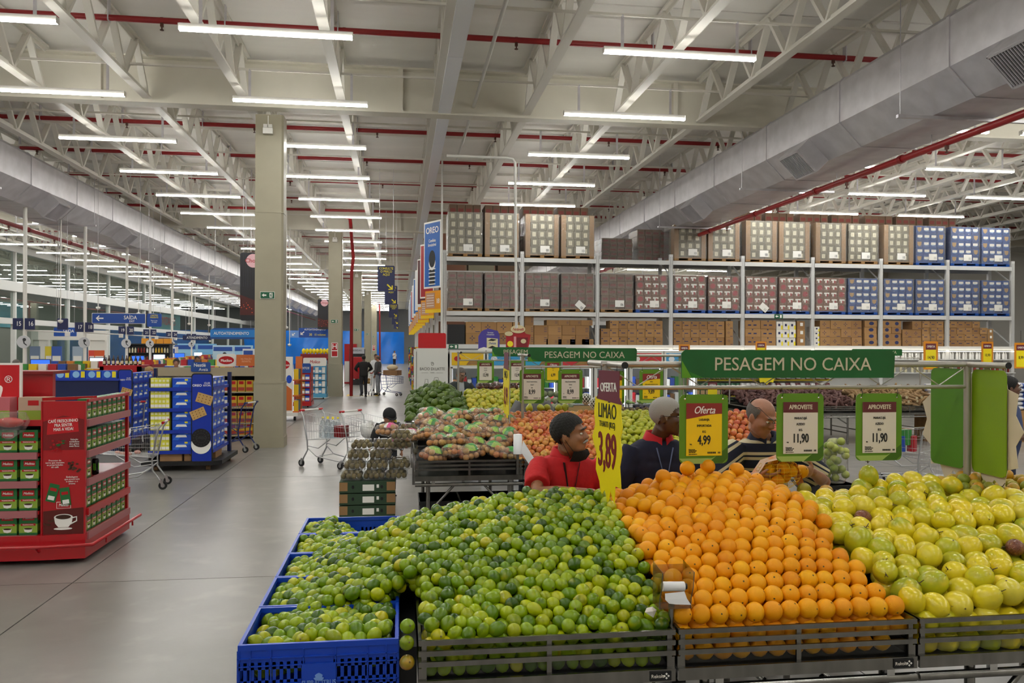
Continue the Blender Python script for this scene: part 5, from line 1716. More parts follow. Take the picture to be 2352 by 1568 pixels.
# lit wall shelf under the rack with bottles and milk
m_wl = mat('shelf_back_white', 'dddcd8', .5)
ws = T('wall_shelf', 'brightly lit white shelving under the pallet rack', 'shelf', (0, RY - .1, 0))
O('back_panel', MB().box(5.6, .55, .1, 19.6, .6, 2.1).mesh('bp', m_wl), ws)
for z in (.5, .95, 1.4, 1.82):
    O('shelf_board', MB().box(5.6, 0, z - .03, 19.6, .55, z).mesh('sb', m_rack), ws)
O('light_strip', MB().box(5.6, .02, 2.06, 19.6, .06, 2.08).mesh('ls', mat('strip_light', 'fff6e0', .4, emit=3.)), ws)
bot = [MB().lathe([(.04, 0), (.042, .02), (.042, .15), (.03, .19), (.016, .21), (.016, .235), (0, .236)], 8).mesh('bottle', m_) for m_ in (mat('bottle_cream', 'd8d0b0', .4), mat('bottle_red', '8a2418', .4), mat('bottle_white', 'e6e6e6', .4), mat('bottle_yellow', 'd9b23a', .4))]
cnt = 0
for z, n, x0, dx in ((1.82, 118, 5.75, .117), (1.4, 70, 5.75, .2)):
    for q in range(n):
        c = (0 if q < 20 else 1 if q < 32 else 2 if q < 62 else 3 if q < 80 else 2) if z > 1.6 else q // 12 % 4
        T('bottle', '%s bottle on lit shelf under rack, %s level, %s' % (('cream', 'dark red', 'white', 'yellow')[c], 'top' if z > 1.6 else 'second', (ordw(q) + ' from left') if q < 39 else (ordw(q - 39) + ' past the middle') if q < 78 else ordw(min(117 - q, 38)) + ' from right'), 'bottle', (x0 + q * dx, RY + .1 + .05 * (q % 2), z), group='%s bottles on the lit shelf, %s level' % (('cream', 'dark red', 'white', 'yellow')[c], 'top' if z > 1.6 else 'second'), me=bot[c])
# bean and rice packs on a long gondola in front
gd = T('gondola', 'long low grocery gondola with bean packs behind the produce', 'shelf', (0, 20.2, 0))
O('body', MB().box(6.2, .3, 0, 11.2, .5, 1.7).mesh('gb', m_wl), gd)
for z in (.55, .95, 1.35):
    O('shelf_board', MB().box(6.2, -.05, z - .03, 11.2, .3, z).mesh('sb', m_rack), gd)
    O('price_rail', MB().box(6.2, -.06, z - .05, 11.2, -.05, z - .005).mesh('pr', mat('rail_yellow', 'e8d23a', .5)), gd)
def pack(c1, c2, c3):
    b = MB()
    b.loft([[Vector((x * w, y * d, z)) for x, y in ((-1, -1), (1, -1), (1, 1), (-1, 1))] for w, d, z in ((.05, .03, 0), (.062, .04, .06), (.062, .038, .24), (.06, .008, .3))], 0)
    b.box(-.055, -.0425, .02, .055, -.0395, .12, 1).box(-.04, -.0425, .2, .04, -.039, .25, 2)
    return b.mesh('pack', c1, c2, c3)
pk = [pack(mat('pack_green', '2f5c40', .4), mat('pack_beige', 'b99a72', .5), m_txtw), pack(mat('pack_clear', 'c9c6c4', .3), mat('pack_grey', '8d8688', .5), m_txtw), pack(mat('pack_maroon', '6a3238', .4), m_txtw, m_txtw)]
for z in (.55, .95, 1.35):
    for q in range(36):
        c = 0 if q < 18 else 1 if q < 23 else (2 if q % 2 else 1)
        T('food_pack', '%s, %s shelf, %s' % (('green printed bean pack on the long gondola', 'clear grain pack on the long gondola', 'maroon and white pack on the long gondola')[c], ('lowest', 'middle', 'top')[int((z - .5) / .4)], ordw(q) + ' from left' if q < 26 else ordw(35 - q) + ' from right'), 'food pack', (6.3 + q * .136, 20.1, z), group='packs on the long gondola', me=pk[c])
oc = T('offer_card', 'yellow burst offer card hanging above the bean packs', 'price card', (9.35, 20.0, 1.5))
O('burst', MB().prism([(.26 * (1.2 if i % 2 else .95) * math.cos(2 * PI * i / 20), .24 * (1.2 if i % 2 else .95) * math.sin(2 * PI * i / 20)) for i in range(20)], .01).mesh('bu', m_yel), oc)
TXT(oc, '6,80', 0, -.003, 0, .2, m_red, sx=.7, bold=.03)
oc = T('offer_card', 'small yellow OFERTA card standing before the bean packs', 'price card', (7.7, 19.5, 1.12))
O('sheet', MB().prism([(-.12, -.18), (.12, -.18), (.12, .18), (-.12, .18)], .006).mesh('sh', m_yel), oc)
O('header', MB().prism([(-.12, .06), (.12, .06), (.12, .18), (-.12, .18)], .003, 0, 'xz', -.003).mesh('hd', m_maroon), oc)
TXT(oc, 'OFERTA', 0, -.004, .115, .055, m_txtw, bold=.02, sx=.8)
O('stick', MB().tube([(0, .01, -.18), (0, .01, -1.12)], .008, 6).mesh('sk', m_steel), oc)
# yellow packages and white buckets
for q in range(6):
    T('food_pack', 'yellow food pack stacked behind the navy man, number %s of its pile' % ('one two three four five six'.split()[q]), 'food pack', (5.9 + .16 * (q % 3), 20.15, 1.1 + .3 * (q // 3)), group='yellow packs behind the tables', me=MB().box(-.07, -.05, 0, .07, .05, .28).box(-.05, -.053, .08, .05, -.05, .2, 1).mesh('yp', mat('pack_yellow', 'e8b01c', .5), m_txtw))
T('pack_stand', 'white stand under the yellow packs and buckets', 'shelf', (5.75, 19.9, 0), me=MB().box(0, 0, 0, .95, .6, 1.08).box(-.02, -.02, 1.08, .97, .62, 1.1).mesh('ps', m_wl))
bk = MB().lathe([(.07, 0), (.085, .15), (.09, .155), (.09, .17), (0, .175)], 12).box(-.05, -.083, .03, .05, -.07, .11, 1).mesh('bucket', m_white, mat('label_blue', '2a58b0', .5))
for q in range(4):
    T('bucket', 'white lidded bucket on the stand beside yellow packs, %s of four' % ordw(q), 'bucket', (6.42 + .2 * (q % 2), 20.05, 1.1 + .178 * (q // 2)), group='white buckets', me=bk)
# rice sacks at the right
sk = remesh(MB().ell((0, 0, .05), (.42, .25, .065), 16, 8).box(-.36, -.2, .01, .36, .2, .085), .02, 3, 'sack', (mat('sack_white', 'd6d6d8', .45, patch=[('2f4fa0', 3., .56, .64)]),))
for c in range(4):
    for r in range(6):
        T('rice_sack', 'white and blue rice sack, %s layer of the %s stack by the right racks' % (ordw(r), ordw(c)), 'sack', (12.6 + c * .92, 17.6 + .03 * (r % 2), .72 + r * .105), group='rice sacks', me=sk, sc=(1, 1, 1))
T('sack_pallet', 'low platform under the rice sacks', 'platform', (12.1, 17.2, 0), me=MB().box(0, 0, 0, 4., .9, .1).box(.05, .05, .1, 3.95, .85, .715).mesh('sp', m_wood))
# orange framed offer boards
def offer_board(x, y, z, lab, price, w=.34, h=.62):
    b = T('offer_board', lab, 'price card', (x, y, z))
    O('frame', MB().prism(rrect(w, h, .02), .012).mesh('fr', mat('board_orange', 'd98a1c', .45)), b)
    O('sheet', MB().prism([(-w * .36, -h * .44), (w * .36, -h * .44), (w * .36, h * .2), (-w * .36, h * .2)], .003, 0, 'xz', -.003).prism([(-w * .36, h * .2), (w * .36, h * .2), (w * .36, h * .42), (-w * .36, h * .42)], .003, 1, 'xz', -.003).mesh('sh', m_yel, m_maroon), b)
    TXT(b, 'OFERTA', 0, -.004, h * .31, w * .19, m_txtw, bold=.02, sx=.8)
    TXT(b, price, 0, -.004, -h * .08, w * .3, m_txtb, bold=.02, sx=.75)
    O('wire', MB().tube([(0, .006, h / 2), (0, .006, h / 2 + .3)], .006, 5).mesh('wi', m_steel), b)
for u, v, y, p, lab in ((1572, 815, 23.4, '9,90', 'orange framed OFERTA board left of the big green sign'), (1748, 808, 23.4, '7,49', 'orange framed OFERTA board behind the big green sign'), (2138, 815, 16.6, '14,90', 'orange framed offer board right of the big green sign'), (2268, 810, 20., '10,90', 'orange framed offer board under the last rack bay'), (2345, 815, 18., '8,99', 'orange framed offer board at the right edge')):
    offer_board(ux(u, y), y, 2.15 - (v - 800) * y * 1.1 / 1884, lab, p)
# far racks and lamps to the right of the long rack
r2 = T('pallet_rack', 'white pallet rack beyond the right cross aisle', 'pallet rack', (20.9, 23., 0))
for x in (0, 2.4, 4.8):
    O('upright', MB().box(x - .06, 0, 0, x + .06, .1, 4.9).mesh('u', m_rack), r2)
for z in (1.9, 3.4, 4.8):
    O('beam', MB().box(0, -.02, z - .12, 4.8, .04, z).mesh('b', m_rack), r2)
for q, (z, c) in enumerate(((1.9, 'sack_white'), (3.4, 'sack_white'), (1.9, 'pack_yellow'))):
    O('wrapped_goods', MB().box(.15 + 1.2 * (q // 2), .0, z, 1.25 + 1.2 * (q // 2), 1.0, z + .95).mesh('wg', MATS[c]), r2)
for z in (6.1, 5.2):
    d = T('high_bay_lamp', 'white dome high bay lamp at the right edge, %s one' % ('upper' if z > 6 else 'lower'), 'ceiling light', (19.9 + (6.1 - z) * .4, 22.5, z - .5))
    O('dome', MB().lathe([(.42, 0), (.4, .06), (.28, .28), (.12, .42), (.1, .5), (0, .5)], 16).mesh('dm', m_white), d)
    O('glow', MB().lathe([(.3, .03), (0, .03)], 16).mesh('gl', mat('bay_glow', 'fff2d8', .4, emit=6.)), d)
    O('rod', MB().tube([(0, 0, .5), (0, 0, 7.1 - z + .5)], .01, 5).mesh('rd', m_dark), d)
# ================================================================ middle produce tables, fridges
# kiwi clamshells on green boxes
m_clam = glassy('clear_clamshell', (.96, .97, .96), .15, .05, .07)
m_kiwi = mat('kiwi_skin', cols=['6b5a2c', '7a6834', '5d4e26', '857440'], by='island', r=.7, bump=.3, bs=200)
m_gbox = mat('green_tray_board', '2e4630', .7)
m_tan2 = mat('tray_corner_kraft', '96744c', .8)
for k in range(8):
    c = T('fruit_tray', 'dark green printed fruit tray in the kiwi stack, %s from the top' % ordw(k), 'box', (-.62, 8.75, .72 - .125 * (k + 1) + .02), group='green fruit trays under the kiwis')
    O('walls', MB().box(0, 0, 0, .58, .4, .115).mesh('w', m_gbox), c)
    O('kraft_corner', MB().box(.0, -.003, .02, .085, 0, .11).box(.49, -.003, .02, .58, 0, .11).mesh('kc', m_tan2), c)
    O('hand_hole', MB().prism(disc(.014, 8, .14, .06, .02), .003, 0, 'xz', -.003).prism(disc(.014, 8, .44, .06, .02), .003, 0, 'xz', -.003).mesh('hh', m_black), c)
    O('label', MB().box(.24, -.003, .02, .36, 0, .085).box(.385, -.003, .05, .41, 0, .085).mesh('lb', m_txtw), c)
def clamshell_meshes():
    b = MB()
    r_ = random.Random(3)
    for i in range(4):
        for j in range(2):
            b.ell((-.083 + i * .055, -.03 + j * .06, .036 + .004 * r_.random()), (.027, .034, .03), 10, 7, M=Matrix.Rotation(r_.uniform(-.8, .8), 3, 'Z'))
    for i in range(3):
        b.ell((-.055 + i * .055, 0, .075), (.027, .034, .028), 10, 7, M=Matrix.Rotation(r_.uniform(-.8, .8), 3, 'Z'))
    k = b.mesh('kiwis', m_kiwi)
    s = MB().loft([[Vector((x * (.108 + t), y * (.066 + t), z)) for x, y in ((-1, -.8), (-.85, -1), (.85, -1), (1, -.8), (1, .8), (.85, 1), (-.85, 1), (-1, .8))] for t, z in ((0, 0), (.006, .055), (.014, .056), (.014, .062), (.004, .064), (-.004, .105))], smooth=False)
    return k, s.mesh('shell', m_clam)
kw, sh_ = clamshell_meshes()
kl = MB().box(-.03, -.004, 0, .03, .03, .001).mesh('kl', m_txtw)
kpos = []
for r in range(4):
    n = 3 if r < 2 else 2
    for c in range(n):
        kpos.append((-.5 + c * .235 + .035 * r, 8.86, .74 + r * .108))
        if r < 3:
            kpos.append((-.5 + c * .235 + .03 * r, 9.02, .74 + r * .108))
kpos += [(.02, 8.9, 1.06), (.26, 8.95, .98), (.1, 9.12, 1.2), (.03, 8.75, 1.17)]
for i, p in enumerate(kpos):
    c = T('kiwi_clamshell', 'clear kiwi clamshell, %s from the bottom front of the stack on green trays' % ordw(i), 'fruit pack', p, rz=rnd.uniform(-.06, .06), group='kiwi clamshells')
    O('shell', sh_, c)
    O('kiwis', kw, c)['kind'] = 'stuff'
    O('lid_label', kl, c, (0, -.02, .1065))
# stands of the second row
def stand2(x0, x1, y, lab, **k):
    return stand(x0, x1, lab, y=y, depth=1.9, plate=False, **k)
stand2(.16, 1.26, 8.35, 'stainless stand under the bagged apples')
stand2(1.27, 2.37, 8.35, 'stainless stand under the loose red apples')
stand2(2.38, 3.48, 8.35, 'stainless stand under the green pears')
stand2(3.49, 4.6, 8.35, 'stainless stand under the mixed apples by the striped man')
# black crates under the second row
for i, x in enumerate((.22, .66, 1.1)):
    T('storage_crate', 'black plastic crate stored under the apple stands, %s from the left' % ordw(i), 'crate', (x, 8.8, 0), me=MB().box(0, 0, 0, .42, .55, .5).box(-.01, -.01, .46, .43, .56, .5).box(.1, -.004, .28, .32, 0, .36, 1).mesh('sc', m_black, m_dark))
# bagged apples
m_ap = mat('apple_skin', cols=['c2602a', 'd0803a', 'b0442a', 'd4a04a', 'bc5428', 'd68f40', 'cfa850'], r=.3, patch=[('b03a20', 14., .5, .68), ('d8b860', 9., .55, .75)], coat=.2)
m_apb = mat('bagged_apple_skin', cols=['b8864a', 'c08a4c', 'a85a38', 'c29a58', 'b4704a', 'c8a868'], by='island', r=.4)
ap_me = [fruit_mesh('apple', [(0, -.028), (.012, -.033), (.026, -.028), (.036, -.006), (.036, .012), (.028, .028), (.013, .033), (.004, .028), (0, .024)], (m_ap, m_scar), 14, None, .03, i) for i in range(2)]
m_bagf = glassy('bag_film', (.97, .97, .96), .25, .06, .09)
m_bgr = mat('bag_print_green', '3d8f3a', .4)
m_blm = mat('bag_print_lime', '9ac63c', .4)
def bag_meshes(seed):
    r_ = random.Random(seed)
    b = MB()
    for i in range(4):
        for j in range(3):
            b.ell((-.1 + i * .066 + r_.uniform(-.01, .01), -.06 + j * .06, .038), (.033, .033, .031), 10, 7)
    for i in range(3):
        for j in range(2):
            b.ell((-.07 + i * .068, -.035 + j * .06, .092), (.033, .033, .031), 10, 7)
    a = b.mesh('apples', m_apb)
    q = MB().ell((0, 0, .062), (.155, .115, .075), 16, 9)
    q.v = [(x * (1 + .06 * math.sin(z * 60 + y * 30 + seed)), y * (1 + .06 * math.sin(x * 50 + seed)), z + .006 * math.sin(x * 70)) for x, y, z in q.v]
    q.loft([[Vector((.15 + t * .09, y * w, .07 + z + .02 * t)) for y, z in ((-1, -.3 * w), (1, -.3 * w), (1, .3 * w), (-1, .3 * w))] for t, w in ((0, .03), (.5, .02), (1, .06))], cap=False)
    f = q.mesh('film', m_bagf)
    p = MB().ell((-.02, -.01, .076), (.075, .088, .066), 12, 7)
    keep = [k for k, fc in enumerate(p.f) if sum(p.v[i][2] for i in fc) / len(fc) > .1]
    p.f = [p.f[k] for k in keep]
    p.m = [1 if p.v[p.f[k][0]][0] > 0 else 0 for k in range(len(keep))]
    p.sm = [True] * len(keep)
    return a, f, p.mesh('print', m_bgr, m_blm)
bm = [bag_meshes(i) for i in range(3)]
def s2z(x, y, y0=8.4, t=1.34, y1=9.6):
    s = min(1., max(0., (y - y0) / (y1 - y0)))
    return .98 + (t - .98) * (1 - (1 - s) ** 1.5) - max(0, y - y1) * .3
bi = 0
for r in range(6):
    for c in range(5):
        x, y = .30 + c * .225 + (.1 if r % 2 else 0), 8.5 + r * .2
        if x > 1.24:
            continue
        g_ = T('apple_bag', 'clear bag of small apples with green print, %s row from the rail, %s across' % (ordw(r), ordw(c)), 'fruit bag', (x + rnd.uniform(-.05, .05), y + rnd.uniform(-.04, .04), s2z(x, y) - .03 + rnd.uniform(-.02, .04)), rot=(rnd.uniform(-.3, .15), rnd.uniform(-.25, .25), rnd.uniform(-1.3, 1.3) + (PI if rnd.random() < .4 else 0)), sc=rnd.uniform(.92, 1.12), group='bagged apples')
        q = bm[bi % 3]
        bi += 1
        O('apples', q[0], g_)['kind'] = 'stuff'
        O('film', q[1], g_)
        O('print', q[2], g_)
for i, (x, y, z) in enumerate(((-.02, 9.35, 1.0), (.08, 9.3, 1.14), (-.12, 9.2, 1.17), (.12, 9.0, 1.12))):
    g_ = T('apple_bag', 'pink printed bag of apples behind the kiwis, %s' % ordw(i), 'fruit bag', (x, y, z), rz=i * 1.3, group='pink printed fruit bags')
    O('apples', bm[i % 3][0], g_)['kind'] = 'stuff'
    O('film', bm[i % 3][1], g_)
    me = bm[i % 3][2].copy()
    me.materials[0] = mat('bag_print_pink', 'd8187c', .4)
    me.materials[1] = m_white
    O('print', me, g_)
riser(.2, 1.24, 8.45, 10.2, lambda x, y: s2z(x, y) - .02, .08, 'black riser board under the bagged apples')
# loose apples, pears and mixed fruit behind the men
def pile2(x0, x1, y0, y1, sp, mes, name, lab, cat, grp, zf, m_under, r, jit=.25, tilt=None, sc=(.93, 1.08), cap_=230):
    P_ = heap(x0, x1, y0, y1, sp, zf, rs, 2, jit, .22)
    pts = sorted(P_[0], key=lambda p: p[1])
    rq_ = rows(pts[:cap_], sp * .866)
    for i, p in enumerate(pts[:cap_]):
        T(name, lab + ', ' + rq_[i], cat, p, group=grp, me=mes[i % len(mes)], rot=rrot(rs) if tilt is None else rrot(rs, tilt), sc=rs.uniform(*sc))
    stuff_heap(name + '_under', 'lower layer beneath the pile: ' + lab[:40].rsplit(' ', 1)[0], cat, P_[1] + pts[cap_:], r, r * 1.02, m_under, rs, 8, 5)
z_a = lambda x, y: s2z(x, y, 8.4, 1.36)
pile2(1.24, 2.36, 8.42, 10.1, .075, ap_me, 'apple', 'red yellow apple in the pile behind the red polo man', 'apple', 'loose red apples', z_a, mat('apple_heap', cols=['c2602a', 'd0803a', 'b0442a', 'd4a04a'], by='island', r=.35), .036)
riser(1.28, 2.36, 8.45, 10.2, z_a, .13, 'black riser board under the red apples')
m_pear = mat('pear_skin', cols=['b4b428', 'a6ac24', 'c2bc38', '97a224'], r=.35, patch=('8d9a26', 10., .5, .75))
pear_me = [fruit_mesh('pear', [(0, -.04), (.02, -.038), (.034, -.022), (.036, -.005), (.028, .018), (.018, .035), (.013, .046), (.006, .052), (0, .052)], (m_pear, m_scar), 12, None, .03, i) for i in range(2)]
pile2(2.36, 3.46, 8.42, 10.0, .082, pear_me, 'pear', 'yellow green pear in the pile behind the white haired man', 'pear', 'loose pears', z_a, mat('pear_heap', cols=['b4b428', 'a6ac24', 'c2bc38'], by='island', r=.4), .037)
pile2(3.5, 4.55, 8.42, 9.6, .08, ap_me, 'apple', 'red apple in the pile behind the striped man', 'apple', 'apples behind the striped man', z_a, MATS['apple_heap'], .037, cap_=70)
riser(2.4, 4.55, 8.45, 10.1, z_a, .13, 'black riser board under the pears')
for i in range(5):
    T('pear', 'green pear lying on top of the red apples, %s from the left' % ordw(i), 'pear', (1.55 + .11 * i + .03 * (i % 2), 9.75, 1.42), group='green pears topping the apples', me=pear_me[i % 2], rot=rrot(rs), sc=1.25)
# loose kiwis at the back of the pears
kme = fruit_mesh('kiwi', round_prof(.026, .033, 7), (mat('kiwi_skin_loose', cols=['5d4a28', '6b5a30'], r=.75), m_scar), 10)
for i in range(24):
    T('kiwi', 'brown loose kiwi at the back of the pears, %s row, %s across' % (ordw(i // 12), ordw(i % 12)), 'kiwi', (2.65 + .065 * (i % 12), 10.02 + .06 * (i // 12), 1.35 + .03 * rnd.random()), group='loose kiwis', me=kme, rot=rrot(rs))
# netted melons
nt = mat('foam_net_white', 'e4e4e2', .6)
for i, (x, y, z) in enumerate(((2.32, 9.6, 1.48), (2.36, 9.3, 1.40), (2.27, 9.85, 1.52))):
    m_ = T('netted_fruit', 'fruit in white foam net beside the apples, %s of three' % ordw(i), 'fruit', (x, y, z))
    O('flesh', MB().ell((0, 0, 0), (.06, .06, .065), 12, 8).mesh('f', mat('netted_fruit_dark', '4a4a38', .6)), m_)
    b = MB()
    for s in (-1, 1):
        for k in range(9):
            a0 = 2 * PI * k / 9
            b.tube([(.064 * math.cos(t) * math.cos(a0 + s * t * .9), .064 * math.cos(t) * math.sin(a0 + s * t * .9), .069 * math.sin(t)) for t in [-1.4 + .28 * q for q in range(11)]], .005, 5)
    O('foam_net', b.mesh('n', nt), m_)
# bag roll posts on the second row
for x, y, z in ((1.2, 8.3, 1.0), (1.38, 11.9, 1.0)):
    b = T('bag_roll', 'white plastic bag roll on a post, %s produce row' % ('second' if y < 9 else 'third'), 'bag roll', (x, y, z))
    O('post', MB().tube([(0, 0, -.15), (0, 0, .1)], .015, 8).mesh('po', m_steel), b)
    O('roll', MB().lathe([(.045, 0), (.045, .2), (.012, .2), (.012, .18)], 14).mesh('ro', MATS['bag_white']), b, (0, 0, .06))
    O('bag_end', MB().add([(.03, -.04, .08), (.05, -.03, .2), (.16, -.07, .02), (.19, -.05, -.09), (.12, -.06, -.06)], [(0, 4, 2, 1), (4, 3, 2)]).mesh('be', MATS['bag_white']), b)
# frames and signs over the second row
frame(1.40, 3.30, 9.3, 'grey tube frame over the apples and pears')
caixa_sign((2.095, 9.26, 2.065), 'green PESAGEM NO CAIXA sign over the loose apples')
card((1.505, 9.29, 1.70), 'cream APROVEITE card MAÇÃ NACIONAL 8,99 in front of the grey sweater', 'A', ['MAÇÃ NACIONAL', 'GALA', 'KG'], '8,99')
card((1.955, 9.29, 1.70), 'cream APROVEITE card MAÇÃ NACIONAL 8,99 to the right of the first', 'A', ['MAÇÃ NACIONAL', 'GALA', 'KG'], '8,99')
card((2.92, 9.29, 1.70), 'yellow Oferta card for imported pears over the white haired man', 'Oferta', ['PERA', 'WILLIAMS IMPORTADA', 'KG'], '9,89')
card((2.5, 9.34, 1.68), 'yellow Oferta card turned edgewise beside the lime offer card', 'Oferta', ['PERA', 'KG'], '6,98', rz=.5)
for i, x in enumerate((3.3, 3.42)):
    c = T('price_card', 'blank green card back by the second frame post, %s' % ordw(i), 'price card', (x, 9.35 + i * .2, 1.75), rz=PI / 2 - .2)
    O('board', MB().prism(rrect(.3, .6, .04), .006).mesh('bd', MATS['card_back_dark']), c)
    O('hooks', _hook, c, (0, 0, .105))
# third row: avocados, mangoes
stand2(.1, 1.12, 12.85, 'stainless stand under the avocados')
stand2(1.13, 2.2, 12.85, 'stainless stand under the yellow green mangoes')
stand2(2.3, 5.6, 13.2, 'stainless stand with boxed vegetables in the third row')
m_avo = mat('avocado_skin', cols=['3c5410', '466018', '324a10', '556c1c', '486414'], r=.35, bump=.15, bs=160, patch=('5c721e', 8., .55, .8))
def pearish(n):
    pts = []
    for i in range(11):
        t = i / 10
        r = .062 * math.sin(PI * min(1, t * 1.02) ** .8) * (1 - .45 * max(0, t - .45))
        pts.append((max(r, 0) if 0 < i < 10 else 0, -.085 + .2 * t))
    return pts
av_me = [fruit_mesh('avocado', pearish(10), (m_avo, m_scar), 14, None, .04, i) for i in range(3)]
z_v = lambda x, y: .98 + .52 * (1 - (1 - min(1, max(0, (y - 12.9) / .95))) ** 1.4) * max(.25, 1 - ((x - .62) / .66) ** 2) - max(0, y - 14.0) * .3
pile2(.16, 1.08, 12.95, 14.3, .115, av_me, 'avocado', 'long green avocado in the big pile by the white freezer', 'avocado', 'avocados', z_v, mat('avocado_heap', cols=['3c5410', '466018', '324a10'], by='island', r=.4), .06, .25, None, (.9, 1.1), 150)
riser(.14, 1.1, 12.9, 14.5, z_v, .2, 'black riser board under the avocados')
m_man = mat('mango_skin', cols=['b4b02c', 'a2a628', 'c8b83a', '94a028', 'c2ae34'], r=.3, patch=[('7f9426', 10., .55, .8), ('c98a34', 8., .66, .85)], coat=.15)
mg_me = [fruit_mesh('mango', round_prof(.05, .058, 9), (m_man, m_scar), 14, (.004, .057), .03, i) for i in range(2)]
z_m = lambda x, y: .98 + .40 * (1 - (1 - min(1, max(0, (y - 12.9) / 1.0))) ** 1.4) - max(0, y - 14.0) * .3
pile2(1.14, 2.16, 12.95, 14.3, .108, mg_me, 'mango', 'yellow green mango in the pile beside the avocados', 'mango', 'mangoes', z_m, mat('mango_heap', cols=['b4b02c', 'a2a628', 'c8b83a'], by='island', r=.35), .05, .25, None, (.92, 1.1), 150)
riser(1.15, 2.18, 12.9, 14.5, z_m, .2, 'black riser board under the mangoes')
for i in range(6):
    g_ = T('apple_bag', 'bag of dark red fruit on top of the mangoes, %s' % ordw(i), 'fruit bag', (1.45 + .2 * (i % 4), 14.1 + .18 * (i // 4), 1.42), rz=i, group='dark red fruit bags')
    me = bm[i % 3][0].copy()
    me.materials[0] = mat('dark_red_fruit', cols=['5a2420', '6a2e26', '4a1c1c'], by='island', r=.35)
    O('fruit', me, g_)['kind'] = 'stuff'
    O('film', bm[i % 3][1], g_)
frame(.98, 2.75, 13.8, 'grey tube frame over the avocados and mangoes')
caixa_sign((2.19, 13.76, 2.07), 'far green PESAGEM NO CAIXA sign half hidden by the nearer one')
card((1.44, 13.79, 1.74), 'cream APROVEITE card at 12,90 over the mangoes, left one', 'A', ['MANGA', 'PALMER', 'KG'], '12,90', fine=False)
card((1.98, 13.79, 1.74), 'cream APROVEITE card at 12,90 over the mangoes, right one', 'A', ['MANGA', 'PALMER', 'KG'], '12,90', fine=False)
card((2.6, 13.79, 1.74), 'yellow Oferta card at 6,99 in the third row', 'Oferta', ['MELÃO', 'KG'], '6,99', fine=False)
oc = T('offer_card', 'narrow yellow burst offer card hanging edgewise over the mangoes', 'price card', (1.2, 9.25, 1.72), rz=-PI / 2 + .06)
O('yellow_burst', MB().prism(yb, .004).mesh('yb', MATS['burst_yellow']), oc)
O('header', MB().prism([(-.14, .19), (.19, .17), (.15, .215), (.155, .37), (-.11, .37), (-.11, .23)], .004, 0, 'xz', -.003).mesh('hd', MATS['header_maroon']), oc)
TXT(oc, 'MAÇÃ', 0, -.001, .115, .12, m_txtb, sx=.6)
TXT(oc, '8,99', .0, -.001, -.135, .28, MATS['burst_digit'], sx=.46, bold=.022)
O('stick', MB().tube([(.17, .01, -.44), (.17, .01, .38)], .006, 5).mesh('st', m_frame), oc)
# boxed vegetables behind: cartons with artichoke like greens, packed greens, dark grapes
for i, (x, y, lab, c) in enumerate(((2.75, 12.9, 'open brown carton of grey green fruit behind the apples', 'a68a5c'), (3.25, 12.9, 'open brown carton with printed side behind the apples', 'b08a56'))):
    b = T('produce_carton', lab, 'box', (x, y + .4, 1.0))
    O('walls', MB().box(0, 0, 0, .48, .38, .02).box(0, 0, 0, .48, .012, .16).box(0, .37, 0, .48, .38, .16).box(0, 0, 0, .012, .38, .16).box(.468, 0, 0, .48, .38, .16).mesh('w', mat('produce_carton_board', c, .85)), b)
    TXT(b, 'HORTIFRUTI', .24, -.002, .08, .05, m_dark, sx=.7)
gg = mat('grey_green_fruit', cols=['7d8468', '8a9070', '6e785c'], r=.5, bump=.5, bs=60)
gme = fruit_mesh('custard_apple', round_prof(.055, .055, 8), (gg, m_scar), 12, None, .12, 2)
for i in range(26):
    T('custard_apple', 'grey green knobbly fruit left of the open cartons, %s layer, %s across' % (ordw(i // 6), ordw(i % 6)), 'fruit', (2.28 + .1 * (i % 6) + .05 * (i // 6 % 2), 13.35 + .1 * (i // 6), 1.06 + .1 * (i // 6)), group='grey green fruit', me=gme, rot=rrot(rs))
grn = mat('leafy_green', cols=['4f7a2a', '6a9038', '88a84a', '5d8430'], by='island', r=.5)
for i in range(10):
    g_ = T('greens_pack', 'clear pack of green vegetables in the third row, %s of ten' % ordw(i), 'vegetable pack', (3.35 + .2 * (i % 5), 13.5 + .24 * (i // 5), 1.02 + .14 * (i // 5)), group='packs of greens')
    b = MB()
    r_ = random.Random(i)
    for q in range(9):
        b.ell((r_.uniform(-.06, .06), r_.uniform(-.04, .04), .03 + r_.uniform(0, .04)), (.035, .03, .02), 8, 5, M=Matrix.Rotation(r_.uniform(0, 3), 3, 'Z'))
    O('greens', b.mesh('gr', grn), g_)['kind'] = 'stuff'
    O('film', MB().ell((0, 0, .05), (.095, .075, .055), 10, 6).mesh('fi', m_bagf), g_)
gm_ = MB()
r_ = random.Random(5)
for q in range(220):
    gm_.ell((r_.uniform(0, .8), r_.uniform(0, .5), r_.uniform(0, .12) + .02), (.022, .022, .024), 7, 5)
T('grapes', 'heap of dark purple grapes behind the white haired man', 'grapes', (4.0, 13.4, 1.0), me=gm_.mesh('gp', mat('grape_skin', cols=['241a2a', '32223a', '1c1620'], by='island', r=.3)))['kind'] = 'stuff'
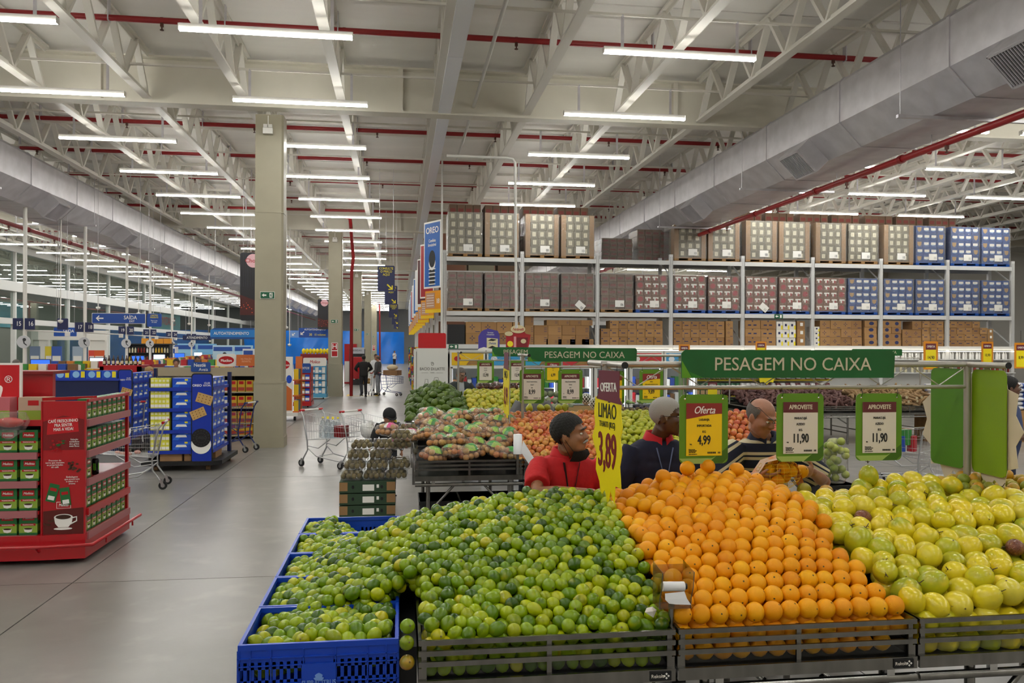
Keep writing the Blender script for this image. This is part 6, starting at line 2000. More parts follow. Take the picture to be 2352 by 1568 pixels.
# ---- sweet potatoes and cassava on the right
std = stand(7.6, 10.3, 'stainless stand under the sweet potatoes', y=17.2, depth=1.9, ztop=.86, plate=False)
std = stand(10.32, 12.6, 'stainless stand under the cassava roots', y=17.2, depth=1.9, ztop=.86, plate=False)
def roots(n):
    return fruit_mesh('root', [(0, -.12), (.014, -.11), (.03, -.06), (.036, 0), (.032, .05), (.018, .1), (.008, .12), (0, .122)], (n, m_scar), 9, None, .12, 4)
m_sp = mat('sweet_potato_skin', cols=['543430', '644038', '48292a', '70504a', '5c3a36'], r=.7, bump=.4, bs=50)
m_ca = mat('cassava_skin', cols=['8a6e4a', '9c8058', '75593a', 'a88a62'], r=.8, bump=.5, bs=50)
z_s = lambda x, y: .86 + .3 * (1 - (1 - min(1, max(0, (y - 17.25) / 1.1))) ** 1.5)
pile2(7.7, 10.2, 17.3, 18.9, .12, [roots(m_sp)], 'sweet_potato', 'dusty purple sweet potato in the heap behind the price cards', 'sweet potato', 'sweet potatoes', z_s, mat('sweet_potato_heap', cols=['543430', '644038', '48292a'], by='island', r=.8), .06, .35, None, (.8, 1.15), 280)
pile2(10.4, 12.5, 17.3, 18.9, .125, [roots(m_ca)], 'cassava_root', 'brown cassava root in the heap by the right card', 'cassava', 'cassava roots', z_s, mat('cassava_heap', cols=['8a6e4a', '9c8058', '75593a'], by='island', r=.8), .06, .35, None, (.85, 1.3), 220)
for i in range(18):
    T('cassava_root', 'cut cassava root with pale end facing out, %s row, %s across' % (ordw(i // 9), ordw(i % 9)), 'cassava', (10.6 + .22 * (i % 9) + rnd.uniform(-.07, .07), 17.27 + .07 * (i // 9), .93 + .12 * (i // 9) + rnd.uniform(-.03, .03)), group='cassava roots with cut ends', me=MB().tube([(0, 0, 0), (0, .25, .02)], [.032, .038], 9, 0, False).lathe([(.032, 0), (0, .001)], 9, (0, 0, 0), 1, M=Matrix.Rotation(PI / 2, 3, 'X')).mesh('cut', m_ca, mat('cassava_white', 'b9ab88', .6)), rot=(rnd.uniform(-.2, .2), 0, rnd.uniform(-.3, .3)))
riser(7.7, 12.5, 17.3, 19.0, z_s, .2, 'black riser board under the roots')
frame(7.6, 12.4, 18.2, 'grey tube frame over the sweet potatoes and cassava')
caixa_sign((11.25, 18.14, 2.06), 'far right green NO CAIXA sign over the cassava')
card((11.5, 18.16, 1.76), 'far yellow Oferta card at 2,49 over the cassava', 'Oferta', ['MANDIOCA', 'KG'], '2,49', fine=False, s=1.2)
card((10.3, 18.16, 1.74), 'far cream card at 9,90 over the sweet potatoes', 'A', ['BATATA', 'DOCE', 'KG'], '9,90', fine=False)
# green onion bag rack by the striped man
t = T('vegetable_bags', 'hanging clear bags of green fruit on a black crate near the striped man', 'fruit bag', (3.42, 6.0, .0))
O('crate', MB().box(-.14, 0, 0, .14, .4, 1.08).box(-.15, -.01, 1.0, .15, .41, 1.08).mesh('cr', m_black), t)
TXT(t, 'Benassi', 0, -.012, 1.03, .05, mat('tan_print', 'c09478', .6), sx=.7)
b = MB()
r_ = random.Random(9)
for q in range(30):
    b.ell((r_.uniform(-.07, .07), r_.uniform(.02, .16), 1.13 + .3 * q / 30), (.032, .032, .032), 9, 6)
O('fruit', b.mesh('vf', mat('bagged_green_fruit', cols=['9aa84a', 'b4ba62', '7f9438'], by='island', r=.35)), t)['kind'] = 'stuff'
O('film', MB().loft([[Vector((r * math.cos(a), .09 + r * math.sin(a), z)) for a in [2 * PI * i / 10 for i in range(10)]] for r, z in ((.07, 1.09), (.1, 1.15), (.095, 1.33), (.04, 1.44))]).mesh('vfi', m_bagf), t)
# ---- fridges along the back of the produce
m_fr = mat('fridge_white', 'd8d8d2', .35)
m_fl = mat('fridge_led', 'f4f8ff', .4, emit=5.)
fz = T('upright_freezer', 'tall plain white freezer with BACIO DI LATTE lettering by the avocados', 'freezer', (.36, 17.5, 0))
O('cabinet', MB().box(0, 0, 0, .66, .7, 2.12).mesh('cb', m_fr), fz)
O('side_edge', MB().box(-.05, -.02, .05, .0, .68, 2.1).box(-.055, .02, 1.05, -.05, .08, 1.1, 1).box(-.012, -.022, .1, -.004, -.018, 2.05, 1).mesh('se', m_fr, m_dark), fz)
TXT(fz, 'BACIO DI LATTE', .33, -.003, 1.68, .082, mat('freezer_ink', '55524c', .6), sx=.88)
TXT(fz, 'CASA', .33, -.003, 1.60, .034, MATS['freezer_ink'])
dr = MB().tube([(.33 + (.015 + .03 * t / 9) * math.cos(t) * .8, -.003, 1.785 + (.015 + .03 * t / 9) * math.sin(t)) for t in [.5 * i for i in range(19)]], .004, 5)
dr.box(.1, -.004, 1.598, .24, -.001, 1.602).box(.42, -.004, 1.598, .56, -.001, 1.602)
def outline(pts):
    dr.tube([(x, -.003, z) for x, z in pts], .0035, 4)
outline([(.16, 1.1), (.16, 1.36), (.18, 1.42), (.18, 1.46), (.235, 1.46), (.235, 1.42), (.25, 1.36), (.25, 1.1)])
outline([(.16, 1.36), (.25, 1.36)])
outline([(.32, 1.1), (.32, 1.33), (.36, 1.44), (.38, 1.5), (.45, 1.5), (.47, 1.44), (.52, 1.33), (.52, 1.1)])
outline([(.36, 1.44), (.31, 1.4), (.34, 1.3)])
for q in range(9):
    outline([(.08 + .06 * q, 1.1), (.05 + .06 * q, 1.22), (.09 + .06 * q, 1.3)])
O('line_drawing', dr.mesh('ld', MATS['freezer_ink']), fz)
heads = [('e2b81c', 'yellow', 'b0202a'), ('3f9ad0', 'light blue', 'e0e4ea'), ('3aa0c8', 'blue', 'd0343a'), ('c8343c', 'red and white', 'e4e0da'), ('d8d8d8', 'white', '3a78b8')]
for k in range(7):
    hc, hn, pc = heads[min(k, 4)] if k < 5 else heads[k % 3 + 1]
    f = T('display_fridge', 'glass door ice cream fridge with %s header, %s from the freezer' % (hn, ordw(k)), 'fridge', (1.06 + k * .79, 17.5, 0))
    b = MB()
    b.box(0, .02, 0, .045, .7, 2.0).box(.715, .02, 0, .76, .7, 2.0).box(0, .02, 0, .76, .7, .18).box(0, .66, 0, .76, .7, 2.0).box(0, .0, 1.72, .76, .7, 2.08)
    O('cabinet', b.mesh('cb', m_fr), f)
    O('header', MB().box(.04, -.008, 1.76, .72, 0, 2.03).mesh('hd', mat('fridge_header_%d' % k, hc, .4)), f)
    O('header_print', MB().prism(disc(.07, 14, .16, 1.9, .055), .003, 0, 'xz', -.012).prism([(.35, 1.77), (.42, 1.86), (.5, 1.88), (.6, 1.85), (.64, 1.77)], .003, 1, 'xz', -.012).mesh('hp', mat('fridge_print_' + pc, pc, .4), m_wood), f)
    O('led_strip', MB().box(.05, .05, .25, .065, .07, 1.68).box(.695, .05, .25, .71, .07, 1.68).mesh('ls', m_fl), f)
    for z in (.2, .55, .9, 1.25):
        sb = O('shelf_board', MB().box(.05, .08, z, .71, .62, z + .02).mesh('sb', m_fr), f)
        q = MB()
        for c in range(6):
            q.box(.07 + c * .105, .1, z + .02, .16 + c * .105, .4, z + .2 + .03 * ((c + k) % 3), (c * 2 + k + int(z * 3)) % 7)
        O('tubs', q.mesh('tb', pr[0], pr[3], pr[4], pr[6], pr[3], pr[4], pr[5]), sb)['kind'] = 'stuff'
    O('glass_door', MB().box(.045, 0, .2, .715, .008, 1.7).mesh('gd', glassy('fridge_glass', (.94, .96, .97), .12)), f)
    O('door_frame', MB().box(.03, -.012, .18, .06, .012, 1.72).box(.7, -.012, .18, .73, .012, 1.72).box(.03, -.012, .18, .73, .012, .21).box(.03, -.012, 1.69, .73, .012, 1.72).box(.68, -.04, .8, .7, -.012, 1.1, 1).mesh('df', m_fr, m_steel), f)
# cut out toppers
t = T('sign_topper', 'purple cut out dairy sign standing on the second fridge', 'sign', (1.9, 17.6, 2.08))
O('panel', MB().prism([(-.22, 0), (.24, 0), (.24, .33), (.2, .42), (.08, .45), (0, .47), (-.1, .44), (-.16, .4), (-.22, .3)], .02).mesh('pn', mat('topper_purple', '4a3f9a', .45)), t)
O('white_base', MB().prism([(-.24, 0), (.26, 0), (.2, .06), (.05, .03), (-.1, .07), (-.2, .04)], .01, 0, 'xz', -.01).mesh('wb', m_white), t)
O('carton_print', MB().prism([(-.04, .03), (.2, .05), (.2, .25), (-.04, .27)], .004, 0, 'xz', -.006).prism([(-.02, .21), (.1, .2), (.18, .23), (.06, .25)], .003, 1, 'xz', -.008).prism([(-.02, .05), (.08, .1), (.18, .06), (.1, .04)], .003, 1, 'xz', -.008).mesh('cp', mat('print_butter', 'e0d6a8', .5), m_black), t)
TXT(t, 'Delícia', .08, -.012, .15, .07, mat('label_blue', '2a58b0', .5), shear=.3, sx=.8)
TXT(t, 'Sorvetes\nirresistíveis', .04, -.002, .36, .045, m_txtw, sx=.8)
t = T('sign_topper', 'red cut out ice cream sign with Nobrelli oval on the third fridge', 'sign', (2.54, 17.6, 2.08))
O('panel', MB().prism([(-.26, 0), (.22, 0), (.28, .34), (.18, .36), (.1, .44), (-.08, .45), (-.16, .36), (-.26, .34)], .02).mesh('pn', mat('topper_red', 'a81c26', .45)), t)
O('oval', MB().prism(disc(.16, 20, 0, .46, .09), .012, 0, 'xz', -.012).prism(disc(.09, 14, -.2, .36, .05), .012, 0, 'xz', -.012).mesh('ov', mat('oval_cream', 'd8cba0', .5)), t)
TXT(t, 'Nobrelli', 0, -.0145, .455, .085, m_red, shear=.3, sx=.85, bold=.01)
O('yellow_disc', MB().prism(disc(.065, 16, -.17, .14), .005, 0, 'xz', -.005).mesh('yd', m_yel), t)
O('tub_print', MB().prism([(-.02, .06), (.2, .06), (.22, .28), (-.03, .28)], .004, 0, 'xz', -.004).prism(disc(.06, 12, .12, .2, .05), .003, 1, 'xz', -.007).box(-.09, -.005, .05, -.04, -.001, .3, 2).mesh('tp', mat('tub_maroon', '7a1420', .5), MATS['oval_cream'], mat('tub_pink', 'd89a9c', .5)), t)
t = T('sign_topper', 'plain red sign standing behind the white freezer', 'sign', (.42, 18.4, 2.08))
O('panel', MB().prism(rrect(.62, .36, .04, 4, .3, .2), .02).mesh('pn', m_red), t)
O('foot', MB().box(.05, -.02, -2.08, .55, .3, .03).mesh('ft', MATS['end_display_blue']), t)
# ================================================================ left side: islands, trolleys, checkouts, signs
def UD(u, D):
    k = (u - 1176) / 1884
    return D * (math.sin(YAW) + math.cos(YAW) * k), D * (math.cos(YAW) - math.sin(YAW) * k)
def zat(v, D, u=600):
    return 2.15 + (797 + (u - 1176) * .0039 - v) * D / 1884
m_rd = mat('island_red', 'b00e1a', .3, coat=.3)
m_rdd = mat('island_dark_red', '7d0d14', .4)
m_pink = mat('price_strip_pink', 'a8666a', .4)
m_cg = mat('coffee_green', '1f6b34', .35)
m_cl = mat('coffee_lime', '8aa83a', .35)
def coffee_pack():
    w, d, h = .125, .085, .205
    b = MB().box(-w / 2, -d / 2, 0, w / 2, d / 2, h)
    for s in (1, -1):
        def bx(x0, z0, x1, z1, mi, t=.001):
            y = -d / 2 - t
            b.box(x0, min(y, -d / 2), z0, x1, -d / 2, z1, mi)
        bx(-w / 2, .02, w / 2, .10, 1)
        bx(-.04, .135, .04, .185, 2, .002)
        bx(-.05, .085, .05, .105, 2, .003)
        b.prism([(-.03, .06), (-.024, .03), (.0, .022), (.024, .03), (.03, .06)], .003, 3, 'xz', -d / 2 - .004)
        b.prism(disc(.028, 10, 0, .058, .008), .003, 4, 'xz', -d / 2 - .006)
        break
    b.box(w / 2, -.03, .13, w / 2 + .001, .03, .18, 2).box(w / 2, -.03, .03, w / 2 + .001, .03, .1, 1)
    b.box(-w / 2 - .001, -.03, .13, -w / 2, .03, .18, 2).box(-w / 2 - .001, -.03, .03, -w / 2, .03, .1, 1)
    return b.mesh('coffee_pack', m_cg, m_cl, m_red, m_txtw, mat('coffee_brown', '3a1e10', .4))
cpm = coffee_pack()
tx_mel = text('Melitta', .03, m_txtw, sx=.8, bold=.01, shear=.25)
tx_tra = text('TRADICIONAL', .013, m_txtw, sx=.9)
def put_pack(x, y, z, rz, lab):
    c = T('coffee_pack', lab, 'coffee pack', (x, y, z), rz, group='green coffee packs on the red island', me=cpm)
    O('lettering', tx_mel, c, (0, -.046, .158))
    O('lettering', tx_tra, c, (0, -.047, .094))
    return c
IY = 8.62
isl = T('coffee_island', 'red coffee display island on castors with shelves on every side', 'display stand', (-3.48, IY, 0))
pl = [(-1.9, -.06), (.0, -.06), (.41, -.02), (.41, 1.32), (.0, 1.75), (-1.9, 1.75)]
O('plinth', MB().prism(pl, .24, 0, 'xy', .05).mesh('pl', m_rd), isl)
O('core', MB().box(-1.9, .55, .29, .02, 1.2, 1.52).mesh('co', m_dark), isl)
O('header', MB().box(-1.7, .55, 1.5, -.12, .62, 1.86).mesh('hd', m_rd), isl)
O('header_top', MB().box(-1.7, .5, 1.85, -.1, .95, 1.88).mesh('ht', m_rdd), isl)
bmp = MB().tube([(-1.9, -.16, .2), (.02, -.16, .2), (.50, -.10, .2), (.52, 1.35, .2)], .018, 8)
for x, y in ((-.9, -.16), (.0, -.16), (.5, .3), (.51, 1.1)):
    bmp.tube([(x, y, .2), (x, y + (.1 if y < 0 else 0), .13)], .01, 6)
O('bumper_rail', bmp.mesh('bm', m_rd), isl)
for x, y in ((-1.4, .1), (.1, .12), (.3, 1.2), (-1.4, 1.5)):
    O('castor', MB().tube([(x - .02, y, .035), (x + .02, y, .035)], .035, 10).box(x - .02, y - .02, .03, x + .02, y + .03, .07).mesh('ca', m_rubber), isl)
pn = O('front_panel', MB().prism([(0, .28), (.405, .28), (.405, 1.60), (0, 1.60)], .03).box(0, -.012, .28, .012, 0, 1.6).box(.393, -.012, .28, .405, 0, 1.6).mesh('fp', m_rd), isl, (0, -.02, 0), (0, 0, .06))
pr_ = MB().prism([(.015, 1.12), (.39, 1.12), (.39, 1.42), (.2, 1.46), (.015, 1.40)], .002, 0, 'xz', -.002)
pr_.prism([(.05, 1.27), (.34, 1.30), (.33, 1.45), (.06, 1.43)], .003, 1, 'xz', -.004)
pr_.prism([(.02, .29), (.385, .29), (.385, .55), (.02, .52)], .002, 2, 'xz', -.002)
O('panel_print', pr_.mesh('pp', m_rdd, mat('panel_bright_red', 'c4121e', .4), mat('panel_brown', '5a1410', .4)), pn)
TXT(pn, 'CAFÉ FRESQUINHO\nPRA SENTIR\nMAIS A VIDA!', .2, -.006, 1.365, .043, m_txtw, sx=.72, bold=.01, rot=(0, -.05, 0))
TXT(pn, 'Seleção\ncuidadosa\ndos grãos\nmais finos', .3, -.006, 1.19, .023, m_txtw)
TXT(pn, 'Processo de\ntorra que mantém\nas propriedades\ndo café', .125, -.004, .985, .023, m_txtw)
TXT(pn, 'Embalagens\nque preservam\no sabor e o\naroma', .28, -.004, .82, .023, m_txtw)
r_ = random.Random(4)
q = MB()
for i in range(16):
    q.prism(disc(.011, 8, .14 + r_.uniform(-.06, .05), 1.17 + r_.uniform(-.07, .05)), .003, 0, 'xz', -.006)
for i in range(6):
    x, z = .13 + r_.uniform(-.06, .06), 1.19 + r_.uniform(-.05, .03)
    q.prism([(x, z), (x + .02, z + .008), (x + .04, z), (x + .02, z - .008)], .003, 1, 'xz', -.007)
for i in range(16):
    q.prism(disc(.014, 8, .3 + r_.uniform(-.05, .05), .97 + r_.uniform(-.07, .06), .01), .003, 2, 'xz', -.006)
for i in range(8):
    q.prism(disc(.012, 8, .08 + r_.uniform(-.05, .05), .40 + r_.uniform(-.02, .03), .009), .003, 2, 'xz', -.006)
O('coffee_cherries_print', q.mesh('cc', m_red, m_cg, mat('bean_brown', '4a2814', .5)), pn)
q = MB()
for x, z, t in ((.105, .70, .25), (.22, .66, -.12)):
    M_ = Matrix.Rotation(t, 3, 'Y')
    for (a, b_, c_, d_, mi, yy) in ((-.045, -.09, .045, .09, 0, -.006), (-.03, .02, .03, .05, 1, -.008), (-.03, -.07, .03, -.03, 2, -.008)):
        q.add([M_ @ Vector((xx, yy, zz)) + Vector((x, 0, z)) for xx, zz in ((a, b_), (c_, b_), (c_, d_), (a, d_))], [(0, 1, 2, 3)], mi)
O('pack_print', q.mesh('pk', m_cg, m_red, m_txtw), pn)
q = MB().box(.14, -.004, .545, .27, -.002, .61, 0)
q.box(.144, -.006, .549, .266, -.004, .606, 1)
O('logo_frame', q.mesh('lf', m_txtw, m_rd), pn)
TXT(pn, 'Melitta', .205, -.008, .578, .042, m_txtw, shear=.25, sx=.75)
q = MB().prism([(.12, .46), (.13, .40), (.16, .36), (.25, .36), (.28, .40), (.29, .46)], .006, 0, 'xz', -.01).prism(disc(.085, 18, .205, .46, .03), .006, 0, 'xz', -.012).prism(disc(.07, 18, .205, .462, .022), .004, 1, 'xz', -.014)
q.tube([(.285, -.008, .45), (.325, -.008, .46), (.325, -.008, .42), (.27, -.008, .39)], .007, 6, 0).prism(disc(.085, 14, .2, .345, .012), .003, 0, 'xz', -.004)
O('cup_print', q.mesh('cp', m_txtw, MATS['coffee_brown']), pn)
for i, z in enumerate((.28, .52, .81, 1.09, 1.40)):
    if i < 4:
        O('shelf', MB().box(-1.9, -.02, z - .03, -.02, .55, z).mesh('s', m_rd), isl)
        O('price_rail', MB().box(-1.9, -.05, z - .055, -.03, -.02, z + .012).mesh('pr', m_pink), isl)
        for x in (-.55, -1.2):
            TXT(isl, 'Melitta', x + .1, -.052, z - .02, .025, m_txtw, shear=.25)
    zz = z if i < 4 else 1.40
    O('side_shelf', MB().box(.0, .03, zz - .03, .40, 1.30, zz).mesh('ss', m_rd), isl)
    O('side_rail', MB().box(.40, .03, zz - .055, .425, 1.30, zz + .015).mesh('sr', m_pink if i != 1 else m_rd), isl)
O('side_post', MB().box(.37, 1.28, .28, .40, 1.32, 1.62).mesh('sp', m_rd), isl)
O('side_back', MB().box(.02, .05, .28, .05, 1.30, 1.50).mesh('sk', mat('island_back_grey', '5a4c50', .5)), isl)
O('top_tray', MB().box(-1.9, -.02, 1.36, -.02, .55, 1.38).box(-1.9, -.03, 1.36, -.0, -.01, 1.42).mesh('tt', m_rd), isl)
O('top_trim', MB().bar((-.0, .0, 1.62), (.4, .3, 1.62), .02, .03).bar((.40, .06, 1.60), (.40, 1.3, 1.60), .02, .03).mesh('tm', m_rd), isl)
nm = ('lowest', 'second', 'third', 'fourth', 'top')
for i, z in enumerate((.28, .52, .81, 1.09)):
    for c in range(5):
        x = -3.48 - .12 - c * .19
        if c == 0 and i in (2,):
            x += .01
        put_pack(x, IY + .04, z + .012, 0, 'large green coffee pack, %s shelf of the island front, %s from the panel' % (nm[i], ordw(c))).scale = (1.35, 1.2, 1.06)
for i, z in enumerate((.28, .52, .81, 1.09, 1.40)):
    n = 8
    for c in range(n):
        if i == 2 and c > 0:
            continue
        put_pack(-3.14, IY + .14 + c * .148, z + .012, PI / 2, 'green coffee pack, %s shelf of the island side, %s from the panel' % (nm[i], ordw(c)))
cn = T('drink_can', 'black energy drink can left on the third side shelf of the red island', 'can', (-3.13, IY + .42, .81), me=MB().lathe([(.028, 0), (.033, .008), (.033, .15), (.027, .165), (0, .165)], 14).box(-.01, -.034, .05, -.004, -.03, .12, 1).box(0, -.034, .045, .005, -.03, .12, 1).box(.009, -.034, .05, .014, -.03, .12, 1).box(.03, -.01, .05, .0335, -.004, .12, 1).box(.03, 0, .045, .0335, .005, .12, 1).mesh('can', mat('can_black', '0c0e0d', .25, .3), mat('can_green', '6ac02a', .4)))
# items in the top tray
for i, (x, c, lab) in enumerate(((-3.62, 'b9a08a', 'pale pink coffee sachet box on the tray of the red island, nearest the panel'), (-3.98, 'c46a72', 'pink and green coffee box on the tray of the red island, second'), (-4.3, 'c46a72', 'pink and green coffee box on the tray of the red island, third'))):
    T('coffee_box', lab, 'box', (x, IY + .22, 1.38), me=MB().box(-.14, -.08, 0, .14, .08, .25).box(-.14, -.082, .02, .14, -.08, .12, 1).box(-.05, -.083, .17, .05, -.08, .22, 2).mesh('cbx', mat('tray_box_' + c, c, .4), MATS['coffee_lime'], m_red))
pb = T('shopping_bag', 'clear plastic bag holding a red pack hung over the island front', 'bag', (-3.75, IY - .06, 1.3))
O('red_pack', MB().ell((0, 0, .1), (.13, .05, .05), 12, 8).mesh('rp', mat('red_sausage', 'b83a34', .35, patch=('e0d4cc', 14., .62, .66))), pb)
O('film', MB().loft([[Vector((x * w, y * .07, z)) for x, y in ((-1, -.4), (-.5, -1), (.5, -1), (1, -.4), (.6, .6), (-.6, .6))] for w, z in ((.02, -.06), (.15, .02), (.2, .12), (.16, .2))]).mesh('fi', m_bagf), pb)
# cream sign
sg = T('header_sign', 'red sign with white border and script Melitta lettering on the coffee island', 'sign', (-4.36, IY + .3, 1.47), rot=(0, 0, .0))
O('board', MB().box(-.62, 0, 0, .56, .03, .5).mesh('bd', m_txtw), sg)
O('face', MB().box(-.60, -.004, .02, .54, 0, .48).mesh('fc', mat('panel_bright_red', 'c4121e', .4)), sg)
TXT(sg, 'Melitta', .0, -.006, .22, .34, m_txtw, shear=.3, sx=.8, bold=.008)
TXT(sg, '®', .44, -.006, .33, .1, m_txtw)
# ---- blue biscuit islands
m_bi = mat('island_blue', '1434a4', .35)
m_bd = mat('island_navy', '101c4a', .4)
m_ylp = mat('snack_yellow', cols=['d8d43a', 'e6e04a', 'cfcf3c'], r=.4)
m_blp = mat('snack_blue', '1a4cc0', .35)
m_bis = mat('biscuit_tan', 'c8a060', .7, var=.15, vs=12)
sny = MB().box(-.03, 0, 0, .03, .12, .165).box(-.028, -.003, .02, .028, 0, .07, 1).box(-.02, -.004, .1, .02, 0, .14, 2).mesh('snack_pack', m_ylp, m_txtw, mat('snack_pale', 'e9e8b8', .5))
def blue_box():
    b = MB().box(-.155, 0, 0, .155, .2, .165)
    b.prism([(-.15, .02), (-.05, .12), (.15, .15), (.15, .11), (-.02, .07), (-.06, .01)], .002, 1, 'xz', -.002)
    b.prism([(-.1, .06), (.09, .06), (.07, .1), (-.08, .1)], .002, 2, 'xz', -.004)
    b.box(.05, -.003, .12, .1, 0, .15, 3)
    return b.mesh('biscuit_box', m_blp, mat('snack_mid_blue', '2a6ad8', .35), m_txtw, m_yel)
bbm = blue_box()
def blue_island(x0, x1, x2, y, depth, lab, short, cards=True):
    """front shelves from x0 to x1, panel x1..x2, side shelves behind"""
    t = T('biscuit_island', lab, 'display stand', (x0, y, 0))
    w, p = x1 - x0, x2 - x1
    O('base', MB().prism([(-.1, -.08), (w + p + .02, -.08), (w + p + .14, .06), (w + p + .14, depth), (-.1, depth)], .07, 0, 'xy', .10).mesh('b', m_black), t)
    for x, yy in ((.1, .1), (w + p - .1, .1), (w + p, depth - .1)):
        O('castor', MB().tube([(x - .03, yy, .05), (x + .03, yy, .05)], .05, 10).mesh('c', mat('castor_tan', '8a6a4a', .6)), t)
    O('core', MB().box(0, .3, .17, w, .4, 1.6).box(0, 0, .17, .03, .3, 1.6).mesh('co', m_black), t)
    pn = O('front_panel', MB().prism(rrect(p, 1.56, .05, 4, p / 2, .9), .03).mesh('fp', m_black), t, (w, -.05, 0))
    f = O('panel_face', MB().prism(rrect(p - .03, 1.52, .045, 4, p / 2, .9), .004, 0, 'xz', -.004).mesh('pf', m_bi), pn)
    c = w / w * p / 2
    q = MB()
    def cracker(cx, cz, rot_, s):
        M_ = Matrix.Rotation(rot_, 3, 'Y')
        pts = [(-.16, -.1), (.16, -.1), (.16, .1), (-.16, .1)]
        q.add([M_ @ Vector((a * s, -.012, b_ * s)) + Vector((cx, 0, cz)) for a, b_ in pts] + [M_ @ Vector((a * s, -.004, b_ * s)) + Vector((cx, 0, cz)) for a, b_ in pts], [(0, 1, 2, 3), (0, 4, 5, 1), (1, 5, 6, 2), (2, 6, 7, 3), (3, 7, 4, 0)], 0)
        for i in range(4):
            for j in range(3):
                v = M_ @ Vector(((-.11 + i * .073) * s, -.0135, (-.06 + j * .06) * s)) + Vector((cx, 0, cz))
                q.add([v + Vector((a * .008, 0, b_ * .008)) for a, b_ in ((-1, -1), (1, -1), (1, 1), (-1, 1))], [(0, 1, 2, 3)], 1)
    s = p / .36
    cracker(p * .62, 1.24, .3, .85 * s)
    cracker(p * .33, .99, -.4, .8 * s)
    O('cracker_print', q.mesh('ck', m_bis, mat('biscuit_hole', '7a5226', .8)), pn)
    q = MB().prism(disc(.17 * s, 24, p / 2 - .01, .46), .004, 1, 'xz', -.008).prism(disc(.165 * s, 24, p / 2 - .01, .57), .006, 0, 'xz', -.012)
    for k in range(16):
        a = 2 * PI * k / 16
        q.prism(disc(.013 * s, 8, p / 2 - .01 + .13 * s * math.cos(a), .57 + .13 * s * math.sin(a)), .003, 2, 'xz', -.014)
        q.prism(disc(.01 * s, 8, p / 2 - .01 + .085 * s * math.cos(a), .57 + .085 * s * math.sin(a)), .003, 2, 'xz', -.014)
    O('cookie_print', q.mesh('ok', m_black, m_txtw, mat('cookie_edge', '2e2c2e', .5)), pn)
    TXT(pn, 'OREO', p / 2 - .01, -.015, .57, .07 * s, m_dark, bold=.02)
    TXT(pn, 'OREO', p * .27, -.006, 1.47, .058 * s, m_txtw, bold=.03)
    TXT(pn, 'CLUB\nSOCIAL', p * .74, -.006, 1.49, .044 * s, m_txtw, bold=.01, sx=.9)
    zs = (.35, .70, 1.075, 1.43)
    for i, z in enumerate(zs):
        O('shelf', MB().box(0, -.02, z - .02, w, .3, z).mesh('s', m_black), t)
        O('shelf_rail', MB().box(0, -.035, z - .055, w, -.02, z + .005).mesh('r', m_bi), t)
        O('side_shelf', MB().box(w + .02, .05, z - .02, w + p - .02, depth - .1, z).box(w + p - .02, .05, z - .05, w + p - .005, depth - .1, z + .005).mesh('ss', m_bi), t)
    O('side_post', MB().box(w + p - .03, depth - .12, .17, w + p + .03, depth - .02, 1.66).mesh('sp', m_bd), t)
    for i, z in enumerate(zs):
        rows = 1 if i == 3 else 2
        for r in range(rows):
            ny = int(w * .45 / .062)
            for c_ in range(ny):
                T('snack_pack', 'yellow snack pack, %s shelf of %s, %s layer, %s from left' % (nm[i], short, ('lower', 'upper')[r], ordw(c_)), 'snack pack', (x0 + .06 + c_ * .062, y - .0, z + r * .168), group='yellow snack packs on the %s' % short, me=sny)
            for c_ in range(max(1, int(w * .53 / .315))):
                T('biscuit_box', 'blue biscuit box, %s shelf of %s, %s layer, %s from panel' % (nm[i], short, ('lower', 'upper')[r], ordw(c_)), 'biscuit box', (x1 - .17 - c_ * .315, y, z + r * .168), group='blue biscuit boxes on the %s' % short, me=bbm)
        for c_ in range(int((depth - .25) / .33)):
            for r in range(2 if i < 3 else 1):
                T('biscuit_box', 'blue biscuit box, %s side shelf of %s, %s layer, %s from panel' % (nm[i], short, ('lower', 'upper')[r], ordw(c_)), 'biscuit box', (x2 - .03, y + .26 + c_ * .33, z + r * .168), rz=PI / 2, group='blue boxes on the side of the %s' % short, me=bbm)
    return t
def kbox(w, h, d, txt=None):
    return MB().box(0, 0, 0, w, d, h).box(0, -.002, h * .48, w, 0, h * .5, 1).mesh('kraft', m_card, mat('carton_seam', '6a4c2c', .9))
bx_, by_ = -4.25, 14.75
blue_island(bx_, -3.54, -3.19, by_, 1.45, 'large blue biscuit island with crackers and black cookie on its panel', 'near blue island')
for i, (x, z) in enumerate(((-4.02, .17), (-3.62, .17))):
    c = T('carton', 'brown carton on the base of the near blue island, %s from the left' % ordw(i), 'box', (x - .05, by_ + .02, z), me=kbox(.36, .16 if i == 0 else .26 - .09, .28))
    if i:
        TXT(c, 'OREO', .18, -.004, .11, .07, m_dark, bold=.02)
c = T('carton', 'brown carton standing at the side of the near blue island', 'box', (-3.5, by_ + .35, .17), me=kbox(.28, .16, .5))
bu = UD(150, 16.3)[0], UD(272, 16.3)[0], UD(292, 16.3)[0]
blue_island(bu[0], bu[1], bu[2] + .1, UD(250, 16.3)[1], 1.6, 'farther blue biscuit island half hidden by the red coffee island', 'farther blue island')
